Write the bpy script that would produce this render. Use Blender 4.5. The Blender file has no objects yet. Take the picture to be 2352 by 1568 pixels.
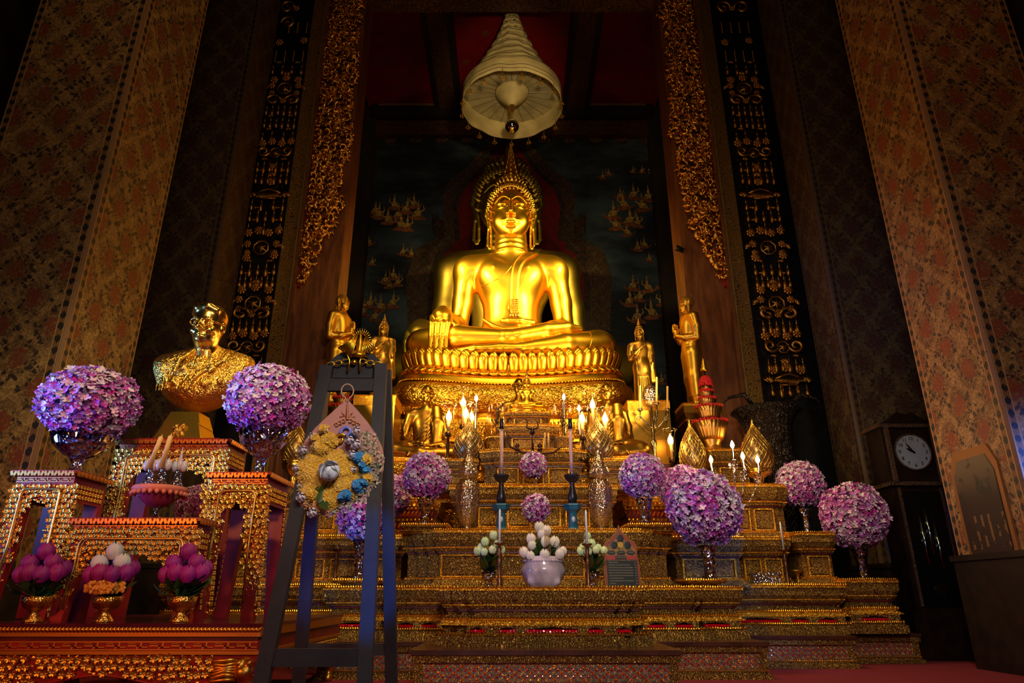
import bpy, math, random
import numpy as np
from mathutils import Vector, Matrix, Euler

R = random.Random(7)
PI = math.pi
C = bpy.context.scene.collection

# ------------------------------------------------------------------ camera
TH = math.atan(1550 / 4114)            # upward pitch of the lens
F = 1550.0                             # focal length in pixels of the 2352 wide frame
EYE = 0.6
cam_d = bpy.data.cameras.new('camera')
cam_d.sensor_width = 36.0
cam_d.lens = 36.0 * F / 2352
cam_d.clip_end = 100
cam = bpy.data.objects.new('camera', cam_d)
cam.location = (0, 0, EYE)
cam.rotation_euler = (PI / 2 + TH, 0, 0)
C.objects.link(cam)
bpy.context.scene.camera = cam

# ------------------------------------------------------------------ world, light, exposure
SC = bpy.context.scene
SC.view_settings.view_transform = 'Standard'
SC.view_settings.look = 'None'
SC.view_settings.gamma = 1
SC.view_settings.exposure = 0.0
SC.view_settings.use_curve_mapping = False
SC.cycles.use_denoising = True
SC.cycles.max_bounces = 8
SC.cycles.diffuse_bounces = 2
SC.cycles.glossy_bounces = 4
SC.cycles.transmission_bounces = 6
SC.cycles.transparent_max_bounces = 8
SC.cycles.caustics_reflective = False
SC.cycles.caustics_refractive = False
SC.cycles.sample_clamp_indirect = 3.0
wd = bpy.data.worlds.new('dim_hall')
wd.use_nodes = True
wd.node_tree.nodes['Background'].inputs[0].default_value = (0.02, 0.016, 0.014, 1)
wd.node_tree.nodes['Background'].inputs[1].default_value = 0.25
SC.world = wd


def lamp(name, kind, loc, aim, energy, color, size=0.3, size_y=None, spot=60, blend=0.6, spread=180):
    d = bpy.data.lights.new(name, kind)
    d.energy = energy
    d.color = color
    if kind == 'AREA':
        d.shape = 'RECTANGLE' if size_y else 'SQUARE'
        d.size = size
        if size_y:
            d.size_y = size_y
        d.spread = math.radians(spread)
    else:
        d.shadow_soft_size = size
    if kind == 'SPOT':
        d.spot_size = math.radians(spot)
        d.spot_blend = blend
    o = bpy.data.objects.new(name, d)
    o.location = loc
    if aim is not None:
        o.rotation_euler = (Vector(aim) - Vector(loc)).to_track_quat('-Z', 'Z').to_euler()
    C.objects.link(o)
    return o


WARM = (1.0, 0.72, 0.28)
# flood lamps of the altar, standing left and right in front of the image
lamp('altar_flood_light', 'AREA', (-2.25, 7.8, 6.1), (-0.1, 10.1, 5.3), 82, WARM, 0.14, 1.9, spread=70)
lamp('altar_flood_light', 'AREA', (2.25, 7.8, 6.1), (0.1, 10.1, 5.3), 82, WARM, 0.14, 1.9, spread=70)
lamp('pedestal_light', 'AREA', (-1.9, 7.3, 3.0), (-0.1, 10.1, 4.2), 22, WARM, 0.15, 0.8, spread=80)
lamp('pedestal_light', 'AREA', (1.9, 7.3, 3.0), (0.1, 10.1, 4.2), 22, WARM, 0.15, 0.8, spread=80)
# assumed soft warm lamps of the nave, unseen, high behind the visitor
lamp('assumed_nave_light', 'AREA', (0.0, 0.5, 7.5), (0.2, 8.5, 3.0), 68, (1.0, 0.62, 0.3), 3.0, 1.2)
lamp('assumed_nave_spot_left', 'SPOT', (-1.2, 1.5, 4.6), (-2.5, 5.0, 2.2), 330, (1.0, 0.76, 0.42), 0.25, spot=44)
lamp('assumed_nave_spot_right', 'SPOT', (1.2, 1.5, 5.6), (1.9, 7.0, 1.4), 260, (1.0, 0.78, 0.5), 0.3, spot=50)
# assumed daylight from unmodelled doors, and an assumed orange lamp low on the left
lamp('assumed_left_daylight', 'AREA', (-5.6, 3.2, 1.5), (-2.95, 4.6, 1.75), 24, (0.10, 0.28, 1.0), 0.8, 1.0, spread=36)  # assumed blue daylight, an unseen lamp inside the hall with no door built
lamp('assumed_right_daylight', 'AREA', (6.3, 4.4, 1.6), (3.5, 7.1, 1.2), 70, (0.10, 0.22, 1.0), 0.8, 1.2, spread=36)  # unseen blue lamp for assumed daylight from the right, no opening there
lamp('assumed_front_daylight', 'AREA', (-0.4, -2.4, 1.6), (0.0, 5.0, 0.8), 16, (0.5, 0.62, 1.0), 1.8, 2.2)  # unseen cool lamp before a closed wall, the front door is only assumed
lamp('added_ledge_fill', 'AREA', (0.1, 5.6, 6.6), (0.2, 7.2, 0.8), 55, (1.0, 0.66, 0.26), 1.6, 0.5, spread=100)  # added fill from overhead, makes the tops and ledges of the altar glow
lamp('assumed_umbrella_spot', 'SPOT', (0.6, 2.6, 4.2), (0.0, 9.6, 9.35), 1000, (1.0, 0.8, 0.42), 0.25, spot=17)  # unseen spot, assumed source of the light on the umbrella front
lamp('added_front_fill', 'AREA', (0.6, 0.6, 3.0), (0.5, 6.0, 1.0), 40, (1.0, 0.86, 0.72), 0.8, 0.5, spread=110)  # added frontal fill that lifts the flower balls and lower altar
lamp('added_wreath_fill', 'SPOT', (-0.4, 0.2, 2.8), (-0.9, 3.3, 1.22), 105, (1.0, 0.85, 0.66), 0.15, spot=15)  # unseen spot added to brighten the wreath and easel
lamp('added_bust_fill', 'SPOT', (-1.7, 2.2, 3.4), (-2.5, 5.05, 2.35), 150, (1.0, 0.78, 0.4), 0.2, spot=17)  # extra spot, put in only to make the bust brighter and warmer
lamp('assumed_blue_beam', 'SPOT', (0.5, 0.4, 0.5), (-0.66, 3.28, 0.70), 650, (0.01, 0.16, 1.0), 0.02, spot=12, blend=0.6)  # unseen spot, assumed source of the blue light on the easel leg
lamp('assumed_orange_lamp', 'SPOT', (-3.2, 1.2, 1.5), (-2.4, 4.2, 0.6), 110, (1.0, 0.24, 0.04), 0.12, spot=75)  # unseen lamp, assumed from the orange light on the low table


def at(px, py, D):
    """Real place of a point seen at (px, py) in the photograph and standing at ground distance D."""
    e = TH - math.atan((py - 784) / F)
    z = D * math.tan(e)
    zc = D * math.cos(TH) + z * math.sin(TH)
    return ((px - 1176) * zc / F, D, z + EYE)


# ------------------------------------------------------------------ objects
def tag(o, label=None, cat=None, group=None, kind=None):
    if label: o['label'] = label
    if cat: o['category'] = cat
    if group: o['group'] = group
    if kind: o['kind'] = kind
    return o


def thing(name, label, cat, loc=(0, 0, 0), rz=0, group=None, kind=None):
    o = bpy.data.objects.new(name, None)
    o.empty_display_size = 0.1
    o.location = loc
    o.rotation_euler = (0, 0, rz)
    C.objects.link(o)
    return tag(o, label, cat, group, kind)


def link_mesh(name, me, parent=None):
    o = bpy.data.objects.new(name, me)
    if parent: o.parent = parent
    C.objects.link(o)
    return o


def copy_tree(o, parent=None):
    c = o.copy()
    C.objects.link(c)
    c.parent = parent
    for ch in list(o.children):
        copy_tree(ch, c)
    return c


def dup(o, loc, rz=None, scale=None, label=None, group=None):
    c = copy_tree(o)
    c.location = loc
    if rz is not None: c.rotation_euler = (0, 0, rz)
    if scale is not None:
        c.scale = (scale,) * 3 if isinstance(scale, (int, float)) else scale
    if label: c['label'] = label
    if group: c['group'] = group
    return c


def xf(loc=(0, 0, 0), rot=(0, 0, 0), sc=(1, 1, 1)):
    if isinstance(sc, (int, float)): sc = (sc,) * 3
    return Matrix.LocRotScale(Vector(loc), Euler(rot), Vector(sc))


def along(a, b):
    """matrix that puts the z axis from a to b"""
    a, b = Vector(a), Vector(b)
    return Matrix.Translation(a) @ (b - a).to_track_quat('Z', 'Y').to_matrix().to_4x4()


class MB:
    def __init__(s):
        s.v = []; s.f = []; s.n = 0; s.col = []

    def add(s, v, f, m=None, col=None):
        v = np.asarray(v, dtype=float)
        if m is not None:
            m = np.array(m)
            v = v @ m[:3, :3].T + m[:3, 3]
        if isinstance(f, np.ndarray):
            f = f.tolist()
        s.v.append(v)
        n = s.n
        s.f.extend([[i + n for i in q] for q in f])
        s.n += len(v)
        if col is not None:
            s.col.append((n, s.n, col))
        return s

    def box(s, c, d, rot=None, m=None, taper=1.0, col=None):
        x, y, z = d[0] / 2, d[1] / 2, d[2] / 2
        t = taper
        v = [(-x, -y, -z), (x, -y, -z), (x, y, -z), (-x, y, -z), (-x * t, -y * t, z), (x * t, -y * t, z), (x * t, y * t, z), (-x * t, y * t, z)]
        f = [(0, 3, 2, 1), (4, 5, 6, 7), (0, 1, 5, 4), (1, 2, 6, 5), (2, 3, 7, 6), (3, 0, 4, 7)]
        mm = xf(c, rot or (0, 0, 0))
        if m is not None: mm = m @ mm
        return s.add(v, f, mm, col)

    def boxx(s, x0, x1, y0, y1, z0, z1):
        return s.box(((x0 + x1) / 2, (y0 + y1) / 2, (z0 + z1) / 2), (abs(x1 - x0), abs(y1 - y0), abs(z1 - z0)))

    def lathe(s, prof, seg=24, m=None, flute=0, fl=0.0, sq=(1, 1), cap=True, col=None, twist=0.0):
        v = []; f = []
        n = len(prof)
        for i, (r, z) in enumerate(prof):
            for k in range(seg):
                a = 2 * PI * k / seg + twist * i
                rr = r * (1 + fl * math.cos(flute * a)) if flute else r
                v.append((rr * math.cos(a) * sq[0], rr * math.sin(a) * sq[1], z))
        for i in range(n - 1):
            for k in range(seg):
                k2 = (k + 1) % seg
                f.append((i * seg + k, i * seg + k2, (i + 1) * seg + k2, (i + 1) * seg + k))
        if cap:
            if prof[0][0] > 1e-5: f.append(tuple(range(seg - 1, -1, -1)))
            if prof[-1][0] > 1e-5: f.append(tuple((n - 1) * seg + k for k in range(seg)))
        return s.add(v, f, m, col)

    def ball(s, c, r, seg=12, rings=8, m=None, col=None):
        if isinstance(r, (int, float)): r = (r, r, r)
        prof = [(math.sin(PI * i / rings), -math.cos(PI * i / rings)) for i in range(rings + 1)]
        prof[0] = (0.001, -1); prof[-1] = (0.001, 1)
        mm = xf(c, (0, 0, 0), r)
        if m is not None: mm = m @ mm
        return s.lathe(prof, seg, mm, cap=False, col=col)

    def tube(s, pts, rad, seg=8, cap=True, m=None, sq=None, closed=False, col=None):
        pts = [Vector(p) for p in pts]
        n = len(pts)
        if isinstance(rad, (int, float)): rad = [rad] * n
        v = []; f = []
        up = None
        for i, p in enumerate(pts):
            if closed:
                d = pts[(i + 1) % n] - pts[i - 1]
            else:
                d = pts[min(i + 1, n - 1)] - pts[max(i - 1, 0)]
            if d.length < 1e-9: d = Vector((0, 0, 1))
            d.normalize()
            if up is None:
                up = Vector((0, 0, 1)) if abs(d.z) < 0.9 else Vector((0, 1, 0))
            a = d.cross(up)
            if a.length < 1e-4: a = d.cross(Vector((1, 0, 0)))
            a.normalize()
            b = a.cross(d).normalized()
            up = b
            for k in range(seg):
                t = 2 * PI * k / seg
                ca, sb = math.cos(t), math.sin(t)
                if sq: ca *= sq[0]; sb *= sq[1]
                q = p + a * (ca * rad[i]) + b * (sb * rad[i])
                v.append(tuple(q))
        m_ = n if closed else n - 1
        for i in range(m_):
            j = (i + 1) % n
            for k in range(seg):
                k2 = (k + 1) % seg
                f.append((i * seg + k, i * seg + k2, j * seg + k2, j * seg + k))
        if cap and not closed:
            f.append(tuple(range(seg - 1, -1, -1)))
            f.append(tuple((n - 1) * seg + k for k in range(seg)))
        return s.add(v, f, m, col)

    def prism(s, poly, y0, y1, m=None, col=None):
        """outline in x,z given as list, extruded from y0 to y1"""
        n = len(poly)
        v = [(p[0], y0, p[1]) for p in poly] + [(p[0], y1, p[1]) for p in poly]
        f = [tuple(range(n)), tuple(range(2 * n - 1, n - 1, -1))]
        for i in range(n):
            j = (i + 1) % n
            f.append((i, i + n, j + n, j))
        return s.add(v, f, m, col)

    def build(s, name, mat, parent=None, smooth=False, loc=None, label=None, kind=None, angle=None):
        me = bpy.data.meshes.new(name)
        v = np.concatenate(s.v) if s.v else np.zeros((0, 3))
        me.from_pydata(v.tolist(), [], s.f)
        me.materials.append(mat)
        if smooth:
            me.polygons.foreach_set('use_smooth', [True] * len(me.polygons))
            if angle:
                me.set_sharp_from_angle(angle=math.radians(angle))
        if s.col:
            ca = me.attributes.new('tint', 'FLOAT_COLOR', 'POINT')
            arr = np.ones((len(v), 4), dtype=np.float32)
            for a, b, c in s.col:
                arr[a:b, :3] = c
            ca.data.foreach_set('color', arr.ravel())
        me.update()
        o = link_mesh(name, me, parent)
        if loc: o.location = loc
        return tag(o, label=label, kind=kind)


# ------------------------------------------------------------------ node materials
class V:
    def __init__(s, nt, k): s.nt, s.k = nt, k
    def _m(s, op, b=None, c=None, rev=False):
        n = s.nt.nodes.new('ShaderNodeMath'); n.operation = op
        xs = [s, b, c]
        if rev: xs[0], xs[1] = xs[1], xs[0]
        for i, x in enumerate(xs):
            if x is None: continue
            if isinstance(x, V): s.nt.links.new(x.k, n.inputs[i])
            else: n.inputs[i].default_value = x
        return V(s.nt, n.outputs[0])
    def __add__(s, o): return s._m('ADD', o)
    __radd__ = __add__
    def __sub__(s, o): return s._m('SUBTRACT', o)
    def __rsub__(s, o): return s._m('SUBTRACT', o, rev=True)
    def __mul__(s, o): return s._m('MULTIPLY', o)
    __rmul__ = __mul__
    def __truediv__(s, o): return s._m('DIVIDE', o)
    def abs(s): return s._m('ABSOLUTE')
    def sin(s): return s._m('SINE')
    def cos(s): return s._m('COSINE')
    def frac(s): return s._m('FRACT')
    def floor(s): return s._m('FLOOR')
    def min(s, o): return s._m('MINIMUM', o)
    def max(s, o): return s._m('MAXIMUM', o)
    def gt(s, o): return s._m('GREATER_THAN', o)
    def lt(s, o): return s._m('LESS_THAN', o)
    def step(s, a, b):
        n = s.nt.nodes.new('ShaderNodeMapRange'); n.interpolation_type = 'SMOOTHSTEP'
        s.nt.links.new(s.k, n.inputs[0])
        n.inputs[1].default_value = a; n.inputs[2].default_value = b
        n.inputs[3].default_value = 0; n.inputs[4].default_value = 1
        if a > b:
            n.inputs[1].default_value = b; n.inputs[2].default_value = a
            n.inputs[3].default_value = 1; n.inputs[4].default_value = 0
        return V(s.nt, n.outputs[0])


class Mat:
    def __init__(s, name, rough=0.5, metal=0.0, color=(0.5, 0.5, 0.5)):
        s.m = bpy.data.materials.new(name); s.m.use_nodes = True
        s.nt = s.m.node_tree
        s.b = s.nt.nodes['Principled BSDF']
        s.set('Roughness', rough); s.set('Metallic', metal); s.color(color)
        s._tc = None; s._xyz = None

    def set(s, k, v):
        i = s.b.inputs[k]
        if isinstance(v, V): s.nt.links.new(v.k, i)
        elif hasattr(v, 'is_output'): s.nt.links.new(v, i)
        else: i.default_value = v
        return s

    def color(s, c):
        if isinstance(c, tuple):
            s.b.inputs['Base Color'].default_value = (*c, 1)
        else:
            s.nt.links.new(c, s.b.inputs['Base Color'])
        return s

    def tc(s, kind='Object'):
        n = s.nt.nodes.new('ShaderNodeTexCoord')
        return n.outputs[kind]

    def xyz(s, kind='Object'):
        if s._xyz is None:
            n = s.nt.nodes.new('ShaderNodeSeparateXYZ')
            s.nt.links.new(s.tc(kind), n.inputs[0])
            s._xyz = tuple(V(s.nt, n.outputs[i]) for i in range(3))
        return s._xyz

    def comb(s, x, y, z):
        n = s.nt.nodes.new('ShaderNodeCombineXYZ')
        for i, q in enumerate((x, y, z)):
            if isinstance(q, V): s.nt.links.new(q.k, n.inputs[i])
            else: n.inputs[i].default_value = q
        return n.outputs[0]

    def noise(s, scale, detail=3, vec=None, rough=0.5, dist=0.0, out=0):
        n = s.nt.nodes.new('ShaderNodeTexNoise')
        n.inputs['Scale'].default_value = scale; n.inputs['Detail'].default_value = detail
        n.inputs['Roughness'].default_value = rough; n.inputs['Distortion'].default_value = dist
        s.nt.links.new(vec if vec is not None else s.tc(), n.inputs['Vector'])
        return V(s.nt, n.outputs[out])

    def vor(s, scale, vec=None, feature='F1', rnd=1.0, out=0):
        n = s.nt.nodes.new('ShaderNodeTexVoronoi'); n.feature = feature
        n.inputs['Scale'].default_value = scale
        if 'Randomness' in n.inputs: n.inputs['Randomness'].default_value = rnd
        s.nt.links.new(vec if vec is not None else s.tc(), n.inputs['Vector'])
        return V(s.nt, n.outputs[out])

    def mix(s, f, a, b):
        n = s.nt.nodes.new('ShaderNodeMix'); n.data_type = 'RGBA'
        if isinstance(f, V): s.nt.links.new(f.k, n.inputs['Factor'])
        else: n.inputs['Factor'].default_value = f
        for k, q in ((6, a), (7, b)):
            if isinstance(q, tuple): n.inputs[k].default_value = (*q, 1)
            else: s.nt.links.new(q, n.inputs[k])
        return n.outputs[2]

    def bump(s, h, strength=0.5, dist=0.01):
        n = s.nt.nodes.new('ShaderNodeBump')
        n.inputs['Strength'].default_value = strength; n.inputs['Distance'].default_value = dist
        s.nt.links.new(h.k, n.inputs['Height'])
        s.nt.links.new(n.outputs[0], s.b.inputs['Normal'])
        return s

    def attr(s, name='tint'):
        n = s.nt.nodes.new('ShaderNodeAttribute'); n.attribute_name = name
        return n.outputs['Color']


def plain(name, c, rough=0.5, metal=0.0, nz=0.12, scale=8.0, bump=0.0, bs=40.0):
    m = Mat(name, rough, metal)
    n = m.noise(scale, 4)
    d = tuple(max(0, q * (1 - nz)) for q in c); l = tuple(min(1, q * (1 + nz)) for q in c)
    m.color(m.mix(n.step(0.3, 0.7), d, l))
    if bump: m.bump(m.noise(bs, 3), bump, 0.01)
    return m.m


def gold(name, c=(0.95, 0.53, 0.06), rough=0.28, nz=0.05, blot=0.0, blotc=(0.4, 0.25, 0.03), fil=0.0, fs=14.0, ground=None, metal=1.0):
    """gold leaf; fil > 0 gives chased scroll work with a coloured ground in the recesses"""
    m = Mat(name, rough, metal)
    n = m.noise(1.6, 5)
    m.set('Roughness', n * (nz * 4) + (rough - nz * 2))
    col = m.mix(n.step(0.35, 0.7), c, (c[0] * 0.92, c[1] * 0.86, c[2] * 0.8))
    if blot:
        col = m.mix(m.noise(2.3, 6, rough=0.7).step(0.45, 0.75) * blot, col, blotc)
    if fil:
        warp = m.nt.nodes.new('ShaderNodeVectorMath'); warp.operation = 'MULTIPLY_ADD'
        nn = m.nt.nodes.new('ShaderNodeTexNoise'); nn.inputs['Scale'].default_value = fs * 0.55; nn.inputs['Detail'].default_value = 1
        m.nt.links.new(m.tc(), nn.inputs['Vector'])
        m.nt.links.new(nn.outputs['Color'], warp.inputs[0])
        warp.inputs[1].default_value = (1.6 / fs,) * 3
        m.nt.links.new(m.tc(), warp.inputs[2])
        a = m.vor(fs, warp.outputs[0], 'DISTANCE_TO_EDGE')
        b = m.vor(fs, warp.outputs[0], 'F1')
        h = a.step(0.0, 0.12) * 0.6 + (b * 22.0).sin() * 0.28 + m.noise(fs * 3, 2) * 0.25
        m.bump(h, fil, 0.35 / fs)
        if ground:
            col = m.mix(a.step(0.12, 0.04), col, ground)
            m.set('Metallic', a.step(0.03, 0.08) * metal)
    m.color(col)
    return m.m


def emit(name, c, s):
    m = Mat(name, 0.5)
    m.set('Emission Color', (*c, 1)); m.set('Emission Strength', s); m.color(c)
    return m.m


def glass(name, c=(1, 1, 1), rough=0.03, alpha=0.22, bump=0.0, bs=60, ior=1.5):
    """thin clear glass: mostly lets light through, keeps its bright reflections"""
    m = bpy.data.materials.new(name); m.use_nodes = True
    nt = m.node_tree; nt.nodes.clear()
    out = nt.nodes.new('ShaderNodeOutputMaterial')
    tr = nt.nodes.new('ShaderNodeBsdfTransparent'); tr.inputs[0].default_value = (*c, 1)
    gl = nt.nodes.new('ShaderNodeBsdfGlossy'); gl.inputs['Roughness'].default_value = rough
    gl.inputs[0].default_value = (*c, 1)
    fr = nt.nodes.new('ShaderNodeFresnel'); fr.inputs[0].default_value = ior
    ad = nt.nodes.new('ShaderNodeMath'); ad.operation = 'ADD'; ad.inputs[1].default_value = alpha; ad.use_clamp = True
    mx = nt.nodes.new('ShaderNodeMixShader')
    nt.links.new(fr.outputs[0], ad.inputs[0]); nt.links.new(ad.outputs[0], mx.inputs[0])
    nt.links.new(tr.outputs[0], mx.inputs[1]); nt.links.new(gl.outputs[0], mx.inputs[2])
    nt.links.new(mx.outputs[0], out.inputs[0])
    if bump:
        v = nt.nodes.new('ShaderNodeTexVoronoi'); v.inputs['Scale'].default_value = bs
        tc = nt.nodes.new('ShaderNodeTexCoord'); nt.links.new(tc.outputs['Object'], v.inputs['Vector'])
        b = nt.nodes.new('ShaderNodeBump'); b.inputs['Strength'].default_value = bump; b.inputs['Distance'].default_value = 0.02
        nt.links.new(v.outputs[0], b.inputs['Height'])
        nt.links.new(b.outputs[0], gl.inputs['Normal']); nt.links.new(b.outputs[0], fr.inputs['Normal'])
    return m


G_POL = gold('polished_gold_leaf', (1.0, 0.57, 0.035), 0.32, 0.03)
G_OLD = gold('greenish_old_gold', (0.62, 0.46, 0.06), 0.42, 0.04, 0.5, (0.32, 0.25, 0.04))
G_BRZ = gold('dark_bronze_gold', (0.36, 0.19, 0.025), 0.34, 0.04, 0.5, (0.13, 0.06, 0.012))
G_CHS = gold('chased_gold', (0.85, 0.46, 0.05), 0.34, 0.03, fil=0.55, fs=15)
G_FIL = gold('gilded_filigree', (0.54, 0.35, 0.08), 0.42, 0.04, 0.5, (0.42, 0.27, 0.06), fil=0.9, fs=52, ground=(0.085, 0.028, 0.009))
G_EDGE = gold('gilded_edge', (0.95, 0.5, 0.05), 0.36, 0.04, 0.5, (0.4, 0.2, 0.03), fil=0.6, fs=50)
G_BUST = gold('mirror_gold', (1.0, 0.62, 0.12), 0.22, 0.02)
G_COAT = gold('brocaded_mirror_gold', (1.0, 0.60, 0.10), 0.24, 0.02, fil=.5, fs=60)
G_CARV = gold('carved_gold', (0.85, 0.46, 0.07), 0.33, 0.04, 0.5, (0.35, 0.14, 0.03), fil=0.5, fs=26)
RED_LAC = plain('red_lacquer', (0.30, 0.012, 0.012), 0.35, nz=0.25)
DARK_RED = plain('maroon_lacquer', (0.10, 0.008, 0.01), 0.4, nz=0.25)
BLACK = plain('black_lacquer', (0.006, 0.006, 0.007), 0.3, nz=0.3)
WOOD_D = plain('dark_stained_wood', (0.014, 0.010, 0.014), 0.65, nz=0.3, bump=0.1)
WAX_Y = plain('yellow_candle_wax', (0.75, 0.42, 0.1), 0.5)
WAX_W = plain('white_candle_wax', (0.85, 0.82, 0.85), 0.45, nz=0.03)
BRONZE = plain('brown_bronze', (0.18, 0.07, 0.03), 0.35, 0.8)
GREEN = plain('dark_leaf_green', (0.015, 0.05, 0.012), 0.45, nz=0.4, scale=30)
GLASS = glass('clear_crystal', (0.97, 0.93, 0.92), 0.04, 0.12, 0.5, 45)
GLASS_T = glass('thin_clear_glass', (0.98, 0.95, 0.9), 0.02, 0.03)
WHITE_CER = plain('white_ceramic', (0.6, 0.6, 0.68), 0.2, nz=0.05)


def drape(o, xz, lift=.0, step=.02):
    """walk a curve given in x,z and lay it on the front of object o (local space)"""
    from mathutils.bvhtree import BVHTree
    if 'bvh' not in DR or DR['o'] is not o:
        me = o.data
        DR['bvh'] = BVHTree.FromPolygons([v.co[:] for v in me.vertices], [p.vertices[:] for p in me.polygons]); DR['o'] = o
    out = []
    for (xa, za), (xb, zb) in zip(xz[:-1], xz[1:]):
        n = max(1, int(math.hypot(xb - xa, zb - za) / step))
        for k in range(n):
            t = k / n
            x_, z_ = xa + (xb - xa) * t, za + (zb - za) * t
            hit = DR['bvh'].ray_cast(Vector((x_, -5, z_)), Vector((0, 1, 0)))
            if hit[0] is not None: out.append(hit[0] + hit[1] * lift)
    return out


DR = {}


def smooth_pts(p, it=3):
    for _ in range(it):
        p = [p[0]] + [(p[i - 1] + p[i] * 2 + p[i + 1]) / 4 for i in range(1, len(p) - 1)] + [p[-1]]
    return p


# ------------------------------------------------------------------ sculpting with distance fields
def smin(a, b, k):
    if k <= 0: return np.minimum(a, b)
    h = np.maximum(k - np.abs(a - b), 0) / k
    return np.minimum(a, b) - h * h * k * 0.25


class Sculpt:
    def __init__(s): s.ops = []

    def ell(s, c, r, k=0.05, rot=None, sub=False):
        if isinstance(r, (int, float)): r = (r, r, r)
        c = np.array(c, float); r = np.array(r, float)
        M = np.array(Euler(rot).to_matrix()).T if rot else None
        e = float(r.max())
        s.ops.append(('e', c - e, c + e, (c, r, M), k, sub)); return s

    def cap(s, a, b, ra, rb=None, k=0.05, sub=False, st=(1, 1, 1)):
        rb = ra if rb is None else rb
        a = np.array(a, float); b = np.array(b, float); st = np.array(st, float)
        e = max(ra, rb) * float(max(st.max(), 1))
        s.ops.append(('c', np.minimum(a, b) - e, np.maximum(a, b) + e, (a, b, ra, rb, st), k, sub)); return s

    def path(s, pts, rad, k=0.05, sub=False, st=(1, 1, 1), k2=None):
        for i in range(len(pts) - 1):
            ra = rad[i] if not isinstance(rad, (int, float)) else rad
            rb = rad[i + 1] if not isinstance(rad, (int, float)) else rad
            s.cap(pts[i], pts[i + 1], ra, rb, k, sub, st)
        return s

    def clip(s, c, r):
        s.ops.append(('i', None, None, (np.array(c, float), np.array(r, float)), 0, False)); return s

    def layer(s, t, fn):
        s.ops.append(('l', None, None, (t, fn), 0, False)); return s

    def mesh(s, res):
        lo = np.min([o[1] for o in s.ops if o[0] not in 'li' and not o[5]], axis=0) - 4 * res
        hi = np.max([o[2] for o in s.ops if o[0] not in 'li' and not o[5]], axis=0) + 4 * res
        n = np.ceil((hi - lo) / res).astype(int) + 1
        ax = [lo[i] + res * np.arange(n[i]) for i in range(3)]
        d = np.full(tuple(n), 1e3, dtype=np.float32)
        for kind, a, b, p, k, sub in s.ops:
            if kind == 'l':
                X, Y, Z = np.meshgrid(*ax, indexing='ij', sparse=True)
                t, fn = p
                d = np.minimum(d, np.maximum(d - t, fn(X, Y, Z)).astype(np.float32))
                continue
            if kind == 'i':
                X, Y, Z = np.meshgrid(*ax, indexing='ij')
                q = np.stack([X, Y, Z], -1) - p[0]
                k0 = np.sqrt(((q / p[1]) ** 2).sum(-1)); k1 = np.sqrt(((q / (p[1] ** 2)) ** 2).sum(-1)) + 1e-9
                d = -smin(-d, -(k0 * (k0 - 1) / k1).astype(np.float32), .015)
                continue
            mg = k + 4 * res
            i0 = np.clip(np.floor((a - mg - lo) / res).astype(int), 0, n - 1)
            i1 = np.clip(np.ceil((b + mg - lo) / res).astype(int) + 1, 1, n)
            if (i1 <= i0).any(): continue
            sl = tuple(slice(i0[q], i1[q]) for q in range(3))
            X, Y, Z = np.meshgrid(*[ax[q][sl[q]] for q in range(3)], indexing='ij')
            P = np.stack([X, Y, Z], -1)
            if kind == 'e':
                c, r, M = p
                q = P - c
                if M is not None: q = q @ M.T
                k0 = np.sqrt(((q / r) ** 2).sum(-1)); k1 = np.sqrt(((q / (r * r)) ** 2).sum(-1)) + 1e-9
                v = k0 * (k0 - 1) / k1
                v = np.where(k0 < 1e-3, -r.min(), v)
            else:
                A, B, ra, rb, st = p
                q = (P - A) / st; ba = (B - A) / st
                t = np.clip((q @ ba) / max(float(ba @ ba), 1e-9), 0, 1)
                v = (np.sqrt(((q - t[..., None] * ba) ** 2).sum(-1)) - (ra + (rb - ra) * t)) * min(1.0, float(st.min()))
            cur = d[sl]
            if sub: d[sl] = -smin(-cur, v, k)
            else: d[sl] = smin(cur, v, k)
        return nets(d, lo, res)


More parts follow.
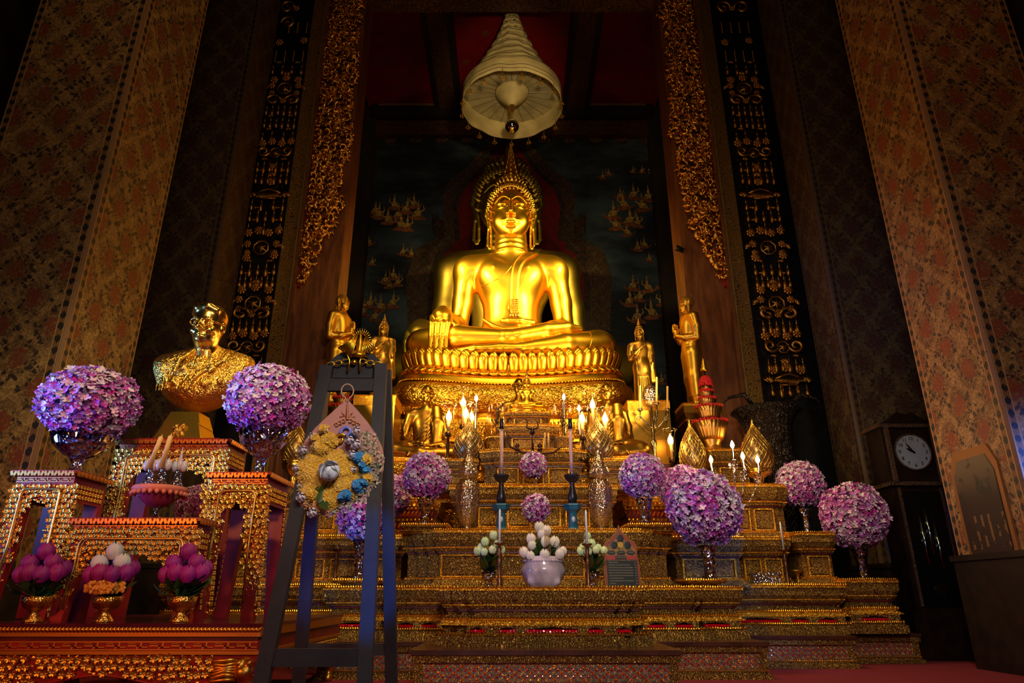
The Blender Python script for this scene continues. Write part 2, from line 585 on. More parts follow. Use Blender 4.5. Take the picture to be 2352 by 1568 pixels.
def nets(d, lo, res):
    ins = d < 0
    nx, ny, nz = d.shape
    acc = np.zeros((nx - 1, ny - 1, nz - 1, 3), np.float32); cnt = np.zeros((nx - 1, ny - 1, nz - 1), np.float32)
    for axis in range(3):
        o1, o2 = [q for q in range(3) if q != axis]
        a = [slice(None)] * 3; b = [slice(None)] * 3
        a[axis] = slice(0, -1); b[axis] = slice(1, None)
        da, db = d[tuple(a)], d[tuple(b)]
        cr = (da < 0) != (db < 0)
        t = np.where(cr, da / np.where(cr, da - db, 1), 0).astype(np.float32)
        for u in (0, 1):
            for w in (0, 1):
                sl = [slice(None)] * 3
                sl[o1] = slice(u, d.shape[o1] - 1 + u); sl[o2] = slice(w, d.shape[o2] - 1 + w)
                c2 = cr[tuple(sl)]
                cnt += c2
                acc[..., axis] += t[tuple(sl)]
                acc[..., o1] += c2 * u
                acc[..., o2] += c2 * w
    act = cnt > 0
    idx = np.full(act.shape, -1, np.int64)
    ii = np.argwhere(act)
    idx[act] = np.arange(len(ii))
    verts = (ii + acc[act] / cnt[act][:, None]) * res + lo
    faces = []
    for axis in range(3):
        o1, o2 = [(1, 2), (2, 0), (0, 1)][axis]
        a = [slice(None)] * 3; b = [slice(None)] * 3
        a[axis] = slice(0, -1); b[axis] = slice(1, None)
        ia, ib = ins[tuple(a)], ins[tuple(b)]
        e = np.argwhere(ia != ib)
        e = e[(e[:, o1] > 0) & (e[:, o2] > 0) & (e[:, o1] < idx.shape[o1]) & (e[:, o2] < idx.shape[o2])]
        if not len(e): continue
        def g(du, dv):
            q = e.copy(); q[:, o1] += du; q[:, o2] += dv
            return idx[q[:, 0], q[:, 1], q[:, 2]]
        quad = np.stack([g(-1, -1), g(0, -1), g(0, 0), g(-1, 0)], 1)
        out = ia[e[:, 0], e[:, 1], e[:, 2]]
        quad[~out] = quad[~out][:, ::-1]
        faces.append(quad)
    return verts, np.concatenate(faces)


def smooth_np(v, f, it=2, lam=0.5):
    """few rounds of Laplacian smoothing on a quad mesh"""
    n = len(v)
    e = np.concatenate([f[:, [0, 1]], f[:, [1, 2]], f[:, [2, 3]], f[:, [3, 0]]])
    for _ in range(it):
        s = np.zeros_like(v); c = np.zeros(n)
        for q in range(3):
            s[:, q] = np.bincount(e[:, 0], v[e[:, 1], q], n) + np.bincount(e[:, 1], v[e[:, 0], q], n)
        c = np.bincount(e[:, 0], minlength=n) + np.bincount(e[:, 1], minlength=n)
        v = v + lam * (s / np.maximum(c, 1)[:, None] - v)
    return v


def sculpt_obj(sc, name, mat, res, parent=None, it=2, label=None):
    v, f = sc.mesh(res)
    v = smooth_np(v, f, it)
    me = bpy.data.meshes.new(name)
    me.vertices.add(len(v)); me.vertices.foreach_set('co', v.astype(np.float32).ravel())
    me.loops.add(len(f) * 4); me.loops.foreach_set('vertex_index', f.astype(np.int32).ravel())
    me.polygons.add(len(f))
    me.polygons.foreach_set('loop_start', np.arange(0, len(f) * 4, 4, dtype=np.int32))
    me.polygons.foreach_set('loop_total', np.full(len(f), 4, dtype=np.int32))
    me.polygons.foreach_set('use_smooth', np.ones(len(f), dtype=bool))
    me.materials.append(mat)
    me.update(calc_edges=True); me.validate()
    o = link_mesh(name, me, parent)
    return tag(o, label=label)
# ------------------------------------------------------------------ room
def struct(name, b, m, parent=None, label=None, smooth=False):
    o = b.build(name, m, parent, smooth)
    if parent is None: o['kind'] = 'structure'
    if label: o['label'] = label
    return o


def carpet_mat():
    m = Mat('red_carpet', 0.95)
    m.color(m.mix(m.noise(120, 3).step(0.3, 0.7), (0.15, 0.003, 0.012), (0.22, 0.006, 0.02)))
    m.bump(m.noise(260, 2), 0.4, 0.004)
    return m.m


def damask(name, base, light, dark, red, px=0.46, pz=0.56, hx=0.6, hy=0.6, bord=True, amount=1.0):
    """painted wall cloth: diamond lattice of leafy scrolls with flowers inside"""
    m = Mat(name, 0.6)
    x, y, z = m.xyz()
    ax, ay = x.abs(), y.abs()
    side = (ax - hx).gt(ay - hy)           # 1 on the side faces
    u = side * y + (1 - side) * x
    edge = side * (hy - ay) + (1 - side) * (hx - ax)   # distance to the corner
    n1 = m.noise(7.0, 2); n2 = m.noise(13.0, 3, dist=1.5); n3 = m.noise(34, 2)
    uu = u + (n1 - 0.5) * 0.07
    zz = z + (n2 - 0.5) * 0.07
    c = ((uu * (2 * PI / px)).cos() + (zz * (2 * PI / pz)).cos()) * 0.5
    ca = c.abs()
    lat = ca.step(0.34, 0.10)
    # leaves lean one way or the other along the lattice
    d1 = m.comb((u + z) * 1.7, (u - z) * 0.62, 0.0); d2 = m.comb((u + z) * 0.62, (u - z) * 1.7, 0.0)
    l1 = m.vor(8.5, d1).step(0.42, 0.32); l2 = m.vor(8.5, d2).step(0.42, 0.32)
    pick = ((uu * (2 * PI / px)).sin() * (zz * (2 * PI / pz)).sin()).gt(0.0)
    leafy = pick * l2 + (1 - pick) * l1
    scroll = ((n2 * 30).sin() * 0.5 + 0.5).step(0.55, 0.85)
    leaf = (ca - 0.26).abs().step(0.24, 0.17) * leafy * n3.step(0.30, 0.42)
    flower = (ca + (n3 - 0.5) * 0.35).step(0.70, 0.80)
    petal = (ca - 0.62).abs().step(0.14, 0.06) * m.vor(20).step(0.40, 0.28)
    col = m.mix(scroll * 0.6, base, light)
    col = m.mix(lat * (0.35 + scroll * 0.6), col, light)
    col = m.mix(flower * amount * (0.35 + 0.6 * n3.step(0.35, 0.6)), col, red)
    col = m.mix(petal * 0.9 * amount, col, dark)
    col = m.mix(leaf * amount * 0.92, col, dark)
    if bord:
        band = edge.lt(0.10)
        line = (edge - 0.095).abs().lt(0.005).max((edge - 0.030).abs().lt(0.005))
        dots = ((z / 0.11).frac() - 0.5).abs() + (edge - 0.062).abs() * 9
        dots = (dots + (n3 - 0.5) * 0.5).lt(0.36)
        cb = m.mix(dots, tuple(0.55 * b_ + 0.2 * l_ + 0.2 * r_ for b_, r_, l_ in zip(base, red, light)), dark)
        cb = m.mix(line, cb, tuple(min(1, q * 1.05) for q in light))
        col = m.mix(band, col, cb)
    col = m.mix(m.noise(1.3, 5, rough=0.7).step(0.45, 0.75) * 0.35, col, (0.05, 0.03, 0.02))
    m.color(col)
    m.bump(n2, 0.12, 0.02)
    return m.m


FLR = MB().boxx(-8, 8, -4, 13.5, -0.06, 0)
struct('floor', FLR, carpet_mat(), label='red carpet')
dim = plain('dim_plaster', (0.02, 0.012, 0.009), 0.8, nz=0.4, scale=2)
struct('wall_left', MB().boxx(-8.2, -8, -4, 13.5, 0, 12.6), dim)
struct('wall_right', MB().boxx(8, 8.2, -4, 13.5, 0, 12.6), dim)
struct('wall_front', MB().boxx(-8, 8, -4.2, -4, 0, 12.6), dim)
struct('ceiling', MB().boxx(-8.2, 8.2, -4.2, 9.05, 12.6, 12.8), dim)
struct('trim_1', MB().boxx(-8, -3.2, 13.0, 13.3, 0, 12.6), dim)
struct('trim_2', MB().boxx(3.2, 8, 13.0, 13.3, 0, 12.6), dim)

# mural wall
mm = Mat('night_sky_mural', 0.65)
x, y, z = mm.xyz()
nz = mm.noise(0.55, 6, rough=0.6, vec=mm.comb(x, y, z * 2.2))
n2 = mm.noise(2.5, 5, rough=0.7, vec=mm.comb(x, y, z * 3.0))
col = mm.mix(nz.step(0.42, 0.72), (0.008, 0.016, 0.02), (0.08, 0.13, 0.155))
col = mm.mix(n2.step(0.5, 0.8) * 0.5, col, (0.10, 0.13, 0.14))
col = mm.mix(mm.noise(9, 4).step(0.55, 0.75) * 0.4, col, (0.01, 0.01, 0.008))
mm.color(col)
wb = struct('wall_back', MB().boxx(-3.4, 3.4, 13.3, 13.5, 0, 12.6), mm.m, label='dark blue painted mural wall')
MURAL_G = plain('mural_ochre_paint', (0.62, 0.37, 0.07), 0.6, nz=0.5, scale=22)
MURAL_R = plain('mural_red_paint', (0.30, 0.10, 0.025), 0.6, nz=0.4, scale=12)
MURAL_B = plain('mural_brown_paint', (0.05, 0.026, 0.011), 0.6, nz=0.6, scale=10)
MURAL_O = damask('mural_ornament_paint', (0.05, 0.03, 0.012), (0.16, 0.10, 0.03), (0.01, 0.008, 0.006), (0.12, 0.03, 0.012), 0.26, 0.3, bord=False)
NIMB = plain('nimbus_red_paint', (0.22, 0.006, 0.003), 0.7, nz=0.2)


def painted_deity(b, b2, cx, cz, s, fl, y=13.285):
    """flat painted figure: crown spire, head, shoulders, raised arm, bent legs, flying cloth"""
    cnt = [R.randint(0, 12)]
    def P(pts, low=False):
        q = [(cx + fl * px * s * 0.72, cz + pz * s) for px, pz in pts]
        if fl < 0: q = q[::-1]
        cnt[0] += 1
        (b2 if low else b).prism(q, y - .0006 * cnt[0], y + 0.014)
    P([(-.05, .62), (0, 1.0), (.05, .62)])
    P([(-.09, .46), (-.1, .58), (-.05, .66), (.05, .66), (.1, .58), (.08, .46), (0, .42)])
    P([(-.24, .34), (-.06, .42), (.06, .42), (.24, .34), (.14, .05), (-.14, .05)])
    P([(.2, .36), (.24, .3), (.44, .42), (.34, .66), (.3, .64), (.36, .44)])
    P([(-.24, .34), (-.18, .3), (-.3, .12), (-.1, .1), (-.1, .04), (-.4, .06)])
    P([(-.2, .08), (.16, .1), (.5, -.02), (.52, -.12), (.1, -.16), (-.4, -.12), (-.5, -.02)], True)
    P([(-.3, .0), (-.6, .12), (-.78, .3), (-.66, .0)], True)


def deity_cluster(spots):
    b, b2 = MB(), MB()
    for px, py, h, fl in spots:
        X, _, Z = at(px, py, 13.3)
        painted_deity(b, b2, X, Z, h * 0.0095, fl)
    return b, b2


cl = [
    [(870, 500, 45, 1), (905, 478, 42, -1), (935, 488, 46, 1), (920, 525, 48, -1), (960, 500, 50, 1), (890, 512, 46, -1), (935, 528, 44, 1), (862, 490, 36, 1), (915, 500, 40, 1), (950, 475, 40, -1)],
    [(797, 580, 34, 1), (845, 562, 34, -1), (926, 585, 30, 1), (944, 588, 28, -1), (855, 608, 26, 1), (808, 610, 24, 1)],
    [(885, 650, 34, 1), (903, 640, 36, -1), (915, 655, 32, 1), (893, 660, 30, -1)],
    [(850, 705, 40, 1), (873, 712, 42, -1), (903, 704, 42, 1), (835, 722, 38, 1), (862, 735, 38, 1)],
    [(1410, 500, 50, 1), (1432, 478, 48, -1), (1456, 455, 44, 1), (1475, 482, 50, -1), (1415, 525, 46, -1), (1448, 515, 50, 1), (1490, 460, 44, 1), (1465, 520, 40, 1), (1440, 540, 36, -1), (1425, 455, 32, 1)],
    [(1385, 410, 24, 1), (1398, 404, 24, -1), (1455, 396, 20, 1), (1475, 396, 20, 1), (1495, 397, 20, -1)],
    [(1465, 575, 32, 1), (1480, 568, 30, -1), (1522, 566, 34, 1), (1542, 566, 30, -1), (1492, 600, 26, 1), (1545, 605, 24, -1)],
    [(1455, 665, 42, 1), (1487, 668, 42, -1), (1448, 700, 44, 1), (1470, 690, 40, 1), (1497, 728, 50, -1), (1465, 738, 48, 1), (1532, 665, 44, 1), (1520, 700, 40, -1)],
    [(1520, 880, 30, 1), (1545, 905, 30, -1), (1510, 920, 26, 1), (1540, 840, 26, 1), (1552, 860, 24, 1)],
]
for k, q in enumerate(cl):
    d_, s_ = deity_cluster(q)
    d_.build('painted_deities', MURAL_G, wb, kind='stuff'); s_.build('painted_skirts', MURAL_R, wb, kind='stuff')


def oval_pts(cx, cz, pts, mirror=True):
    r = [(cx + a, cz + b) for a, b in pts]
    l = [(cx - a, cz + b) for a, b in pts[::-1]]
    return r + l


# painted nimbus and throne back behind the images
def px_poly(pts, y=13.28):
    out = []
    for px, py in pts:
        X, _, Z = at(px, py, 13.3)
        out.append((X, Z))
    return out


def sym(pts, c=1169):
    return [(c + a, b) for a, b in pts] + [(c - a, b) for a, b in pts[::-1]]


MB().prism(px_poly(sym([(232, 760), (236, 640), (215, 575), (160, 545), (150, 500), (152, 455), (140, 420), (96, 385), (60, 345), (30, 320), (12, 300)])), 13.27, 13.29).build('painted_throne_back', MURAL_O, wb)
MB().prism(px_poly(sym([(188, 760), (186, 650), (168, 585), (122, 555), (130, 500), (128, 470), (112, 430), (70, 395), (42, 352), (20, 325), (5, 310)])), 13.258, 13.28).build('painted_nimbus_border', MURAL_B, wb)
MB().prism(px_poly(sym([(172, 760), (172, 640), (150, 585), (110, 560), (118, 480), (105, 440), (62, 400), (26, 350), (6, 330)])), 13.246, 13.27).build('painted_nimbus', NIMB, wb)
MB().prism(px_poly(sym([(140, 720), (130, 560), (112, 553), (108, 480), (98, 440), (56, 405), (20, 352), (3, 336)])), 13.236, 13.26).build('painted_nimbus', NIMB, wb)
for sgn in (-1, 1):
    b = MB()
    for k in range(9):
        X, _, Z = at(1169 + sgn * (150 + 3 * R.random()), 545 - k * 4, 13.3)
        for q in range(3):
            b.tube([(X + sgn * 0.02 * q, 13.25, Z), (X + sgn * (0.1 + 0.05 * q), 13.25, Z + 0.08), (X + sgn * (0.13 + 0.06 * q), 13.25, Z + 0.25)], [0.03, 0.02, 0.004], 4)
    b.build('painted_flame', MURAL_O, wb)
# painted valance with scalloped lower edge
b = MB()
n = 22
for k in range(n):
    x0 = -3.35 + 6.7 * k / n; w = 6.7 / n
    zt = at(1176, 300, 13.3)[2]; zb = at(1176, 330 if k % 2 else 320, 13.3)[2]
    b.prism([(x0, zt), (x0, zb + 0.06), (x0 + w * 0.2, zb), (x0 + w * 0.8, zb), (x0 + w, zb + 0.06), (x0 + w, zt)], 13.25, 13.29)
b.build('painted_valance', plain('valance_paint', (0.10, 0.055, 0.018), 0.7, nz=0.5, scale=14), wb)

# red coffered ceiling over the altar
CEZ = 11.47
cm = Mat('ceiling_red_paint', 0.5)
cm.color(cm.mix(cm.noise(3, 4).step(0.3, 0.8), (0.17, 0.002, 0.003), (0.24, 0.004, 0.005)))
ce = struct('ceiling', MB().boxx(-3.4, 3.4, 9.05, 13.3, CEZ, 12.6), cm.m, label='red painted ceiling with beams and faint gold stars')
BEAM = gold('stencilled_beam', (0.16, 0.06, 0.015), 0.55, 0.03, fil=0.4, fs=18, ground=(0.03, 0.004, 0.003), metal=0.5)
BEDGE = plain('black_beam_edge', (0.012, 0.006, 0.005), 0.5)
LINE = plain('gold_line', (0.45, 0.28, 0.08), 0.4, 0.7)
for xb in (-1.5, 1.5):
    MB().boxx(xb - 0.2, xb + 0.2, 9.5, 12.95, CEZ - 0.14, CEZ).build('beam', BEAM, ce)
    for sgn in (-1, 1):
        MB().boxx(xb + sgn * 0.2, xb + sgn * 0.29, 9.5, 12.95, CEZ - 0.2, CEZ).build('beam_edge', BEDGE, ce)
        MB().boxx(xb + sgn * 0.3, xb + sgn * 0.325, 9.5, 12.9, CEZ - 0.03, CEZ).build('gold_fillet', BEDGE, ce)
MB().boxx(-3.3, 3.3, 12.93, 13.24, CEZ - 0.35, CEZ).build('beam', BEDGE, ce)
MB().boxx(-3.3, 3.3, 13.1, 13.26, CEZ - 0.75, CEZ - 0.35).build('beam', BEAM, ce)
for x0, x1 in ((-3.15, -1.83), (-1.17, 1.17), (1.83, 3.15)):
    MB().boxx(x0, x1, 12.9, 12.925, CEZ - 0.06, CEZ - 0.02).build('gold_fillet', LINE, ce)
ROS = plain('faint_gold_stencil', (0.16, 0.022, 0.006), 0.6)
def flat_star(b, X, Y, Z, r, n=12):
    v = [(X, Y, Z)]; f = []
    for k in range(2 * n):
        rr = r if k % 2 == 0 else r * 0.55
        v.append((X + rr * math.cos(PI * k / n), Y + rr * math.sin(PI * k / n), Z))
    for k in range(2 * n): f.append((0, 1 + (k + 1) % (2 * n), 1 + k))
    b.add(v, f)
proto_star = None
for cx in (-2.5, -0.8, 0.8, 2.5, -3.0, 3.0, 0.0):
    for k, Y in enumerate((10.0, 10.8, 11.6, 12.4)):
        X = cx + (0.25 if k % 2 else -0.2)
        if abs(abs(X) - 1.5) < 0.42 or abs(X) > 3.2: continue
        if proto_star is None:
            b = MB(); flat_star(b, 0, 0, 0, 0.13); proto_star = b.build('ceiling_star', ROS, ce)
            proto_star.location = (X, Y, CEZ - 0.006)
        else:
            o = proto_star.copy(); C.objects.link(o); o.location = (X, Y, CEZ - 0.006)
FB = gold('front_beam_paint', (0.14, 0.06, 0.02), 0.5, 0.03, fil=0.4, fs=12, ground=(0.035, 0.012, 0.006), metal=0.4)
struct('trim_3', MB().boxx(-3.3, 3.3, 9.1, 9.5, 10.66, 12.6), FB)

# ------------------------------------------------------------------ pillars
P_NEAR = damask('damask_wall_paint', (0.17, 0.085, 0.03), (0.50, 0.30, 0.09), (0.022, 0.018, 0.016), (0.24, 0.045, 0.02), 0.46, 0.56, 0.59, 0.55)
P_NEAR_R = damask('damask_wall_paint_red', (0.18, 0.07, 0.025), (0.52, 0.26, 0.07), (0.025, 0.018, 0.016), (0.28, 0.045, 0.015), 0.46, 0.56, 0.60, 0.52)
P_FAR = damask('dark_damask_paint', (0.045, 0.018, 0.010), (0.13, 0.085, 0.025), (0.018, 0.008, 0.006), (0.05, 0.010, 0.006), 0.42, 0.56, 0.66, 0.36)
DADO = plain('dark_dado', (0.012, 0.005, 0.004), 0.5, nz=0.5, scale=9)


def pillar(label, xc, yc, hx, hy, mat, dado, corner=0.02):
    t = thing('painted_pillar', label, 'pillar', (xc, yc, 0))
    h = 12.6
    b = MB(); c = corner
    pts = [(-hx + c, -hy), (hx - c, -hy), (hx, -hy + c), (hx, hy - c), (hx - c, hy), (-hx + c, hy), (-hx, hy - c), (-hx, -hy + c)]
    v = [(p[0], p[1], dado) for p in pts] + [(p[0], p[1], h) for p in pts]
    n = 8
    f = [tuple(range(n))[::-1], tuple(range(n, 2 * n))] + [(i, (i + 1) % n, n + (i + 1) % n, n + i) for i in range(n)]
    b.add(v, f)
    b.build('shaft', mat, t)
    b = MB().box((0, 0, dado / 2), (2 * hx + 0.06, 2 * hy + 0.06, dado))
    b.build('dado', DADO, t)
    MB().box((0, 0, dado + 0.02), (2 * hx + 0.1, 2 * hy + 0.1, 0.05)).build('dado_moulding', DADO, t)
    return t


pillar('nearest left square pillar, front and inner faces covered in ochre floral damask', -4.48, 6.03, 0.59, 0.55, P_NEAR, 0.75)
pr = pillar('nearest right square pillar, orange floral damask with an eight-sided painted scene low on it', 4.72, 6.02, 0.60, 0.52, P_NEAR_R, 0.9)
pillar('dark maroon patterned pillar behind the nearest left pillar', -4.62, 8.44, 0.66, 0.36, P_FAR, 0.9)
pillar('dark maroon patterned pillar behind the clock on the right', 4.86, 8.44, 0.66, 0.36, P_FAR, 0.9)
# eight-sided painted scene on the inner face of the right pillar
sx = -0.60
pts = [(-.36, .30), (-.26, .12), (.26, .12), (.36, .30), (.36, 1.05), (.26, 1.22), (-.26, 1.22), (-.36, 1.05)]
def panel_on_side(pts, sc, d, z0):
    cz = 0.66
    v = []; f = []
    for xx in (sx - d, sx + 0.01):
        for a, q in pts: v.append((xx, a * sc * 0.88, z0 + cz + (q - cz) * sc * 1.0))
    n = len(pts)
    f = [tuple(range(n)), tuple(range(2 * n - 1, n - 1, -1))] + [(i, i + n, (i + 1) % n + n, (i + 1) % n) for i in range(n)]
    return MB().add(v, f)
panel_on_side(pts, 1.0, 0.02, 0.62).build('scene_frame', gold('frame_paint', (0.3, 0.12, 0.03), 0.5, metal=0.3), pr)
sm = Mat('painted_scene', 0.6)
x, y, z = sm.xyz()
c = sm.mix(z.step(1.35, 1.75), (0.025, 0.008, 0.006), (0.16, 0.10, 0.04))
c = sm.mix(sm.noise(7, 4).step(0.5, 0.62) * z.step(1.3, 1.5), c, (0.012, 0.012, 0.008))
c = sm.mix(((y * 70).sin()).gt(0.55) * (z - 1.12).abs().lt(0.14) * sm.noise(14, 2).gt(0.5), c, (0.2, 0.09, 0.02))
sm.color(c)
panel_on_side(pts, 0.85, 0.028, 0.62).build('painted_scene', sm.m, pr)


# ------------------------------------------------------------------ black lacquer jambs and gilded garlands
def rosette_bm(r=0.06, petals=7):
    b = MB()
    for ring, (rr, rad, zz, m_) in enumerate(((r * 0.72, r * 0.42, 0.0, petals), (r * 0.36, r * 0.3, 0.018, 5))):
        for k in range(m_):
            a = 2 * PI * k / m_ + ring
            b.ball((rr * math.cos(a), -0.012 - zz, rr * math.sin(a)), (rad, 0.02, rad), 6, 4)
    b.ball((0, -0.04, 0), r * 0.2, 6, 4)
    return b


def tassel_bm(s=1.0):
    b = MB()
    m = xf(sc=s)
    b.tube([(0, 0, 0), (0, 0, -0.06)], 0.006, 5, m=m)
    b.lathe([(0.004, -0.05), (0.016, -0.058), (0.016, -0.068), (0.005, -0.075), (0.012, -0.085), (0.02, -0.10), (0.028, -0.135), (0.03, -0.16), (0.022, -0.185), (0.008, -0.2), (0.001, -0.205)], 8, m=m)
    return b


def scroll_bm(s=1.0, turns=1.3, fl=1, thick=0.02):
    pts = []; rad = []
    for k in range(16):
        t = k / 15
        a = t * turns * 2 * PI
        r = 0.10 * (1 - 0.8 * t)
        pts.append((fl * (0.1 - r * math.cos(a)) * s, -0.03 - 0.015 * math.sin(t * 6), r * math.sin(a) * s))
        rad.append(thick * s * (0.45 + 0.8 * math.sin(PI * min(1, t * 0.9 + 0.1))))
    return MB().tube(pts, rad, 6)


def star_bm(r=0.11):
    b = MB()
    n = 8
    ring = [(r * math.cos(2 * PI * k / n + PI / 8), -0.02, r * math.sin(2 * PI * k / n + PI / 8)) for k in range(n)]
    b.tube(ring, 0.014, 5, closed=True)
    v = [(0, -0.05, 0)]; f = []
    for k in range(12):
        rr = r * 0.8 if k % 2 == 0 else r * 0.26
        v.append((rr * math.cos(PI * k / 6 + PI / 2), -0.01, rr * math.sin(PI * k / 6 + PI / 2)))
    for k in range(12): f.append((0, 1 + k, 1 + (k + 1) % 12))
    b.add(v, f)
    return b


def basket_bm():
    b = MB()
    for k in range(13):
        a = (k - 6) / 6
        b.tube([(a * 0.11, -0.03, -0.09), (a * 0.17, -0.05, 0.0)], 0.011, 4)
    b.tube([(-0.2, -0.05, 0), (-0.1, -0.06, 0.04), (0, -0.06, 0.07), (0.1, -0.06, 0.04), (0.2, -0.05, 0)], 0.016, 5)
    for s in (-1, 1): b.tube([(s * 0.1, -0.03, -0.09), (s * 0.1, -0.03, -0.24)], 0.008, 4)
    b.tube([(-0.12, -0.03, -0.09), (0.12, -0.03, -0.09)], 0.012, 4)
    return b


def leaf_bm():
    b = MB()
    for k in range(5):
        a = (k - 2) * 0.5
        b.tube([(0, -0.02, 0), (0.035 * math.sin(a), -0.035, 0.035 * math.cos(a)), (0.085 * math.sin(a), -0.02, 0.085 * math.cos(a))], [0.012, 0.018, 0.003], 5)
    return b


GAR = gold('garland_gilding', (0.72, 0.36, 0.06), 0.38, 0.04, 0.6, (0.16, 0.07, 0.015))
protos = {}
def piece(parent, kind, bm, X, Z, sc=(1, 1, 1), rot=0.0, Y=0.0):
    if kind not in protos:
        o = bm().build(kind.split('#')[0], GAR, parent, smooth=True)
        protos[kind] = o.data
    else:
        o = link_mesh(kind.split('#')[0], protos[kind], parent)
    o.location = (X, Y, Z); o.scale = sc; o.rotation_euler = (0, rot, 0)
    return o


# height plan of one garland: (image row, element)
PLAN = [(20, 'scrollpair'), (55, 'beads3'), (98, 'ros2'), (120, 'strands'), (150, 'tas4'), (184, 'ros3'), (205, 'star'), (232, 'bow'), (243, 'tas6'), (272, 'tas6'),
        (303, 'tas4o'), (330, 'ros4'), (352, 'disc'), (372, 'tas6'), (385, 'ros1'), (398, 'tas6'), (418, 'lotus'), (447, 'basket'), (458, 'tas4o'), (484, 'tas5'), (512, 'tas3'),
        (535, 'ros4'), (570, 'star'), (592, 'ros2'), (606, 'tas5'), (634, 'tas7'), (666, 'ros3'), (698, 'star'), (722, 'bow'), (736, 'tas6'), (772, 'ros4'), (798, 'disc'), (824, 'tas6'), (850, 'ros3'), (872, 'basket'), (882, 'tas5')]


def garland(side, label, row_max):
    xc, Y = side * 3.78, 9.03
    if side > 0: xc = 3.86
    t = thing('gilded_garland', label, 'garland', (xc, Y, 0), group=None)
    W = 0.21
    for row, k in PLAN:
        if row > row_max: continue
        z = at(700, row, Y)[2]
        if k.startswith('tas'):
            n = {'4': 4, '6': 6, '5': 5, '3': 3, '7': 7}[k[3]]
            xs = [W * 1.15 * (2 * i / (n - 1) - 1) for i in range(n)]
            if k.endswith('o'): xs = [-W * 1.15, -W * .45, W * .45, W * 1.15]
            for i, x_ in enumerate(xs):
                piece(t, 'tassel', tassel_bm, x_, z + 0.03 * (i % 2), (1.15, 1.15, 1.0 + 0.25 * (i % 2)), Y=-0.02)
            for s_ in (-1, 1):
                piece(t, 'leaf_spray', leaf_bm, s_ * W * 0.75, z + 0.02, (0.9, 1, 0.6))
        elif k.startswith('ros') or k == 'lotus':
            n = int(k[3]) if k[3].isdigit() else 1
            xs = {1: [0], 2: [-W, W], 3: [-W * 0.95, 0, W * 0.95], 4: [-W * 1.1, -W * .38, W * .38, W * 1.1]}[n]
            for i, x_ in enumerate(xs): piece(t, 'rosette', rosette_bm, x_, z + (0.04 if i % 2 else 0), (1.15,) * 3)
            if k == 'lotus' or n == 3: piece(t, 'leaf_spray', leaf_bm, 0, z + 0.09, (1.2, 1, 1.2))
        elif k == 'star':
            piece(t, 'star_medallion', star_bm, 0, z, (1.05,) * 3)
            for s_ in (-1, 1):
                piece(t, 'rosette', rosette_bm, s_ * W * 1.05, z + 0.07); piece(t, 'rosette', rosette_bm, s_ * W * 0.98, z - 0.08, (0.85,) * 3)
                piece(t, 'leaf_spray', leaf_bm, s_ * W * 1.35, z, (1, 1, 1), s_ * 0.9)
        elif k == 'disc':
            piece(t, 'star_medallion', star_bm, 0, z, (0.8,) * 3)
            for s_ in (-1, 1): piece(t, 'scroll', scroll_bm, s_ * 0.07, z + 0.02, (s_ * 1.1, 1, -1.1))
        elif k in ('bow', 'scrollpair'):
            piece(t, 'rosette', rosette_bm, 0, z, (0.9,) * 3)
            for s_ in (-1, 1): piece(t, 'scroll', scroll_bm, s_ * 0.03, z, (s_ * 1.3, 1, 1.0 if k == 'bow' else 1.4))
        elif k == 'basket':
            piece(t, 'flower_basket', basket_bm, 0, z, (0.95,) * 3)
            for s_ in (-1, 1): piece(t, 'leaf_spray', leaf_bm, s_ * W * 1.25, z - 0.05, (1.3, 1, 1.3))
        elif k in ('beads3', 'strands'):
            for x_ in (-W * 1.1, -W * .35, W * .35, W * 1.1):
                if 'bead_strand' not in protos:
                    b = MB()
                    for q in range(7): b.ball((0, -0.02, -0.035 * q), 0.017, 6, 4)
                    protos['bead_strand'] = b.build('bead_strand', GAR, t, True).data
                    o = bpy.data.objects[-1] if False else t.children[-1]
                else:
                    o = link_mesh('bead_strand', protos['bead_strand'], t)
                o.location = (x_, 0, z)
    return t


garland(-1, 'gilded hanging garland of rosettes and tassels on the black left jamb', 880)
garland(1, 'gilded hanging garland of rosettes and tassels on the black right jamb', 900)
STRIP = None
sm = Mat('black_and_gold_strip', 0.4)
v1 = sm.vor(38, feature='DISTANCE_TO_EDGE')
g = v1.step(0.03, 0.09)
sm.color(sm.mix(g, (0.008, 0.006, 0.005), (0.7, 0.38, 0.08))); sm.set('Metallic', g * 0.9); sm.bump(g, 0.6, 0.01)
WOODP = Mat('reddish_brown_wood', 0.42)
nn = WOODP.noise(3, 5, vec=WOODP.comb(WOODP.xyz()[0] * 4, WOODP.xyz()[1] * 4, WOODP.xyz()[2] * 0.7), rough=0.65)
WOODP.color(WOODP.mix(nn.step(0.3, 0.75), (0.12, 0.034, 0.009), (0.28, 0.09, 0.022))); WOODP.bump(nn, 0.25, 0.02)
WOODP = WOODP.m
SWAG = gold('swag_gilding', (0.92, 0.48, 0.07), 0.34, 0.04, 0.5, (0.35, 0.12, 0.02))


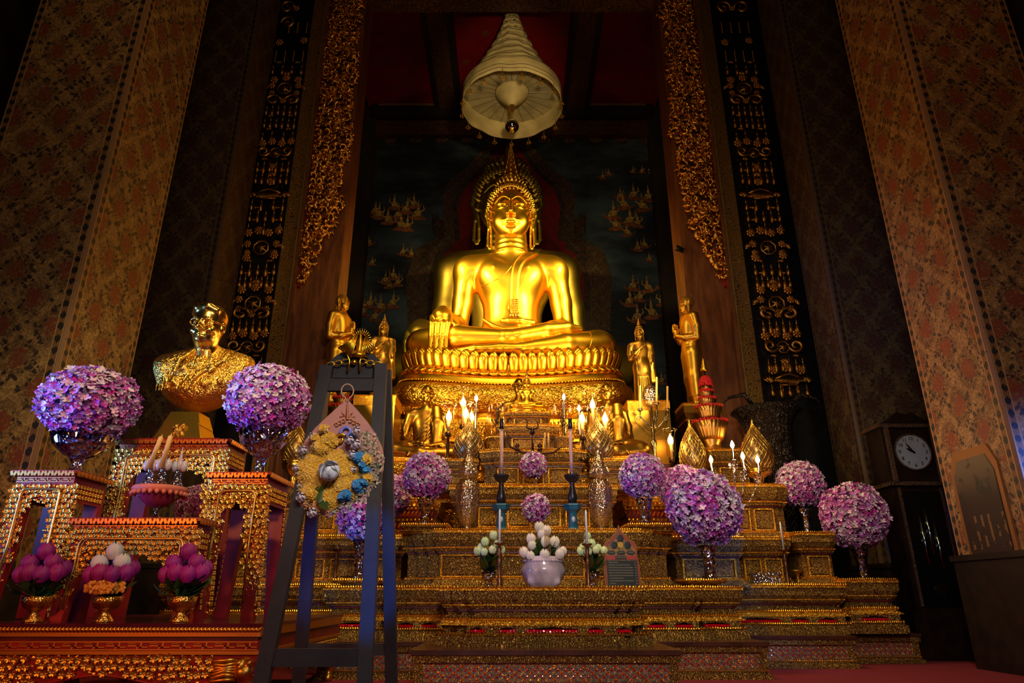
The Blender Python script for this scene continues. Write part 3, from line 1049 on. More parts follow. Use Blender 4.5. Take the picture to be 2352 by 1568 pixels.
def swag_mesh(side, ztop, zbot):
    """dense carved scroll work: curling leaves packed along the strip, pointed at the foot"""
    rr = random.Random(5 + side)
    b = MB()
    z = ztop; row = 0
    while z > zbot:
        t = (ztop - z) / (ztop - zbot)
        w = 0.56 * (1 - max(0, (t - 0.86) / 0.14) ** 1.1 * 0.8)
        w *= 1 - 0.06 * math.sin(t * 30)
        if t > 0.7: w *= 1 - 0.35 * (t - 0.7) / 0.3
        nx = max(1, round(w / 0.15))
        for i in range(nx):
            u = (i + 0.5 + rr.uniform(-.25, .25)) / nx
            X = side * (-0.0 + u * -w)          # measured from the outer edge inwards
            r0 = rr.uniform(0.07, 0.12)
            turns = rr.uniform(0.8, 1.3); a0 = rr.uniform(0, 6.28); sg = rr.choice((-1, 1))
            pts = []; rad = []
            for k in range(12):
                q = k / 11
                a = a0 + sg * q * turns * 6.28
                r = r0 * (1 - 0.82 * q)
                pts.append((X + r * math.cos(a), -0.05 - 0.09 * q - 0.015 * rr.random(), z + r * math.sin(a)))
                rad.append(0.005 + 0.027 * math.sin(PI * min(1, 0.12 + q * 0.86)))
            b.tube(pts, rad, 6, sq=(1.2, 0.8))
            b.ball(pts[-1], 0.022, 6, 4)
            for j in range(5):                   # leaf lobes fringe each scroll
                q = pts[1 + j]; a = a0 + sg * (1 + j) / 11 * turns * 6.28
                l = rr.uniform(0.04, 0.075)
                ox, oz = math.cos(a + sg * .5), math.sin(a + sg * .5)
                b.tube([q, (q[0] + ox * l * .5, q[1] - 0.035, q[2] + oz * l * .5), (q[0] + ox * l, q[1] + 0.01, q[2] + oz * l)], [0.014, 0.017, 0.003], 5)
        z -= 0.105; row += 1
    return b


def jamb(side, label):
    t = thing('carved_jamb', label, 'door jamb', (side * 3.2, 9.0, 0))
    S = side
    def bx(x0, x1, y0, y1, z0, z1): return MB().boxx(S * x0, S * x1, y0, y1, z0, z1)
    bx(0.30, 0.93 if side < 0 else 1.16, 0.05, 0.35, 0, 12.6).build('black_board', BLACK, t)
    bx(0.07, 0.27, 0.0, 0.3, 0, 12.6).build('patterned_strip', sm.m, t)
    bx(0.27, 0.30, 0.0, 0.3, 0, 12.6).build('black_fillet', BLACK, t)
    bx(0.035, 0.06, -0.03, 0.3, 0, 12.6).build('gold_moulding', LINE, t)
    bx(0.06, 0.07, -0.01, 0.3, 0, 12.6).build('black_fillet', BLACK, t)
    bx(-0.02, 0.03, -0.02, 0.3, 0, 12.6).build('brown_moulding', WOODP, t)
    bx(-0.62, -0.02, 0.1, 0.6, 0, 12.6).build('wooden_post', WOODP, t)
    zb = at(700, 655, 9.0)[2]
    bx(-0.06, 0.0, 0.03, 0.1, zb, 12.0).build('red_backing', RED_LAC, t)
    b = swag_mesh(side, 11.2, zb + 0.05)
    o = b.build('scroll_carving', SWAG, t, smooth=True)
    o.location = (0, 0.12, 0); o['kind'] = 'stuff'
    return t


jamb(-1, 'left wooden door jamb with carved gilded scroll swag and gold patterned strip')
jamb(1, 'right wooden door jamb with carved gilded scroll swag and gold patterned strip')

# small spot lamps clipped to the inner faces of the jambs
def clip_spot(X, Z, label):
    t = thing('spotlight', label, 'spotlight', (X, 9.05, Z))
    s = -1 if X > 0 else 1
    MB().lathe([(0.001, -0.07), (0.035, -0.07), (0.045, 0.03), (0.05, 0.06), (0.001, 0.06)], 14, xf((s * 0.03, 0, 0), (0, s * 1.1, 0))).build('housing', BLACK, t, True)
    MB().box((0, 0.03, 0.0), (0.02, 0.1, 0.03)).build('bracket', BLACK, t)
clip_spot(2.56, at(1594, 568, 9.0)[2], 'small black spotlight clipped to the right wooden post')
# ------------------------------------------------------------------ the seated images
BX, BY, BZ = -0.02, 10.2, 3.88


def interp(z, zs, xs):
    return np.interp(z, zs, xs)


def seated_body():
    s = Sculpt()
    # torso
    s.ell((0, .06, .50), (.60, .46, .42), .12)
    s.ell((0, .05, .82), (.45, .33, .42), .15)
    s.ell((0, .05, 1.15), (.45, .31, .45), .15)
    s.ell((0, .05, 1.50), (.60, .36, .42), .15)
    s.ell((-.26, -.14, 1.58), (.27, .17, .25), .14)
    s.ell((.26, -.14, 1.58), (.27, .17, .25), .14)
    s.cap((-.5, .05, 1.80), (.5, .05, 1.80), .19, .19, .14)
    s.cap((-.05, .03, 1.9), (-.6, .06, 1.78), .16, .2, .1)
    s.cap((.05, .03, 1.9), (.6, .06, 1.78), .16, .2, .1)
    s.ell((-.74, .05, 1.70), (.24, .24, .27), .12)
    s.ell((.74, .05, 1.70), (.24, .24, .27), .12)
    # neck with three rings
    s.cap((0, .03, 1.85), (0, .0, 2.35), .285, .27, .07)
    for z, r in ((1.99, .305), (2.085, .295), (2.175, .288)):
        s.ell((0, .01, z), (r, r, .052), .012)
    # arm reaching down over the shin (viewer's left)
    s.path([(-.76, .06, 1.62), (-.80, .06, 1.2), (-.86, .02, .80)], [.20, .165, .15], .06)
    s.path([(-.86, .02, .80), (-.95, -.38, .74), (-1.0, -.66, .66)], [.155, .14, .10], .05)
    # arm folded into the lap (viewer's right)
    s.path([(.76, .06, 1.62), (.84, .08, 1.2), (.88, .04, .78)], [.20, .17, .155], .06)
    s.path([(.88, .04, .78), (.66, -.32, .66), (.40, -.58, .54)], [.155, .125, .082], .04)
    # thighs
    s.path([(-.35, .1, .34), (-.9, -.22, .30), (-1.32, -.5, .28)], [.34, .30, .265], .1)
    s.path([(.35, .1, .34), (.9, -.22, .30), (1.34, -.5, .28)], [.34, .30, .27], .1)
    # lower shin and foot
    s.path([(1.36, -.54, .24), (.8, -.88, .17), (.16, -1.02, .07)], [.26, .18, .098], .03)
    s.path([(.16, -1.02, .07), (-.12, -1.06, .06), (-.5, -1.04, .05), (-.78, -1.0, .03), (-1.0, -.98, .01)], [.10, .10, .085, .06, .03], .03, st=(1, 1, .8))
    s.cap((.16, -1.0, .06), (.11, -.97, .06), .115, .11, .01)
    # upper shin and foot lying on the other thigh
    s.path([(-1.34, -.56, .28), (-.8, -.84, .30), (-.05, -.94, .27)], [.262, .20, .118], .03)
    s.path([(-.05, -.94, .27), (.12, -.94, .30), (.50, -.86, .40), (.85, -.74, .49), (1.06, -.66, .52)], [.12, .115, .125, .10, .05], .03)
    s.path([(.5, -.72, .47), (.74, -.66, .55)], [.11, .06], .04)
    s.cap((-.07, -.94, .27), (-.02, -.94, .275), .135, .13, .01)
    # lap fill
    s.ell((0, -.45, .2), (.8, .45, .16), .1)
    # navel, chest points
    s.ell((0, -.27, 1.0), (.022, .05, .03), .02, sub=True)
    s.ell((-.27, -.325, 1.63), .02, .015); s.ell((.27, -.325, 1.63), .02, .015)
    return s


def hand_down():
    s = Sculpt()
    s.path([(-1.0, -.62, .68), (-1.02, -.80, .70), (-1.04, -.93, .60)], [.095, .12, .115], .06)
    s.ell((-1.03, -.86, .62), (.165, .12, .14), .06)
    for k, (x0, x1, zt, r) in enumerate(((-1.165, -1.165, .02, .031), (-1.085, -1.09, -.01, .035), (-1.0, -1.015, -.01, .036), (-.915, -.94, .0, .034))):
        s.path([(x0, -.93, .60), (x0, -1.02, .46), (x1, -1.045, .25), (x1, -1.03, zt)], [.045, .042, r + .003, r * .85], .018, k2=None)
    s.path([(-.92, -.86, .60), (-.82, -.93, .46), (-.80, -.98, .34), (-.86, -.99, .22)], [.06, .05, .042, .034], .03)
    return s


def hand_lap():
    s = Sculpt()
    s.path([(.44, -.55, .56), (.28, -.68, .50), (.12, -.76, .48)], [.085, .085, .07], .05)
    s.ell((.2, -.75, .47), (.18, .15, .07), .05)
    for k in range(4):
        y = -.86 + .075 * k
        z = .44 + .02 * k
        s.path([(.10, y, z), (-.10, y - .01, z - .02), (-.27, y, z + .05), (-.40, y + .02, z + .15)], [.044, .042, .038, .026], .012)
    s.path([(.33, -.82, .54), (.14, -.88, .56), (-.02, -.88, .565), (-.13, -.87, .57)], [.06, .048, .04, .032], .03)
    return s


def buddha_head():
    s = Sculpt()
    s.ell((0, .05, 2.86), (.35, .38, .46), .05)
    s.ell((0, -.06, 2.60), (.315, .31, .36), .10)
    s.ell((0, -.16, 2.40), (.22, .20, .20), .10)
    s.ell((0, -.27, 2.285), (.085, .07, .06), .06)
    s.ell((-.17, -.2, 2.52), (.13, .13, .16), .06); s.ell((.17, -.2, 2.52), (.13, .13, .16), .06)
    # brow arches, continuous with the nose ridge
    for q in (-1, 1):
        pts = []
        for k in range(10):
            t = k / 9
            a = PI * (1 - t) * 0.97
            x_ = q * (.152 - .125 * math.cos(PI - a) * -1)
            x_ = q * (.035 + .235 * t)
            z_ = 2.83 + .115 * math.sin(PI * (0.12 + .80 * t)) - .05 * t
            y_ = -.385 + .43 * (abs(x_) ** 2) * 2.0
            pts.append((x_, y_, z_))
        s.path(pts, .014, .014)
        # eyeball and half closed lids
        s.ell((q * .145, -.275, 2.775), (.098, .085, .05), .03)
        s.ell((q * .145, -.288, 2.79), (.100, .085, .042), .004)
        s.path([(q * .045, -.352, 2.755), (q * .10, -.378, 2.748), (q * .15, -.376, 2.746), (q * .2, -.352, 2.752), (q * .25, -.30, 2.768)], [.006, .008, .008, .008, .005], .004)
        s.ell((q * .145, -.372, 2.733), (.080, .02, .011), .005, sub=True)
        # nostril wings
        s.ell((q * .058, -.40, 2.565), (.036, .042, .032), .014)
        s.ell((q * .035, -.43, 2.538), (.015, .02, .014), .006, sub=True)
    s.path([(0, -.35, 2.90), (0, -.375, 2.80), (0, -.425, 2.67), (0, -.465, 2.585)], [.020, .022, .028, .040], .03)
    s.ell((0, -.345, 2.93), (.013, .012, .03), .01)
    # mouth
    s.ell((0, -.335, 2.455), (.14, .06, .07), .05)
    s.path([(-.135, -.335, 2.468), (-.07, -.385, 2.468), (-.03, -.405, 2.476), (0, -.402, 2.470), (.03, -.405, 2.476), (.07, -.385, 2.468), (.135, -.335, 2.468)], [.008, .019, .022, .020, .022, .019, .008], .008)
    s.path([(-.09, -.368, 2.432), (-.04, -.392, 2.420), (0, -.398, 2.418), (.04, -.392, 2.420), (.09, -.368, 2.432)], [.010, .022, .026, .022, .010], .010)
    s.path([(-.15, -.345, 2.456), (-.06, -.425, 2.448), (0, -.435, 2.447), (.06, -.425, 2.448), (.15, -.345, 2.456)], [.005, .006, .006, .006, .005], .008, sub=True)
    s.ell((0, -.36, 2.36), (.07, .03, .016), .03, sub=True)
    return s


def ears(q0):
    s = Sculpt()
    for q in (q0,):
        s.path([(q * .35, .02, 2.98), (q * .41, .06, 2.92), (q * .425, .07, 2.80), (q * .39, .05, 2.66), (q * .375, .03, 2.5)], [.03, .035, .035, .03, .03], .02)
        s.path([(q * .345, -.03, 2.82), (q * .365, -.03, 2.68), (q * .355, -.02, 2.52)], [.02, .022, .02], .02)
        s.ell((q * .36, .03, 2.82), (.035, .06, .14), .02)
        s.path([(q * .345, -.02, 2.55), (q * .338, -.02, 2.36), (q * .335, -.02, 2.17), (q * .35, -.03, 2.10)], [.022, .02, .02, .018], .015)
        s.path([(q * .385, .03, 2.52), (q * .395, .03, 2.34), (q * .395, .0, 2.18), (q * .365, -.03, 2.10)], [.024, .022, .022, .02], .015)
    return s


def hair_cap():
    s = Sculpt()
    s.ell((0, .12, 2.95), (.40, .40, .46), .05)
    s.ell((0, .14, 3.38), (.27, .27, .26), .08)
    s.ell((0, -.30, 2.66), (.29, .30, .56), .02, sub=True)
    return s


def curl_mesh():
    """rows of little stacked snail curls over the head"""
    b = MB()
    prof = [(.030, -.01), (.035, .010), (.023, .017), (.029, .028), (.018, .035), (.021, .045), (.010, .052), (.001, .062)]
    def hairline(x):
        return 3.19 - 1.05 * abs(x) ** 2.1 * 2.6
    for (cx, cy, cz, rx, ry, rz, z0, z1, step) in ((0, .10, 2.95, .385, .385, .45, 2.62, 3.36, .072), (0, .14, 3.36, .255, .255, .25, 3.34, 3.62, .068)):
        n = max(2, int((z1 - z0) / (step * .85)))
        for i in range(n + 1):
            z = z0 + (z1 - z0) * i / n
            w = 1 - ((z - cz) / rz) ** 2
            if w <= 0.02: continue
            w = math.sqrt(w)
            m = max(5, int(2 * PI * rx * w / step))
            for k in range(m):
                a = 2 * PI * (k + .5 * (i % 2)) / m
                x_, y_ = cx + rx * w * math.cos(a), cy + ry * w * math.sin(a)
                if y_ > .2 and z < 3.0: continue
                if y_ < .12 and z < 3.36:
                    if abs(x_) < .325 and z < hairline(x_) - .03: continue
                N = Vector(((x_ - cx) / rx ** 2, (y_ - cy) / ry ** 2, (z - cz) / rz ** 2)).normalized()
                N = (N + Vector((0, .0, .5))).normalized()
                p = Vector((x_, y_, z))
                b.lathe(prof, 6, along(p, p + N), cap=False)
    # row along the hair line
    for k in range(27):
        a = PI * (k / 26)
        x_ = -.345 * math.cos(a)
        z_ = 2.62 + .56 * math.sin(a) ** .62
        y_ = -.10 - .19 * math.sin(a)
        p = Vector((x_, y_, z_))
        N = Vector((x_ * 1.6, -.5, .75 * math.sin(a) + .15)).normalized()
        b.lathe(prof, 7, along(p, p + N) @ xf(sc=1.0), cap=False)
    return b


def flame_mesh(lobes=True):
    b = MB()
    prof = [(.15, 3.56), (.155, 3.64), (.135, 3.76), (.115, 3.88), (.088, 4.02), (.066, 4.15), (.042, 4.28), (.020, 4.38), (.003, 4.46)]
    b.lathe(prof, 16, xf((0, .08, 0)), flute=8, fl=.10, sq=(1, .62), twist=.1)
    for z, r in ((3.58, .06), (3.68, .055), (3.80, .048), (3.92, .04), (4.05, .032)):
        for q in (-1, 0, 1):
            x_ = q * (.115 - (z - 3.56) * .15)
            y_ = -.03 if q == 0 else .03
            p = (x_, y_ - (.02 if q == 0 else 0), z)
            b.tube([p, (x_ * 1.06, y_ - .025, z + .05), (x_ * .9, y_, z + .12)], [r * .5, r * .38, .004], 6)
    b.ball((0, -.045, 3.74), (.028, .03, .045), 8, 6)
    return b


def tassel_end():
    b = MB()
    for k in range(9):
        z = .92 + .027 * k
        for q in (-1, 0, 1):
            b.ball((.06 + q * .042, -.30, z), (.024, .02, .013), 8, 5)
    for q in (-1.4, -.5, .5, 1.4):
        b.tube([(.06 + q * .04, -.30, .93), (.06 + q * .045, -.305, .88), (.06 + q * .05, -.29, .83)], [.014, .02, .004], 6)
    return b


def make_buddha(name, label, loc, mat, curlmat, scale=1.0, res=0.021, hres=0.0085):
    t = thing(name, label, 'statue', loc)
    bo = sculpt_obj(seated_body(), 'body', mat, res, t, 3)
    def hem(name, xz, r=.011):
        p = smooth_pts(drape(bo, xz), 4)
        MB().tube(p, r, 6).build(name, mat, t, True)
    hem('robe_hem', [(.30, 2.02), (.20, 1.93), (.12, 1.82), (.06, 1.72), (.0, 1.62), (-.08, 1.52), (-.20, 1.44), (-.36, 1.39), (-.50, 1.37)])
    hem('knee_hem', [(1.10, .50), (1.20, .40), (1.21, .28), (1.17, .14), (1.10, .02)])
    hem('knee_hem', [(-1.22, .54), (-1.19, .40), (-1.17, .28), (-1.14, .14), (-1.10, .04)])
    # folded sash over the shoulder
    eL = [(.27, 1.99), (.17, 1.88), (.085, 1.74), (.03, 1.60), (.01, 1.45), (.0, 1.2), (.0, .92)]
    eR = [(.46, 1.97), (.34, 1.86), (.24, 1.74), (.165, 1.60), (.13, 1.45), (.12, 1.2), (.12, .92)]
    N = 40; lp, rp = [], []
    for i in range(N):
        u = i / (N - 1) * 6; k = min(5, int(u)); q = u - k
        l_ = [eL[k][j] + (eL[k + 1][j] - eL[k][j]) * q for j in (0, 1)]; r_ = [eR[k][j] + (eR[k + 1][j] - eR[k][j]) * q for j in (0, 1)]
        row = []
        for j in range(5):
            x_, z_ = l_[0] + (r_[0] - l_[0]) * j / 4, l_[1] + (r_[1] - l_[1]) * j / 4
            h_ = drape(bo, [(x_, z_), (x_, z_ - .001)], .022)
            row.append(h_[0])
        lp.append(row)
    for j in range(5):
        col_ = smooth_pts([r[j] for r in lp], 5)
        for i in range(N): lp[i][j] = col_[i]
    b = MB(); v = [tuple(p) for r in lp for p in r] + [tuple(p + Vector((0, .04, 0))) for r in lp for p in r]
    f = [(i * 5 + j, (i + 1) * 5 + j, (i + 1) * 5 + j + 1, i * 5 + j + 1) for i in range(N - 1) for j in range(4)]
    m_ = N * 5
    f += [(i * 5, i * 5 + m_, (i + 1) * 5 + m_, (i + 1) * 5) for i in range(N - 1)] + [(i * 5 + 4, (i + 1) * 5 + 4, (i + 1) * 5 + 4 + m_, i * 5 + 4 + m_) for i in range(N - 1)]
    b.add(v, f)
    b.build('shoulder_sash', mat, t, True)
    for j in (0, 4):
        MB().tube([r[j] for r in lp], .010, 6).build('sash_edge', mat, t, True)
    sculpt_obj(hand_down(), 'right_hand', mat, .0115, t, 2)
    sculpt_obj(hand_lap(), 'left_hand', mat, .0115, t, 2)
    sculpt_obj(buddha_head(), 'head', mat, hres, t, 2)
    for q in (-1, 1): sculpt_obj(ears(q), 'long_ear', mat, .010, t, 2)
    sculpt_obj(hair_cap(), 'hair', curlmat, .018, t, 2)
    curl_mesh().build('hair_curls', curlmat, t, True, kind='stuff')
    flame_mesh().build('flame_finial', curlmat, t, True, label='flame-shaped finial')
    tassel_end().build('robe_tassel', curlmat, t, True)
    for ch in t.children:                       # lengthen the trunk and shorten the finial
        me = ch.data; n = len(me.vertices)
        co = np.empty(n * 3, np.float32); me.vertices.foreach_get('co', co); co = co.reshape(-1, 3)
        if ch.name.startswith('flame'):
            co[:, 2] = 3.56 + (co[:, 2] - 3.56) * .84
        u = np.clip((co[:, 2] - .75) / 1.05, 0, 1); u = u * u * (3 - 2 * u)
        co[:, 2] += RAISE * u
        me.vertices.foreach_set('co', co.ravel()); me.update()
    t.scale = (scale,) * 3
    return t


RAISE = .13
HAIRG = gold('curl_gold', (0.85, 0.46, 0.05), 0.3, 0.03)
buddha = make_buddha('seated_buddha', 'large bright gold seated Buddha touching the earth, in front of a greener one', (BX, BY, BZ), G_POL, HAIRG)
bb = copy_tree(buddha)
bb['label'] = 'larger greenish gold seated Buddha seen around the edges of the bright one'
bb.location = (-0.10, 11.9, 4.02); bb.scale = (1.47, 1.05, 1.40)
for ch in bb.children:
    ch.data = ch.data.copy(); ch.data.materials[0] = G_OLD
    if ch.name.startswith('flame'): ch.scale = (.8, 1, .9)
    if ch.name.split('.')[0] in ('head', 'hair', 'hair_curls', 'long_ear'): ch.scale = (1.14, 1.0, 1.0)
# dark slits of the eyes
HEADPARTS = [c for c in buddha.children if c.name.split('.')[0] in ('head', 'hair', 'hair_curls', 'long_ear', 'flame_finial')]
EYE_D = plain('black_inlay', (0.01, 0.008, 0.006), 0.2)
for q in (-1, 1):
    MB().ball((q * .137, -.358, 2.735 + RAISE), (.040, .016, .0095), 10, 6).build('inlaid_eye', EYE_D, buddha, True)
# ------------------------------------------------------------------ stepped altar
TEETH = gold('gilded_leaf_points', (1.0, 0.52, 0.05), 0.35, 0.04, 0.35, (0.4, 0.2, 0.03))
JEW_R = Mat('red_glass_jewel', 0.08, color=(0.5, 0.0, 0.012)); JEW_R.set('Coat Weight', 1.0); JEW_R = JEW_R.m
JEW_B = Mat('blue_glass_jewel', 0.06, color=(0.02, 0.22, 0.36)); JEW_B.set('Coat Weight', 1.0); JEW_B = JEW_B.m
LATT = plain('pale_lattice_inlay', (0.23, 0.13, 0.11), 0.35, 0.3, nz=0.3, scale=30)
TOPW = plain('polished_brown_top', (0.06, 0.02, 0.012), 0.25, nz=0.3, scale=5)


def foot(x0, x1, y0, y1, n, r, off):
    """plan of a block whose front corners step back n times by r"""
    L = [(x0 - off, y1)]
    for k in range(n):
        L.append((x0 + k * r - off, y0 + (n - k) * r * 0.5 - off)); L.append((x0 + (k + 1) * r - off, y0 + (n - k) * r * 0.5 - off))
    L.append((x0 + n * r - off, y0 - off))
    Rr = [(x0 + x1 - p[0], p[1]) for p in L[::-1]]
    return L + Rr


def slab(b, x0, x1, y0, y1, n, r, o0, z0, o1, z1):
    a = foot(x0, x1, y0, y1, n, r, o0); c = foot(x0, x1, y0, y1, n, r, o1)
    m = len(a)
    v = [(p[0], p[1], z0) for p in a] + [(p[0], p[1], z1) for p in c]
    f = [tuple(range(m - 1, -1, -1)), tuple(range(m, 2 * m))] + [(i, (i + 1) % m, m + (i + 1) % m, m + i) for i in range(m)]
    f = [q[::-1] for q in f]
    b.add(v, f)


def teeth_row(b, pts, z, h=0.022, w=0.020, lean=0.006):
    """little pointed leaves standing along the front and side edges"""
    for (xa, ya), (xb, yb) in zip(pts[:-1], pts[1:]):
        L = math.hypot(xb - xa, yb - ya)
        if L < w: continue
        n = max(1, int(L / w)); dx, dy = (xb - xa) / L, (yb - ya) / L
        nx, ny = dy, -dx
        for k in range(n):
            t = (k + 0.5) / n * L
            cx, cy = xa + dx * t, ya + dy * t
            s = L / n * 0.46; hh = h * R.uniform(.85, 1.1)
            o = lean
            v = [(cx - dx * s, cy - dy * s, z), (cx + nx * o - dx * s * .9, cy + ny * o - dy * s * .9, z + hh * .45), (cx, cy, z + hh), (cx + nx * o + dx * s * .9, cy + ny * o + dy * s * .9, z + hh * .45), (cx + dx * s, cy + dy * s, z), (cx + nx * 2 * o, cy + ny * 2 * o, z + hh * .35)]
            b.add(v, [(0, 5, 1), (1, 5, 2), (2, 5, 3), (3, 5, 4), (0, 4, 5), (0, 1, 2, 3, 4)])


def tier(label, x0, x1, y0, y1, z0, z1, n=2, r=0.07, wins=(), style='base', panels=5, cat='altar tier', mat=None, teeth=True):
    """one moulded gilded block: base slab, (open work with red glass), waist, cornice, crown of leaf points"""
    mat = mat or G_FIL
    xc = (x0 + x1) / 2
    t = thing('altar_tier', label, cat, (xc, y0, z0))
    X0, X1, Y1, H = x0 - xc, x1 - xc, y1 - y0, z1 - z0
    A = (X0, X1, 0, Y1, n, r)

    def S(name, m, *bands, kind=None):
        b = MB()
        for o0, h0, o1, h1 in bands: slab(b, *A, o0, h0 * H, o1, h1 * H)
        return b.build(name, m, t, kind=kind)
    if style == 'base':
        S('foot_slab', mat, (.05, 0, .05, .15), (.04, .15, .025, .19))
        S('openwork_band', mat, (-.01, .19, -.01, .36))
        S('ledge', G_EDGE, (.035, .36, .035, .385), (.02, .385, -.005, .45))
        S('waist', mat, (-.03, .45, -.03, .60), (-.012, .50, -.012, .53))
        S('red_groove', DARK_RED, (-.018, .60, -.018, .64))
        S('cornice', mat, (-.012, .64, .01, .70), (.0, .72, .03, .80), (.034, .80, .034, .96))
        for q_ in ((.012, .70, .012, .72), (.04, .96, .04, 1.0)): S('gilded_edge', G_EDGE, q_)
        # frame of the open work and the red glass behind it
        for (w0, w1) in wins:
            a, c = X0 + (X1 - X0) * w0, X0 + (X1 - X0) * w1
            MB().box(((a + c) / 2, -0.012, .265 * H), (c - a, .03, .05 * H)).build('red_glass', JEW_R, t)
            b = MB()
            m_ = max(3, int((c - a) / .022))
            for k in range(m_):
                b.ball((a + (c - a) * (k + .5) / m_, -.03, .25 * H + R.uniform(0, .02) * H), (.010, .007, .012 * R.uniform(.7, 1.3)), 6, 4)
            b.build('red_glass_beads', JEW_R, t, kind='stuff')
            for (za, zb) in ((.19, .225), (.30, .36)):
                q = MB()
                q.prism([(a, za * H), (c, za * H), (c - .02, zb * H - .004), ((a + c) / 2, (zb if za < .25 else za) * H + (.002 if za < .25 else .012)), (a + .02, zb * H - .004)] if za < .25 else
                        [(a, zb * H), (a, za * H), ((a + c) / 2, (za + .035) * H), (c, za * H), (c, zb * H)], -.032, -.008)
                q.build('openwork_rail', mat, t)
        xs = sorted([0.0] + [w for q in wins for w in q] + [1.0])
        for k in range(0, len(xs) - 1, 2):
            a, c = X0 + (X1 - X0) * xs[k], X0 + (X1 - X0) * xs[k + 1]
            if n: a = max(a, X0 + n * r - .02); c = min(c, X1 - n * r + .02)
            if c > a: MB().boxx(a, c, -.035, .0, .19 * H, .36 * H).build('openwork_post', mat, t)
        if teeth:
            b = MB()
            for off, hh in ((.03, .19), (.01, .45), (.036, 1.0)):
                teeth_row(b, foot(*A, off), hh * H, .05 * H + .004, .02)
            b.build('leaf_points', TEETH, t, kind='stuff')
    else:
        S('foot_slab', mat, (.045, 0, .045, .07), (.03, .07, .005, .14))
        S('waist', mat, (-.02, .14, -.02, .60))
        S('red_groove', DARK_RED, (-.008, .60, -.008, .63), (.002, .70, .002, .73))
        S('cornice', mat, (.0, .63, .015, .70), (.008, .73, .028, .83), (.034, .83, .034, .96))
        for q_ in ((.02, .685, .02, .70), (.04, .96, .04, 1.0), (.0, .145, -.0, .165)): S('gilded_edge', G_EDGE, q_)
        wx = (X1 - n * r) - (X0 + n * r)
        for k in range(panels):
            a = X0 + n * r + wx * (k + .08) / panels; c = X0 + n * r + wx * (k + .92) / panels
            q = MB()
            q.boxx(a, c, -.0, .03, .18 * H, .20 * H); q.boxx(a, c, -.0, .03, .55 * H, .57 * H)
            q.boxx(a, a + .014, -.0, .03, .2 * H, .55 * H); q.boxx(c - .014, c, -.0, .03, .2 * H, .55 * H)
            q.build('panel_frame', G_EDGE, t)
            MB().boxx(a + .03, c - .03, .006, .03, .23 * H, .52 * H).build('panel', mat, t)
        if teeth:
            b = MB()
            for off, hh in ((.036, 1.0), (.0, .165), (.02, .70)):
                teeth_row(b, foot(*A, off), hh * H, .022 if hh > .9 else .012, .02)
            b.build('leaf_points', TEETH, t, kind='stuff')
    return t


def plinth(label, x0, x1, y0, y1, z1, panels, cell=0.05):
    xc = (x0 + x1) / 2
    t = thing('jewelled_plinth', label, 'plinth', (xc, y0, 0))
    X0, X1, Y1 = x0 - xc, x1 - xc, y1 - y0
    H = z1
    MB().boxx(X0 - .03, X1 + .03, -.03, Y1, H - .03, H).build('top_board', TOPW, t)
    MB().boxx(X0 - .02, X1 + .02, -.02, Y1, H - .075, H - .03).build('upper_rail', G_FIL, t)
    MB().boxx(X0, X1, .01, Y1, .05, H - .075).build('core', DARK_RED, t)
    b = MB(); slab(b, X0, X1, 0, Y1, 0, 0, .03, 0, .03, .03); slab(b, X0, X1, 0, Y1, 0, 0, .02, .03, .0, .055)
    b.build('foot_moulding', G_FIL, t)
    b = MB(); teeth_row(b, [(X0 - .01, -.01), (X1 + .01, -.01)], .055, .016, .02)
    b.build('leaf_points', TEETH, t, kind='stuff')
    za, zb = .065, H - .08
    for k in range(panels + 1):
        xp = X0 + (X1 - X0) * k / panels
        xp = min(max(xp, X0 + .03), X1 - .03)
        MB().boxx(xp - .03, xp + .03, -.012, .02, .05, H - .075).build('post', G_FIL, t)
    pr, pb, pl = MB(), MB(), MB()
    for k in range(panels):
        a = X0 + (X1 - X0) * k / panels + .035; c = X0 + (X1 - X0) * (k + 1) / panels - .035
        nx = max(1, round((c - a) / cell)); nzr = max(2, round((zb - za) / cell * 1.3))
        dx = (c - a) / nx; dz = (zb - za) / nzr
        for i in range(nx):
            for j in range(nzr):
                cx, cz = a + dx * (i + .5), za + dz * (j + .5)
                for s_ in (-1, 1):
                    pl.add([(cx - dx / 2, 0.0, cz - s_ * dz / 2), (cx + dx / 2, 0.0, cz + s_ * dz / 2), (cx + dx / 2, -.002, cz + s_ * dz / 2 + .006), (cx - dx / 2, -.002, cz - s_ * dz / 2 + .006)], [(0, 1, 2, 3)])
                pl.lathe([(.013, 0), (.011, .006)], 6, xf((cx, .002, cz), (PI / 2, 0, 0)))
                (pr if (i + j) % 2 else pb).lathe([(.0075, .004), (.006, .008), (.001, .010)], 6, xf((cx, .002, cz), (PI / 2, 0, 0)), cap=False)
                pr.lathe([(.009, .0), (.007, .006), (.001, .008)], 6, xf((cx + dx / 2, .004, cz + dz / 2), (PI / 2, 0, 0)), cap=False)
                if R.random() < .5: pb.lathe([(.006, .0), (.001, .007)], 5, xf((cx, .004, cz + dz / 2), (PI / 2, 0, 0)), cap=False)
    MB().boxx(X0 + .02, X1 - .02, .003, .012, za - .01, zb + .01).build('lattice_ground', LATT, t)
    pl.build('lattice', G_EDGE, t, kind='stuff'); pr.build('red_jewels', JEW_R, t, kind='stuff'); pb.build('blue_jewels', JEW_B, t, kind='stuff')
    return t


PZ = .265
plinth('front brown-topped plinth with a lattice of red and blue jewels', -.64, 1.09, 4.9, 5.74, PZ, 1)
plinth('jewelled lattice plinth one step behind the front one', -1.5, 1.97, 5.76, 6.58, PZ, 3)
plinth('jewelled lattice plinth two steps behind the front one', -2.62, 3.05, 6.6, 7.03, PZ, 5)
plinth('rearmost and widest jewelled plinth ending beside the tall clock', -3.1, 3.88, 7.05, 8.05, PZ, 7)

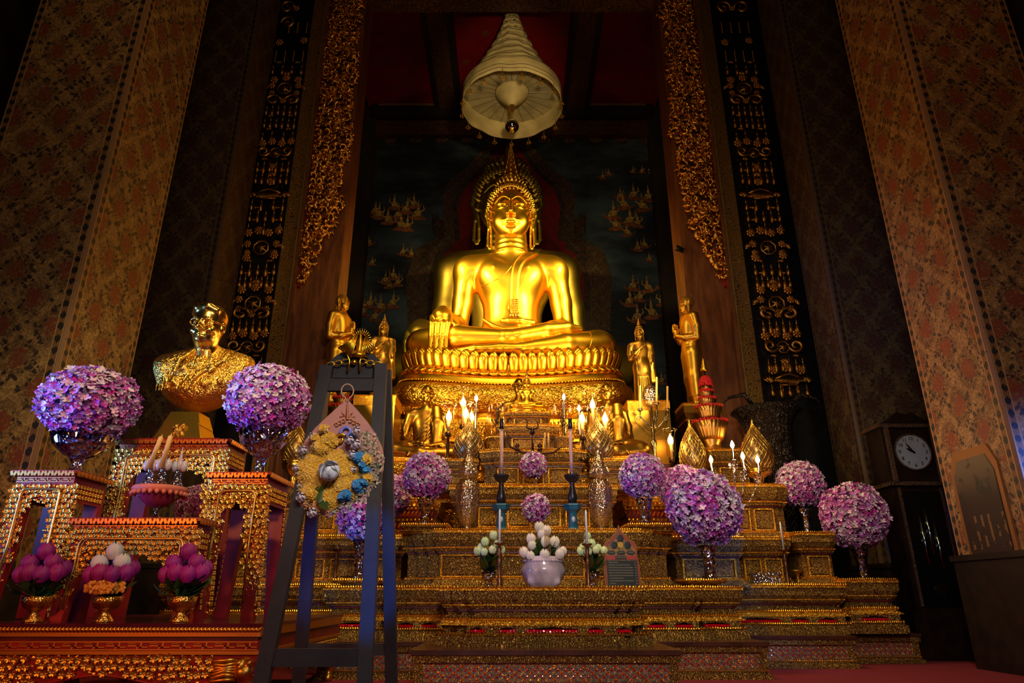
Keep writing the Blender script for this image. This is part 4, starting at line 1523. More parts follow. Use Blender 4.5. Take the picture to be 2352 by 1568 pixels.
tier('frontmost low gilded altar block carrying the white bowl of lotus buds', -.50, .96, 5.2, 5.9, PZ, .65, 2, .10, [(.14, .21), (.28, .36), (.41, .66), (.71, .78), (.85, .92)])
X1a, X1b = at(1580, 1400, 6.1)[0], at(1700, 1400, 6.1)[0]
tier('low gilded block on the right under the big pink flower ball', X1a, X1b, 6.1, 6.55, PZ, .66, 1, .04, [(.25, .75)])
tier('low gilded block on the left seen between the easel legs', -1.56, -1.06, 6.1, 6.55, PZ, .66, 1, .04, [(.25, .75)])
tier('raised gilded cap under the glass vase of the big right flower ball', X1a + .04, X1b - .12, 6.14, 6.5, .66, .72, 0, 0, (), 'upper', 1)
tier('raised gilded cap on the left block between the easel legs', -1.5, -1.14, 6.14, 6.5, .66, .72, 0, 0, (), 'upper', 1)
tier('low gilded block between front block and right flower pedestal', 1.0, 1.55, 5.98, 6.55, PZ, .66, 1, .05, [(.2, .45), (.6, .85)])
tier('low gilded block between front block and left pedestal', -1.02, -.54, 5.98, 6.55, PZ, .66, 1, .05, [(.2, .45), (.6, .85)])
tier('wide low gilded tier running to the right end block', 1.95, 3.18, 6.9, 7.5, PZ, .69, 1, .06, [(.10, .48), (.56, .68), (.76, .90)])
tier('wide low gilded tier behind the left tables', -3.35, -1.6, 6.9, 7.5, PZ, .69, 1, .06, [(.15, .45), (.56, .68), (.76, .90)])
tier('right end gilded block carrying the violet-blue flower ball', 3.2, 3.72, 6.98, 7.5, PZ, .74, 1, .04, [(.25, .75)])
tier('low gilded tier filling the middle behind the front block', -1.52, 1.88, 6.64, 7.5, PZ, .67, 0, 0, ())

# second level
tier('middle gilded tier behind the lotus bowl', -.97, 1.43, 6.3, 7.6, .67, 1.15, 3, .10, (), 'upper', 4)
tier('second-level gilded tier on the right behind the candle stands', 2.26, 2.80, 7.15, 8.0, .69, 1.15, 1, .06, (), 'upper', 2)
tier('second-level gilded end block on the right under the small pink ball', 2.88, 3.22, 7.05, 7.9, .69, 1.19, 1, .04, (), 'upper', 1)
tier('orange-lit gilded block behind the big right glass vase', 1.55, 2.2, 6.75, 7.7, .67, 1.12, 1, .05, (), 'upper', 2)
tier('second-level gilded tier on the left behind the easel', -2.9, -1.08, 7.0, 7.9, .67, 1.15, 1, .06, (), 'upper', 5)
tier('small gilded cap under the left glass vase of the middle tier', -.97, -.62, 6.34, 6.75, 1.15, 1.20, 0, 0, (), 'upper', 1)
tier('small gilded cap under the right glass vase of the middle tier', 1.08, 1.43, 6.34, 6.75, 1.15, 1.20, 0, 0, (), 'upper', 1)
# third level
tier('third gilded tier with the blue candle stands before it', -.60, 1.04, 6.9, 7.6, 1.15, 1.64, 2, .12, (), 'upper', 4)
tier('fourth gilded tier holding the topmost pink flower ball', -.32, .78, 7.3, 7.94, 1.64, 2.08, 2, .07, (), 'upper', 3)
tier('gilded side pedestal under the left mesh dome', -.78, -.40, 7.35, 7.63, 1.66, 1.98, 1, .05, (), 'upper', 1)
tier('gilded side pedestal under the right mesh dome', .88, 1.25, 7.35, 7.63, 1.66, 1.98, 1, .05, (), 'upper', 1)
tier('stepped gilded tower under the small seated Buddha', -.14, .50, 7.55, 7.94, 2.08, 2.42, 2, .05, (), 'upper', 1)
tier('top of the gilded tower, just below the small Buddha', -.06, .42, 7.60, 7.92, 2.42, 2.58, 1, .05, (), 'upper', 1)
for sx_, la in ((-1, 'left'), (1, 'right')):
    a, b_ = (-1.62, -.82) if sx_ < 0 else (1.26, 2.0)
    t = tier('red and gold carved block behind the %s flower ball' % la, a, b_, 7.64, 8.2, 1.16, 1.60, 0, 0, (), 'upper', 3, mat=G_CARV)
    for k in range(3):
        b = MB(); w = b_ - a
        for i in range(int(w / .045)):
            xx = -w / 2 + .022 + i * .045
            b.ball((xx, -.035, .10 + .12 * k), (.016, .014, .016), 6, 4)
            b.tube([(xx, -.03, .14 + .12 * k), (xx + .01, -.055, .17 + .12 * k), (xx + .02, -.03, .19 + .12 * k)], [.010, .012, .003], 5)
        MB().boxx(-w / 2, w / 2, -.03, .0, .12 + .12 * k, .20 + .12 * k).build('red_band', RED_LAC, t)
        b.build('beads_and_leaves', TEETH, t, kind='stuff')
tier('tall gilded pedestal on the right under the two mesh domes', 2.20, 3.0, 7.5, 8.3, 1.15, 1.74, 2, .07, (), 'upper', 2)
tier('bright gilded block on the right under the red flower cone', 2.36, 2.86, 7.95, 8.5, 1.74, 2.22, 1, .05, (), 'upper', 1)
tier('tall gilded pedestal on the left behind the easel', -2.75, -1.75, 7.5, 8.3, 1.15, 1.74, 2, .07, (), 'upper', 2)
tier('gilded block on the left behind the hanging wreath', -2.6, -2.0, 7.95, 8.5, 1.74, 2.22, 1, .05, (), 'upper', 1)

# ------------------------------------------------------------------ great pedestal of the images
HW, HD = 1.62, 1.25


def sup(a, W, D, n=3.2):
    c, s_ = math.cos(a), math.sin(a)
    return (W * math.copysign(abs(c) ** (2 / n), c), D * math.copysign(abs(s_) ** (2 / n), s_))


def sagz(x, W): return .24 * min(1.2, (x / W) ** 2)


pt = thing('lotus_pedestal', 'great gold pedestal with lotus petals and chased drapery under the seated Buddhas', 'pedestal', (-.01, 10.15, 0))


def ring(name, m, prof, n=140, smooth=True, sag=1.0):
    b = MB(); v = []; f = []
    for (o, z) in prof:
        for k in range(n):
            a = 2 * PI * k / n
            x_, y_ = sup(a, HW + o, HD + o)
            v.append((x_, y_, z + sagz(x_, HW + o) * sag))
    for i in range(len(prof) - 1):
        for k in range(n):
            k2 = (k + 1) % n
            f.append((i * n + k, i * n + k2, (i + 1) * n + k2, (i + 1) * n + k))
    f.append(tuple((len(prof) - 1) * n + k for k in range(n)))
    f.append(tuple(range(n - 1, -1, -1)))
    b.add(v, f)
    return b.build(name, m, pt, smooth, angle=40)


ring('lotus_core', G_POL, [(-.14, 3.42), (-.06, 3.5), (-.04, 3.62), (-.10, 3.70), (-.22, 3.72), (-.5, 3.71), (-1.2, 3.70)])
ring('smooth_band', G_POL, [(.0, 3.44), (.06, 3.42), (.10, 3.36), (.10, 3.30), (.02, 3.285)])
ring('scroll_cushion', G_CHS, [(.02, 3.285), (.13, 3.27), (.20, 3.20), (.225, 3.11), (.21, 3.02), (.14, 2.94), (.04, 2.90)], sag=.9)
ring('plain_band', G_POL, [(.0, 2.93), (.05, 2.90), (.055, 2.83), (.07, 2.80), (.07, 2.77)], sag=.4)
# petals
def petal_mesh():
    v = []; f = []
    nu, nv = 7, 7
    for j in range(nv):
        t = j / (nv - 1)
        w = .080 * (1 - .25 * (1 - t)) * (1 if t < .72 else math.sqrt(max(0, 1 - ((t - .72) / .30) ** 2)) * .98 + .02)
        for i in range(nu):
            u = i / (nu - 1) * 2 - 1
            v.append((u * w, -.085 * math.sin(t * 1.7) - .028 * (1 - u * u) + (.05 * (t - .8) if t > .8 else 0), .25 * t + .03 * (u * u) * -t))
    for j in range(nv - 1):
        for i in range(nu - 1):
            f.append((j * nu + i, j * nu + i + 1, (j + 1) * nu + i + 1, (j + 1) * nu + i))
    n0 = len(v)
    v += [(p[0] * .9, p[1] + .03, p[2]) for p in v]
    f += [(q[3] + n0, q[2] + n0, q[1] + n0, q[0] + n0) for q in f]
    e = list(range(nu)) + [j * nu + nu - 1 for j in range(1, nv)] + [(nv - 1) * nu + i for i in range(nu - 2, -1, -1)] + [j * nu for j in range(nv - 2, 0, -1)]
    for i in range(len(e)):
        a, c = e[i], e[(i + 1) % len(e)]
        f.append((a, a + n0, c + n0, c))
    return MB().add(v, f)


pm = petal_mesh().build('lotus_petal', G_POL, pt, True)
first = True
# walk the front of the rim at equal steps
def rim(off, step, a0=-PI * 1.04, a1=.04 * PI):
    N = 1500; prev = None; acc = 0; out = []
    for k in range(N + 1):
        a = a0 + (a1 - a0) * k / N
        p = sup(a, HW + off, HD + off)
        if prev is not None: acc += math.hypot(p[0] - prev[0], p[1] - prev[1])
        if prev is None or acc >= step:
            q = sup(a + .002, HW + off, HD + off)
            out.append((p[0], p[1], math.atan2(q[1] - p[1], q[0] - p[0]))); acc = 0
        prev = p
    return out
for layer, (off, step, z, sc) in enumerate(((-.03, .128, 3.50, (.96, 1, 1.08)), (-.075, .128, 3.52, (.9, 1, 1.14)))):
    for k, (x_, y_, a) in enumerate(rim(off, step)):
        if layer: 
            x_ += math.cos(a) * step / 2; y_ += math.sin(a) * step / 2
        o = pm if first else link_mesh('lotus_petal', pm.data, pt)
        first = False
        o.location = (x_, y_, z + sagz(x_, HW + off)); o.rotation_euler = (0, 0, a); o.scale = sc
for k, (x_, y_, a) in enumerate(rim(.0, .125)):
    o = link_mesh('small_lotus_petal', pm.data, pt)
    o.location = (x_, y_, 3.515 + sagz(x_, HW)); o.rotation_euler = (0, 0, a); o.scale = (1.0, .9, -.40)
b = MB()
for (off, z, step, rr, sg) in ((.10, 3.295, .042, .015, 1), (.06, 2.80, .05, .016, .4)):
    for x_, y_, a in rim(off, step):
        b.ball((x_, y_, z + sagz(x_, HW + off) * sg), (rr, rr, rr), 7, 5)
b.build('bead_row', G_POL, pt, True, kind='stuff')
# swags of drapery under the cushion, edged with lobes
b = MB(); lob = MB()
for k in range(5):
    xa = -1.75 + 3.5 * k / 5; xb = xa + .7
    for i in range(15):
        u = i / 14; x_ = xa + (xb - xa) * u
        dz = .13 * math.sin(PI * u)
        yy = -math.sqrt(max(0.02, 1 - abs(x_ / (HW + .22)) ** 3.2)) ** (1 / 1.0) * (HD + .14)
        c = (x_, yy + .02, 2.97 - dz + .9 * sagz(x_, HW + .2))
        lob.ball(c, (.03, .025, .028), 7, 5)
        b.box((x_, yy + .05, c[2] + .06 + dz * .3), (.055, .05, .12 + dz * .6))
b.build('drapery', G_CHS, pt, kind='stuff'); lob.build('drapery_lobes', G_POL, pt, True, kind='stuff')
for k in range(6):
    x_ = -1.75 + .7 * k
    yy = -math.sqrt(max(0.02, 1 - abs(x_ / (HW + .22)) ** 3.2)) * (HD + .14)
    q = MB()
    for s_ in (-1, 1):
        for j in range(3):
            q.tube([(x_, yy - .02, 2.98 + .9 * sagz(x_, HW + .2)), (x_ + s_ * (.04 + .05 * j), yy - .07, 3.08 + .03 * j + .9 * sagz(x_, HW + .2)), (x_ + s_ * (.05 + .07 * j), yy - .05, 3.2 + .9 * sagz(x_, HW + .2))], [.02, .026, .004], 6)
    q.build('leaf_cluster', G_CHS, pt, True)
# the stepped square base under the cushion
for (hx, hy, z0, z1, m, nm) in ((1.86, 1.45, 2.70, 2.78, G_POL, 'base_moulding'), (1.88, 1.47, 2.50, 2.70, G_CHS, 'scroll_frieze'), (1.93, 1.52, 2.47, 2.50, G_POL, 'base_moulding'), (1.82, 1.42, 2.22, 2.47, G_CHS, 'petal_frieze'),
                           (1.92, 1.52, 2.10, 2.22, G_POL, 'base_moulding'), (1.98, 1.58, 1.95, 2.07, G_CHS, 'step'), (2.04, 1.64, 1.78, 1.92, G_POL, 'step'), (1.98, 1.58, .2, 1.8, G_CHS, 'core')):
    MB().boxx(-hx, hx, -hy, hy, z0, z1).build(nm, m, pt)
b = MB()
for zz, st, rr in ((2.47, .06, .018), (2.20, .06, .018), (2.72, .05, .014)):
    x_ = -1.88
    while x_ < 1.9:
        b.ball((x_, -1.50, zz), (rr, rr, rr), 6, 4); x_ += st
b.build('bead_row', G_POL, pt, True, kind='stuff')
k = 0; x_ = -1.74
while x_ < 1.8:
    o = link_mesh('frieze_petal', pm.data, pt)
    o.location = (x_, -1.46, 2.46); o.scale = (1.15, .9, -.85); x_ += .145
for q in range(13):
    x_ = -1.74 + q * .29
    b = MB()
    for j in range(6):
        a = j * PI / 3
        b.ball((x_ + .045 * math.cos(a), -1.475, 2.60 + .045 * math.sin(a)), (.03, .02, .03), 6, 4)
    b.ball((x_, -1.49, 2.60), .02, 6, 4)
    b.build('frieze_flower', G_CHS, pt, True)
# ------------------------------------------------------------------ low table, stands and bust on the left
FRETM = gold('fretwork_gold', (0.85, 0.40, 0.09), 0.4, 0.03, 0.3, (0.5, 0.15, 0.03))
BLOOM = gold('carved_flower_gilding', (0.92, 0.52, 0.08), 0.36, 0.04, 0.5, (0.4, 0.2, 0.03))


def flower_relief(b, x, y, z, r, rr=R):
    n = rr.choice((5, 6))
    a0 = rr.uniform(0, 6)
    def P(a, q, d): return (x + q * math.cos(a), y - d, z + q * math.sin(a))
    for k in range(n):
        a = a0 + 2 * PI * k / n; w = PI / n * .92
        v = [P(a, r * .12, .001), P(a - w, r * .72, r * .30), P(a - w * .5, r * 1.05, r * .38), P(a + w * .5, r * 1.05, r * .38), P(a + w, r * .72, r * .30), P(a, r * .62, r * .10)]
        b.add(v, [(0, 1, 5), (1, 2, 5), (2, 3, 5), (3, 4, 5), (4, 0, 5)])
    b.ball((x, y - r * .16, z), (r * .26, r * .24, r * .26), 6, 4)


def leaf_relief(b, x, y, z, r, a):
    c, s = math.cos(a), math.sin(a)
    def P(u, w, d): return (x + u * c - w * s, y - d, z + u * s + w * c)
    v = [P(0, 0, 0), P(.4 * r, .45 * r, .08 * r), P(.7 * r, .3 * r, .05 * r), P(1.3 * r, 0, .1 * r), P(.7 * r, -.3 * r, .05 * r), P(.4 * r, -.45 * r, .08 * r), P(.6 * r, 0, .35 * r)]
    b.add(v, [(0, 1, 6), (1, 2, 6), (2, 3, 6), (3, 4, 6), (4, 5, 6), (5, 0, 6)][::1])


def carving(b, pts_fn, x0, x1, z0, z1, y, step=.033, seed=1):
    """flowers and leaves packed wherever pts_fn(x, z) allows"""
    rr = random.Random(seed)
    z = z0 + step / 2; row = 0
    while z < z1:
        x = x0 + step / 2 + (step / 2 if row % 2 else 0)
        while x < x1:
            xx, zz = x + rr.uniform(-.15, .15) * step, z + rr.uniform(-.15, .15) * step
            if pts_fn(xx, zz):
                if rr.random() < .86: flower_relief(b, xx, y - .006, zz, step * .50, rr)
                a = rr.uniform(0, 2 * PI)
                leaf_relief(b, xx, y + .002, zz, step * .62, a); leaf_relief(b, xx, y + .002, zz, step * .62, a + 2.6)
            x += step
        z += step * .85; row += 1


def fret(b, x0, x1, z0, z1, y, t=.004):
    """key pattern strip"""
    h = z1 - z0; p = h * 2.6; n = max(1, round((x1 - x0) / p)); p = (x1 - x0) / n
    b.boxx(x0, x1, y - t, y, z0, z0 + h * .14); b.boxx(x0, x1, y - t, y, z1 - h * .14, z1)
    for k in range(n):
        a = x0 + k * p
        b.boxx(a + p * .05, a + p * .55, y - t, y, z0 + h * .42, z0 + h * .58)
        b.boxx(a + p * .46, a + p * .54, y - t, y, z0 + h * .14, z0 + h * .58)
        b.boxx(a + p * .62, a + p * .70, y - t, y, z0 + h * .30, z1 - h * .14)
        b.boxx(a + p * .62, a + p * .98, y - t, y, z0 + h * .30, z0 + h * .42)
        b.boxx(a + p * .05, a + p * .40, y - t, y, z0 + h * .70, z0 + h * .78)


def stand(label, x0, x1, y0, y1, z0, z1, leg=.075, seed=1, flare=.03):
    t = thing('carved_stand', label, 'altar stand', ((x0 + x1) / 2, y0, z0))
    W, D, H = x1 - x0, y1 - y0, z1 - z0
    h = W / 2
    MB().boxx(-h, h, 0, D, H - .02, H).build('top_board', RED_LAC, t)
    b = MB()
    for k in range(int(W / .022)):
        xx = -h + .011 + k * .022
        b.box((xx, -.004, H - .022), (.016, .016, .03), rot=(0, .4 if k % 2 else -.4, 0))
    for k in range(int(D / .022)):
        for s in (-1, 1): b.box((s * (h + .002), .011 + k * .022, H - .022), (.012, .016, .03), rot=(.4 if k % 2 else -.4, 0, 0))
    b.build('leaf_cornice', FRETM, t, kind='stuff')
    h2 = h - .028
    MB().boxx(-h2, h2, .028, D - .02, H - .075, H - .02).build('fret_band', RED_LAC, t)
    b = MB(); fret(b, -h2, h2, H - .074, H - .042, .028)
    fret_s = MB()
    b.build('key_pattern', FRETM, t, kind='stuff')
    # posts flare outward to the feet
    ztop = H - .075
    posts = MB()
    def post(sx, sy):
        p = MB()
        x_in = sx * (h2 - leg); x_out = sx * h2
        yb = .028 if sy < 0 else D - .02 - leg * .6
        n = 6; v = []; f = []
        for i in range(n):
            u = i / (n - 1)
            z = ztop * (1 - u)
            o = flare * (u ** 2.2) * (1 if u < .9 else .7)
            w = leg * (1 - .25 * u)
            xo = x_out + sx * o; xi = xo - sx * w
            y_ = yb - (o if sy < 0 else -o)
            for (xx, yy) in ((min(xi, xo), y_), (max(xi, xo), y_), (max(xi, xo), y_ + leg * .6), (min(xi, xo), y_ + leg * .6)): v.append((xx, yy, z))
        for i in range(n - 1):
            for k in range(4): f.append((i * 4 + k, (i + 1) * 4 + k, (i + 1) * 4 + (k + 1) % 4, i * 4 + (k + 1) % 4))
        f.append((0, 1, 2, 3)); f.append(tuple((n - 1) * 4 + k for k in (3, 2, 1, 0)))
        p.add(v, f); return p.build('leg', RED_LAC, t)
    for sx in (-1, 1):
        for sy in (-1, 1): post(sx, sy)
    ap = min(.20, H * .35)
    MB().boxx(-h2 + leg, h2 - leg, .03, .045, ztop - ap * .55, ztop).build('apron', RED_LAC, t)
    for s in (-1, 1): MB().boxx(s * (h2 - .015), s * h2, .03, D - .02, ztop - ap * .6, ztop).build('side_apron', RED_LAC, t)
    # inner gilded bead and flower carving
    inner = h2 - leg * .62
    b = MB()
    zt = ztop - .045; rc = .03
    pts = [(-inner - flare * .6, -.012, H * .12), (-inner, .006, H * .5), (-inner, .010, zt - rc), (-inner + rc * .4, .010, zt - rc * .3), (-inner + rc, .010, zt), (inner - rc, .010, zt), (inner - rc * .4, .010, zt - rc * .3), (inner, .010, zt - rc), (inner, .006, H * .5), (inner + flare * .6, -.012, H * .12)]
    b.tube(pts, .0075, 6)
    pts2 = [(p[0] * .95, p[1] + .002, p[2] - .006) for p in pts]
    b.tube(pts2, .004, 5)
    b.build('gilded_bead', gold('bead_gold', (0.75, 0.5, 0.14), 0.35), t, True)
    b = MB()
    def inside(x, z):
        u = 1 - z / ztop
        edge = h2 + flare * u ** 2.2
        if z > ztop - .04: return True
        d = abs(x)
        leg_in = edge - leg * (1 - .25 * u) - (.02 if z > H * .35 else 0)
        if d > leg_in: return True
        aph = ap * (1.0 - .35 * (1 - (d / h2)) + .5 * max(0, (d - inner * .55) / h2))
        return z > ztop - aph
    carving(b, inside, -h2 - flare, h2 + flare, .02, ztop, .022, step=.036, seed=seed)
    b.build('flower_carving', BLOOM, t, True, kind='stuff')
    b = MB()
    rr = random.Random(seed + 9)
    for s in (-1, 1):
        zz = ztop - .02
        while zz > .05:
            u = 1 - zz / ztop
            yy = .05
            while yy < D - .03:
                if zz > ztop - ap * .6 or yy < .05 + leg * .5 or yy > D - leg * .6:
                    xx = s * (h2 + flare * u ** 2.2 + .003)
                    for k in range(5):
                        a = 2 * PI * k / 5
                        b.ball((xx, yy + .009 * math.cos(a), zz + .009 * math.sin(a)), (.004, .008, .008), 5, 4)
                yy += .034
            zz -= .034
    b.build('side_carving', BLOOM, t, True, kind='stuff')
    return t


TZ = .462
# the table
TX0, TX1, TY0, TY1 = -2.98, at(602, 1430, 3.9)[0], 3.9, 5.75
tb = thing('low_altar_table', 'wide red and gold carved low table in the left foreground', 'table', ((TX0 + TX1) / 2, TY0, 0))
hw = (TX1 - TX0) / 2; TD = TY1 - TY0
MB().boxx(-hw, hw, 0, TD, TZ - .018, TZ).build('table_top', plain('polished_maroon_top', (0.09, 0.008, 0.018), 0.18, nz=0.2), tb)
b = MB(); x_ = -hw + .012
while x_ < hw - .01:
    for s in (1, -1):
        b.lathe([(.001, 0), (.007, .008), (.006, .02), (.001, .032)], 6, xf((x_, -.003, TZ - .035), (0, s * .9 + (PI if False else 0), 0)) @ xf((0, 0, -.006)))
    x_ += .021
b.build('chevron_leaf_moulding', TEETH, tb, True, kind='stuff')
MB().boxx(-hw + .005, hw - .005, .012, TD - .01, TZ - .065, TZ - .018).build('upper_moulding', FRETM, tb)
MB().boxx(-hw + .02, hw - .02, .022, TD - .02, TZ - .085, TZ - .065).build('maroon_groove', DARK_RED, tb)
MB().boxx(-hw + .015, hw - .015, .016, TD - .02, TZ - .135, TZ - .085).build('fret_band', RED_LAC, tb)
b = MB(); fret(b, -hw + .015, hw - .015, TZ - .132, TZ - .088, .016); b.build('key_pattern', FRETM, tb, kind='stuff')
MB().boxx(-hw, hw, .008, TD - .01, TZ - .152, TZ - .135).build('lower_moulding', FRETM, tb)
# scalloped apron
def apron_low(x):
    u = (x + hw) / (2 * hw)
    return TZ - .152 - .10 - .05 * (math.cos(u * 2 * PI * 2) * -.5 + .5) * (1 if abs(x) < hw * .75 else .3)
n = 48
pts = [(-hw + 2 * hw * k / n, apron_low(-hw + 2 * hw * k / n)) for k in range(n + 1)]
MB().prism([(-hw, TZ - .15)] + pts + [(hw, TZ - .15)], .02, .04).build('apron', RED_LAC, tb)
b = MB(); b.tube([(p[0], .02, p[1]) for p in pts], .007, 5); b.build('apron_edge', RED_LAC, tb, True)
b = MB()
carving(b, lambda x, z: z > apron_low(x) + .012, -hw, hw - .22, TZ - .30, TZ - .155, .018, step=.042, seed=3)
b.build('flower_carving', BLOOM, tb, True, kind='stuff')
b = MB()
for k in range(30):
    yy = .1 + k * (TD - .2) / 30
    for q in range(2):
        for j in range(5):
            a = 2 * PI * j / 5
            b.ball((hw + .0, yy + .011 * math.cos(a), TZ - .18 - .04 * q + .011 * math.sin(a)), (.006, .01, .01), 5, 4)
b.build('side_carving', BLOOM, tb, True, kind='stuff')
MB().boxx(hw - .04, hw - .015, .05, TD - .05, TZ - .26, TZ - .15).build('side_apron', RED_LAC, tb)
# lion-head corner leg and other legs
def lion_leg(sx, sy):
    s = Sculpt(); x_ = sx * (hw - .07); y_ = .06 if sy < 0 else TD - .08
    s.ell((x_, y_, .25), (.07, .06, .07), .03)
    s.ell((x_ - sx * .0, y_ - .05, .225), (.045, .035, .035), .02)
    s.ell((x_ + .028, y_ - .055, .27), .018, .008); s.ell((x_ - .028, y_ - .055, .27), .018, .008)
    s.path([(x_, y_, .2), (x_ + sx * .03, y_ - .01, .12), (x_ + sx * .01, y_, .05), (x_ + sx * .015, y_ - .02, .022)], [.05, .032, .026, .036], .02)
    o = sculpt_obj(s, 'lion_leg', BLOOM, .008, tb, 1)
    b = MB()
    for k in range(7):
        z = .19 + .016 * k
        b.tube([(x_ - sx * .04, y_ - .04, z), (x_ - sx * .10, y_ - .055, z + .012 * math.sin(k)), (x_ - sx * .16, y_ - .045, z - .008), (x_ - sx * .20, y_ - .04, z + .008)], [.010, .011, .008, .002], 6)
    b.build('carved_mane', BLOOM, tb, True)
for sx in (-1, 1):
    for sy in (-1, 1): lion_leg(sx, sy)
MB().lathe([(.03, 0), (.045, .03), (.03, .08), (.045, .14), (.03, .2)], 16, xf((-.0 + at(160, 1560, 4.0)[0] - (TX0 + TX1) / 2, .12, 0))).build('turned_leg', RED_LAC, tb, True)

Ds = 4.42
def sx_(px, py, D): return at(px, py, D)[0]
ZS = at(100, 1079, Ds)[2]
st_l = stand('tall narrow gilded stand at the far left under a flower ball', sx_(28, 1079, Ds), sx_(180, 1079, Ds), Ds, Ds + .42, TZ, ZS, .10, 11)
st_r = stand('tall narrow gilded stand beside the easel under a flower ball', sx_(477, 1084, Ds), sx_(624, 1084, Ds), Ds, Ds + .48, TZ, ZS - .012, .10, 12)
Dm = 4.12
ZM = at(300, 1188, Dm)[2]
st_m = stand('low wide gilded stand in front holding the pink glass compote', sx_(158, 1188, Dm), sx_(463, 1188, Dm), Dm, Dm + .24, TZ, ZM, .10, 13)
Db = 4.95
ZB = at(400, 1007, Db)[2]
st_b = stand('tallest gilded stand behind, carrying the gold bust', sx_(266, 1007, Db), sx_(531, 1007, Db), Db, Db + .42, TZ, ZB, .12, 14)

# ---- bust
def bust_head():
    s = Sculpt()
    s.ell((0, .01, .60), (.082, .10, .105), .03)
    s.ell((0, -.015, .535), (.066, .078, .07), .03)
    s.ell((0, -.045, .495), (.042, .045, .035), .03)
    s.path([(0, -.095, .605), (0, -.112, .575), (0, -.122, .553)], [.008, .011, .014], .01)
    s.ell((.013, -.108, .549), (.010, .012, .009), .006); s.ell((-.013, -.108, .549), (.010, .012, .009), .006)
    s.path([(-.026, -.088, .515), (0, -.101, .518), (.026, -.088, .515)], [.004, .0075, .004], .006)
    s.path([(-.02, -.086, .503), (0, -.098, .502), (.02, -.086, .503)], [.004, .008, .004], .006)
    s.path([(-.03, -.09, .5095), (0, -.108, .5095), (.03, -.09, .5095)], [.0016] * 3, .002, sub=True)
    for q in (-1, 1):
        s.ell((q * .032, -.070, .588), (.022, .016, .015), .008, sub=True)
        s.ell((q * .032, -.066, .588), (.016, .014, .010), .004)
        s.path([(q * .012, -.095, .610), (q * .034, -.094, .618), (q * .058, -.075, .610)], [.004, .006, .004], .008)
        s.ell((q * .084, .01, .580), (.012, .022, .034), .008)
        s.ell((q * .093, .004, .585), (.006, .012, .018), .005, sub=True)
        s.ell((q * .045, -.06, .545), (.025, .03, .02), .02)
    s.cap((0, .02, .40), (0, .005, .50), .062, .058, .03)
    # hair with side parting
    s.ell((0, .022, .648), (.089, .106, .088), .01)
    s.path([(-.075, -.03, .665), (-.04, -.065, .69), (.02, -.07, .695), (.065, -.05, .675)], [.012, .015, .015, .012], .03)
    return s


def bust_body():
    s = Sculpt()
    s.ell((0, .03, .22), (.30, .15, .15), .05)
    s.ell((-.24, .03, .24), (.13, .12, .13), .06); s.ell((.24, .03, .24), (.13, .12, .13), .06)
    s.ell((0, .0, .15), (.22, .15, .14), .06)
    s.path([(0, .03, .30), (0, .02, .40)], [.12, .066], .06)
    for q in (-1, 1): s.path([(q * .04, .03, .385), (q * .16, .04, .335), (q * .28, .04, .285)], [.06, .062, .065], .05)
    s.cap((-.25, .03, .27), (.25, .03, .27), .085, .085, .06)
    # cut away curve underneath
    s.cap((-.2, .02, .10), (.2, .02, .10), .13, .13, .08)
    s.clip((0, .02, .42), (.36, .28, .42))
    # lapels, collar, epaulettes, ribbon
    s.cap((0, .015, .385), (0, .01, .425), .072, .070, .004)
    s.path([(0, -.10, .38), (0, -.155, .28), (0, -.165, .1)], [.006, .006, .006], .004)
    for q in (-1, 1):
        s.path([(q * .05, -.06, .385), (q * .11, -.125, .30), (q * .12, -.15, .22)], [.012, .014, .012], .004)
        s.cap((q * .13, .0, .362), (q * .29, .0, .325), .030, .034, .004, st=(1, 1.3, .45))
    for k in range(5):
        s.cap((-.16 - .025 * k, -.135 + .012 * k, .27), (-.15 - .025 * k, -.14 + .012 * k, .11), .006, .006, .003)
    s.path([(.20, -.10, .31), (.05, -.158, .20), (-.02, -.165, .1)], [.014, .016, .014], .003)
    s.path([(.225, -.10, .30), (.09, -.155, .19), (.03, -.165, .1)], [.004, .004, .004], .003)
    s.path([(.17, -.11, .31), (.01, -.158, .20), (-.07, -.16, .1)], [.004, .004, .004], .003)
    for (x_, z_, r) in ((.10, .15, .035), (.13, .24, .02), (-.11, .16, .03), (-.06, .24, .016), (.2, .16, .02)):
        s.ell((x_, -.145, z_), (r, .018, r), .004)
        for k in range(6):
            a = k * PI / 3
            s.ell((x_ + r * 1.1 * math.cos(a), -.143, z_ + r * 1.1 * math.sin(a)), (.007, .01, .007), .002)
    return s


bxx, _, _ = at(430, 1000, Db + .2)
bust = thing('gold_bust', 'mirror-gold bust of a man in glasses and decorated uniform', 'bust', (bxx, Db + .2, ZB))
b = MB()
v = [(-.23, -.16, .01), (.23, -.16, .01), (.23, .15, .01), (-.23, .15, .01), (-.17, -.13, .135), (.17, -.13, .135), (.17, .12, .135), (-.17, .12, .135)]
F6 = [(0, 3, 2, 1), (4, 5, 6, 7), (0, 1, 5, 4), (1, 2, 6, 5), (2, 3, 7, 6), (3, 0, 4, 7)]
GB2 = gold('brushed_leaf_gold', (0.95, 0.68, 0.10), 0.3, 0.05, 0.5, (0.55, 0.42, 0.08))
MB().add([(x * .78, y, z) for x, y, z in v], F6).build('plinth_block', GB2, bust)
MB().add([(x * .62, y * .8, .125 + (z - .01) * .85) for x, y, z in v], F6).build('neck_block', GB2, bust)
MB().boxx(-.29, .32, -.17, .16, 0, .012).build('red_cloth', RED_LAC, bust)
q = Sculpt()
for k in range(26):
    q.ell((R.uniform(-.035, .035), -.155, .03 + .09 * k / 26), (.014, .012, .01), .003)
sculpt_obj(q, 'relief_emblem', G_COAT, .004, bust, 0)
bo = sculpt_obj(bust_body(), 'uniform', G_COAT, .0075, bust, 1); bo.location = (.03, 0, .26)
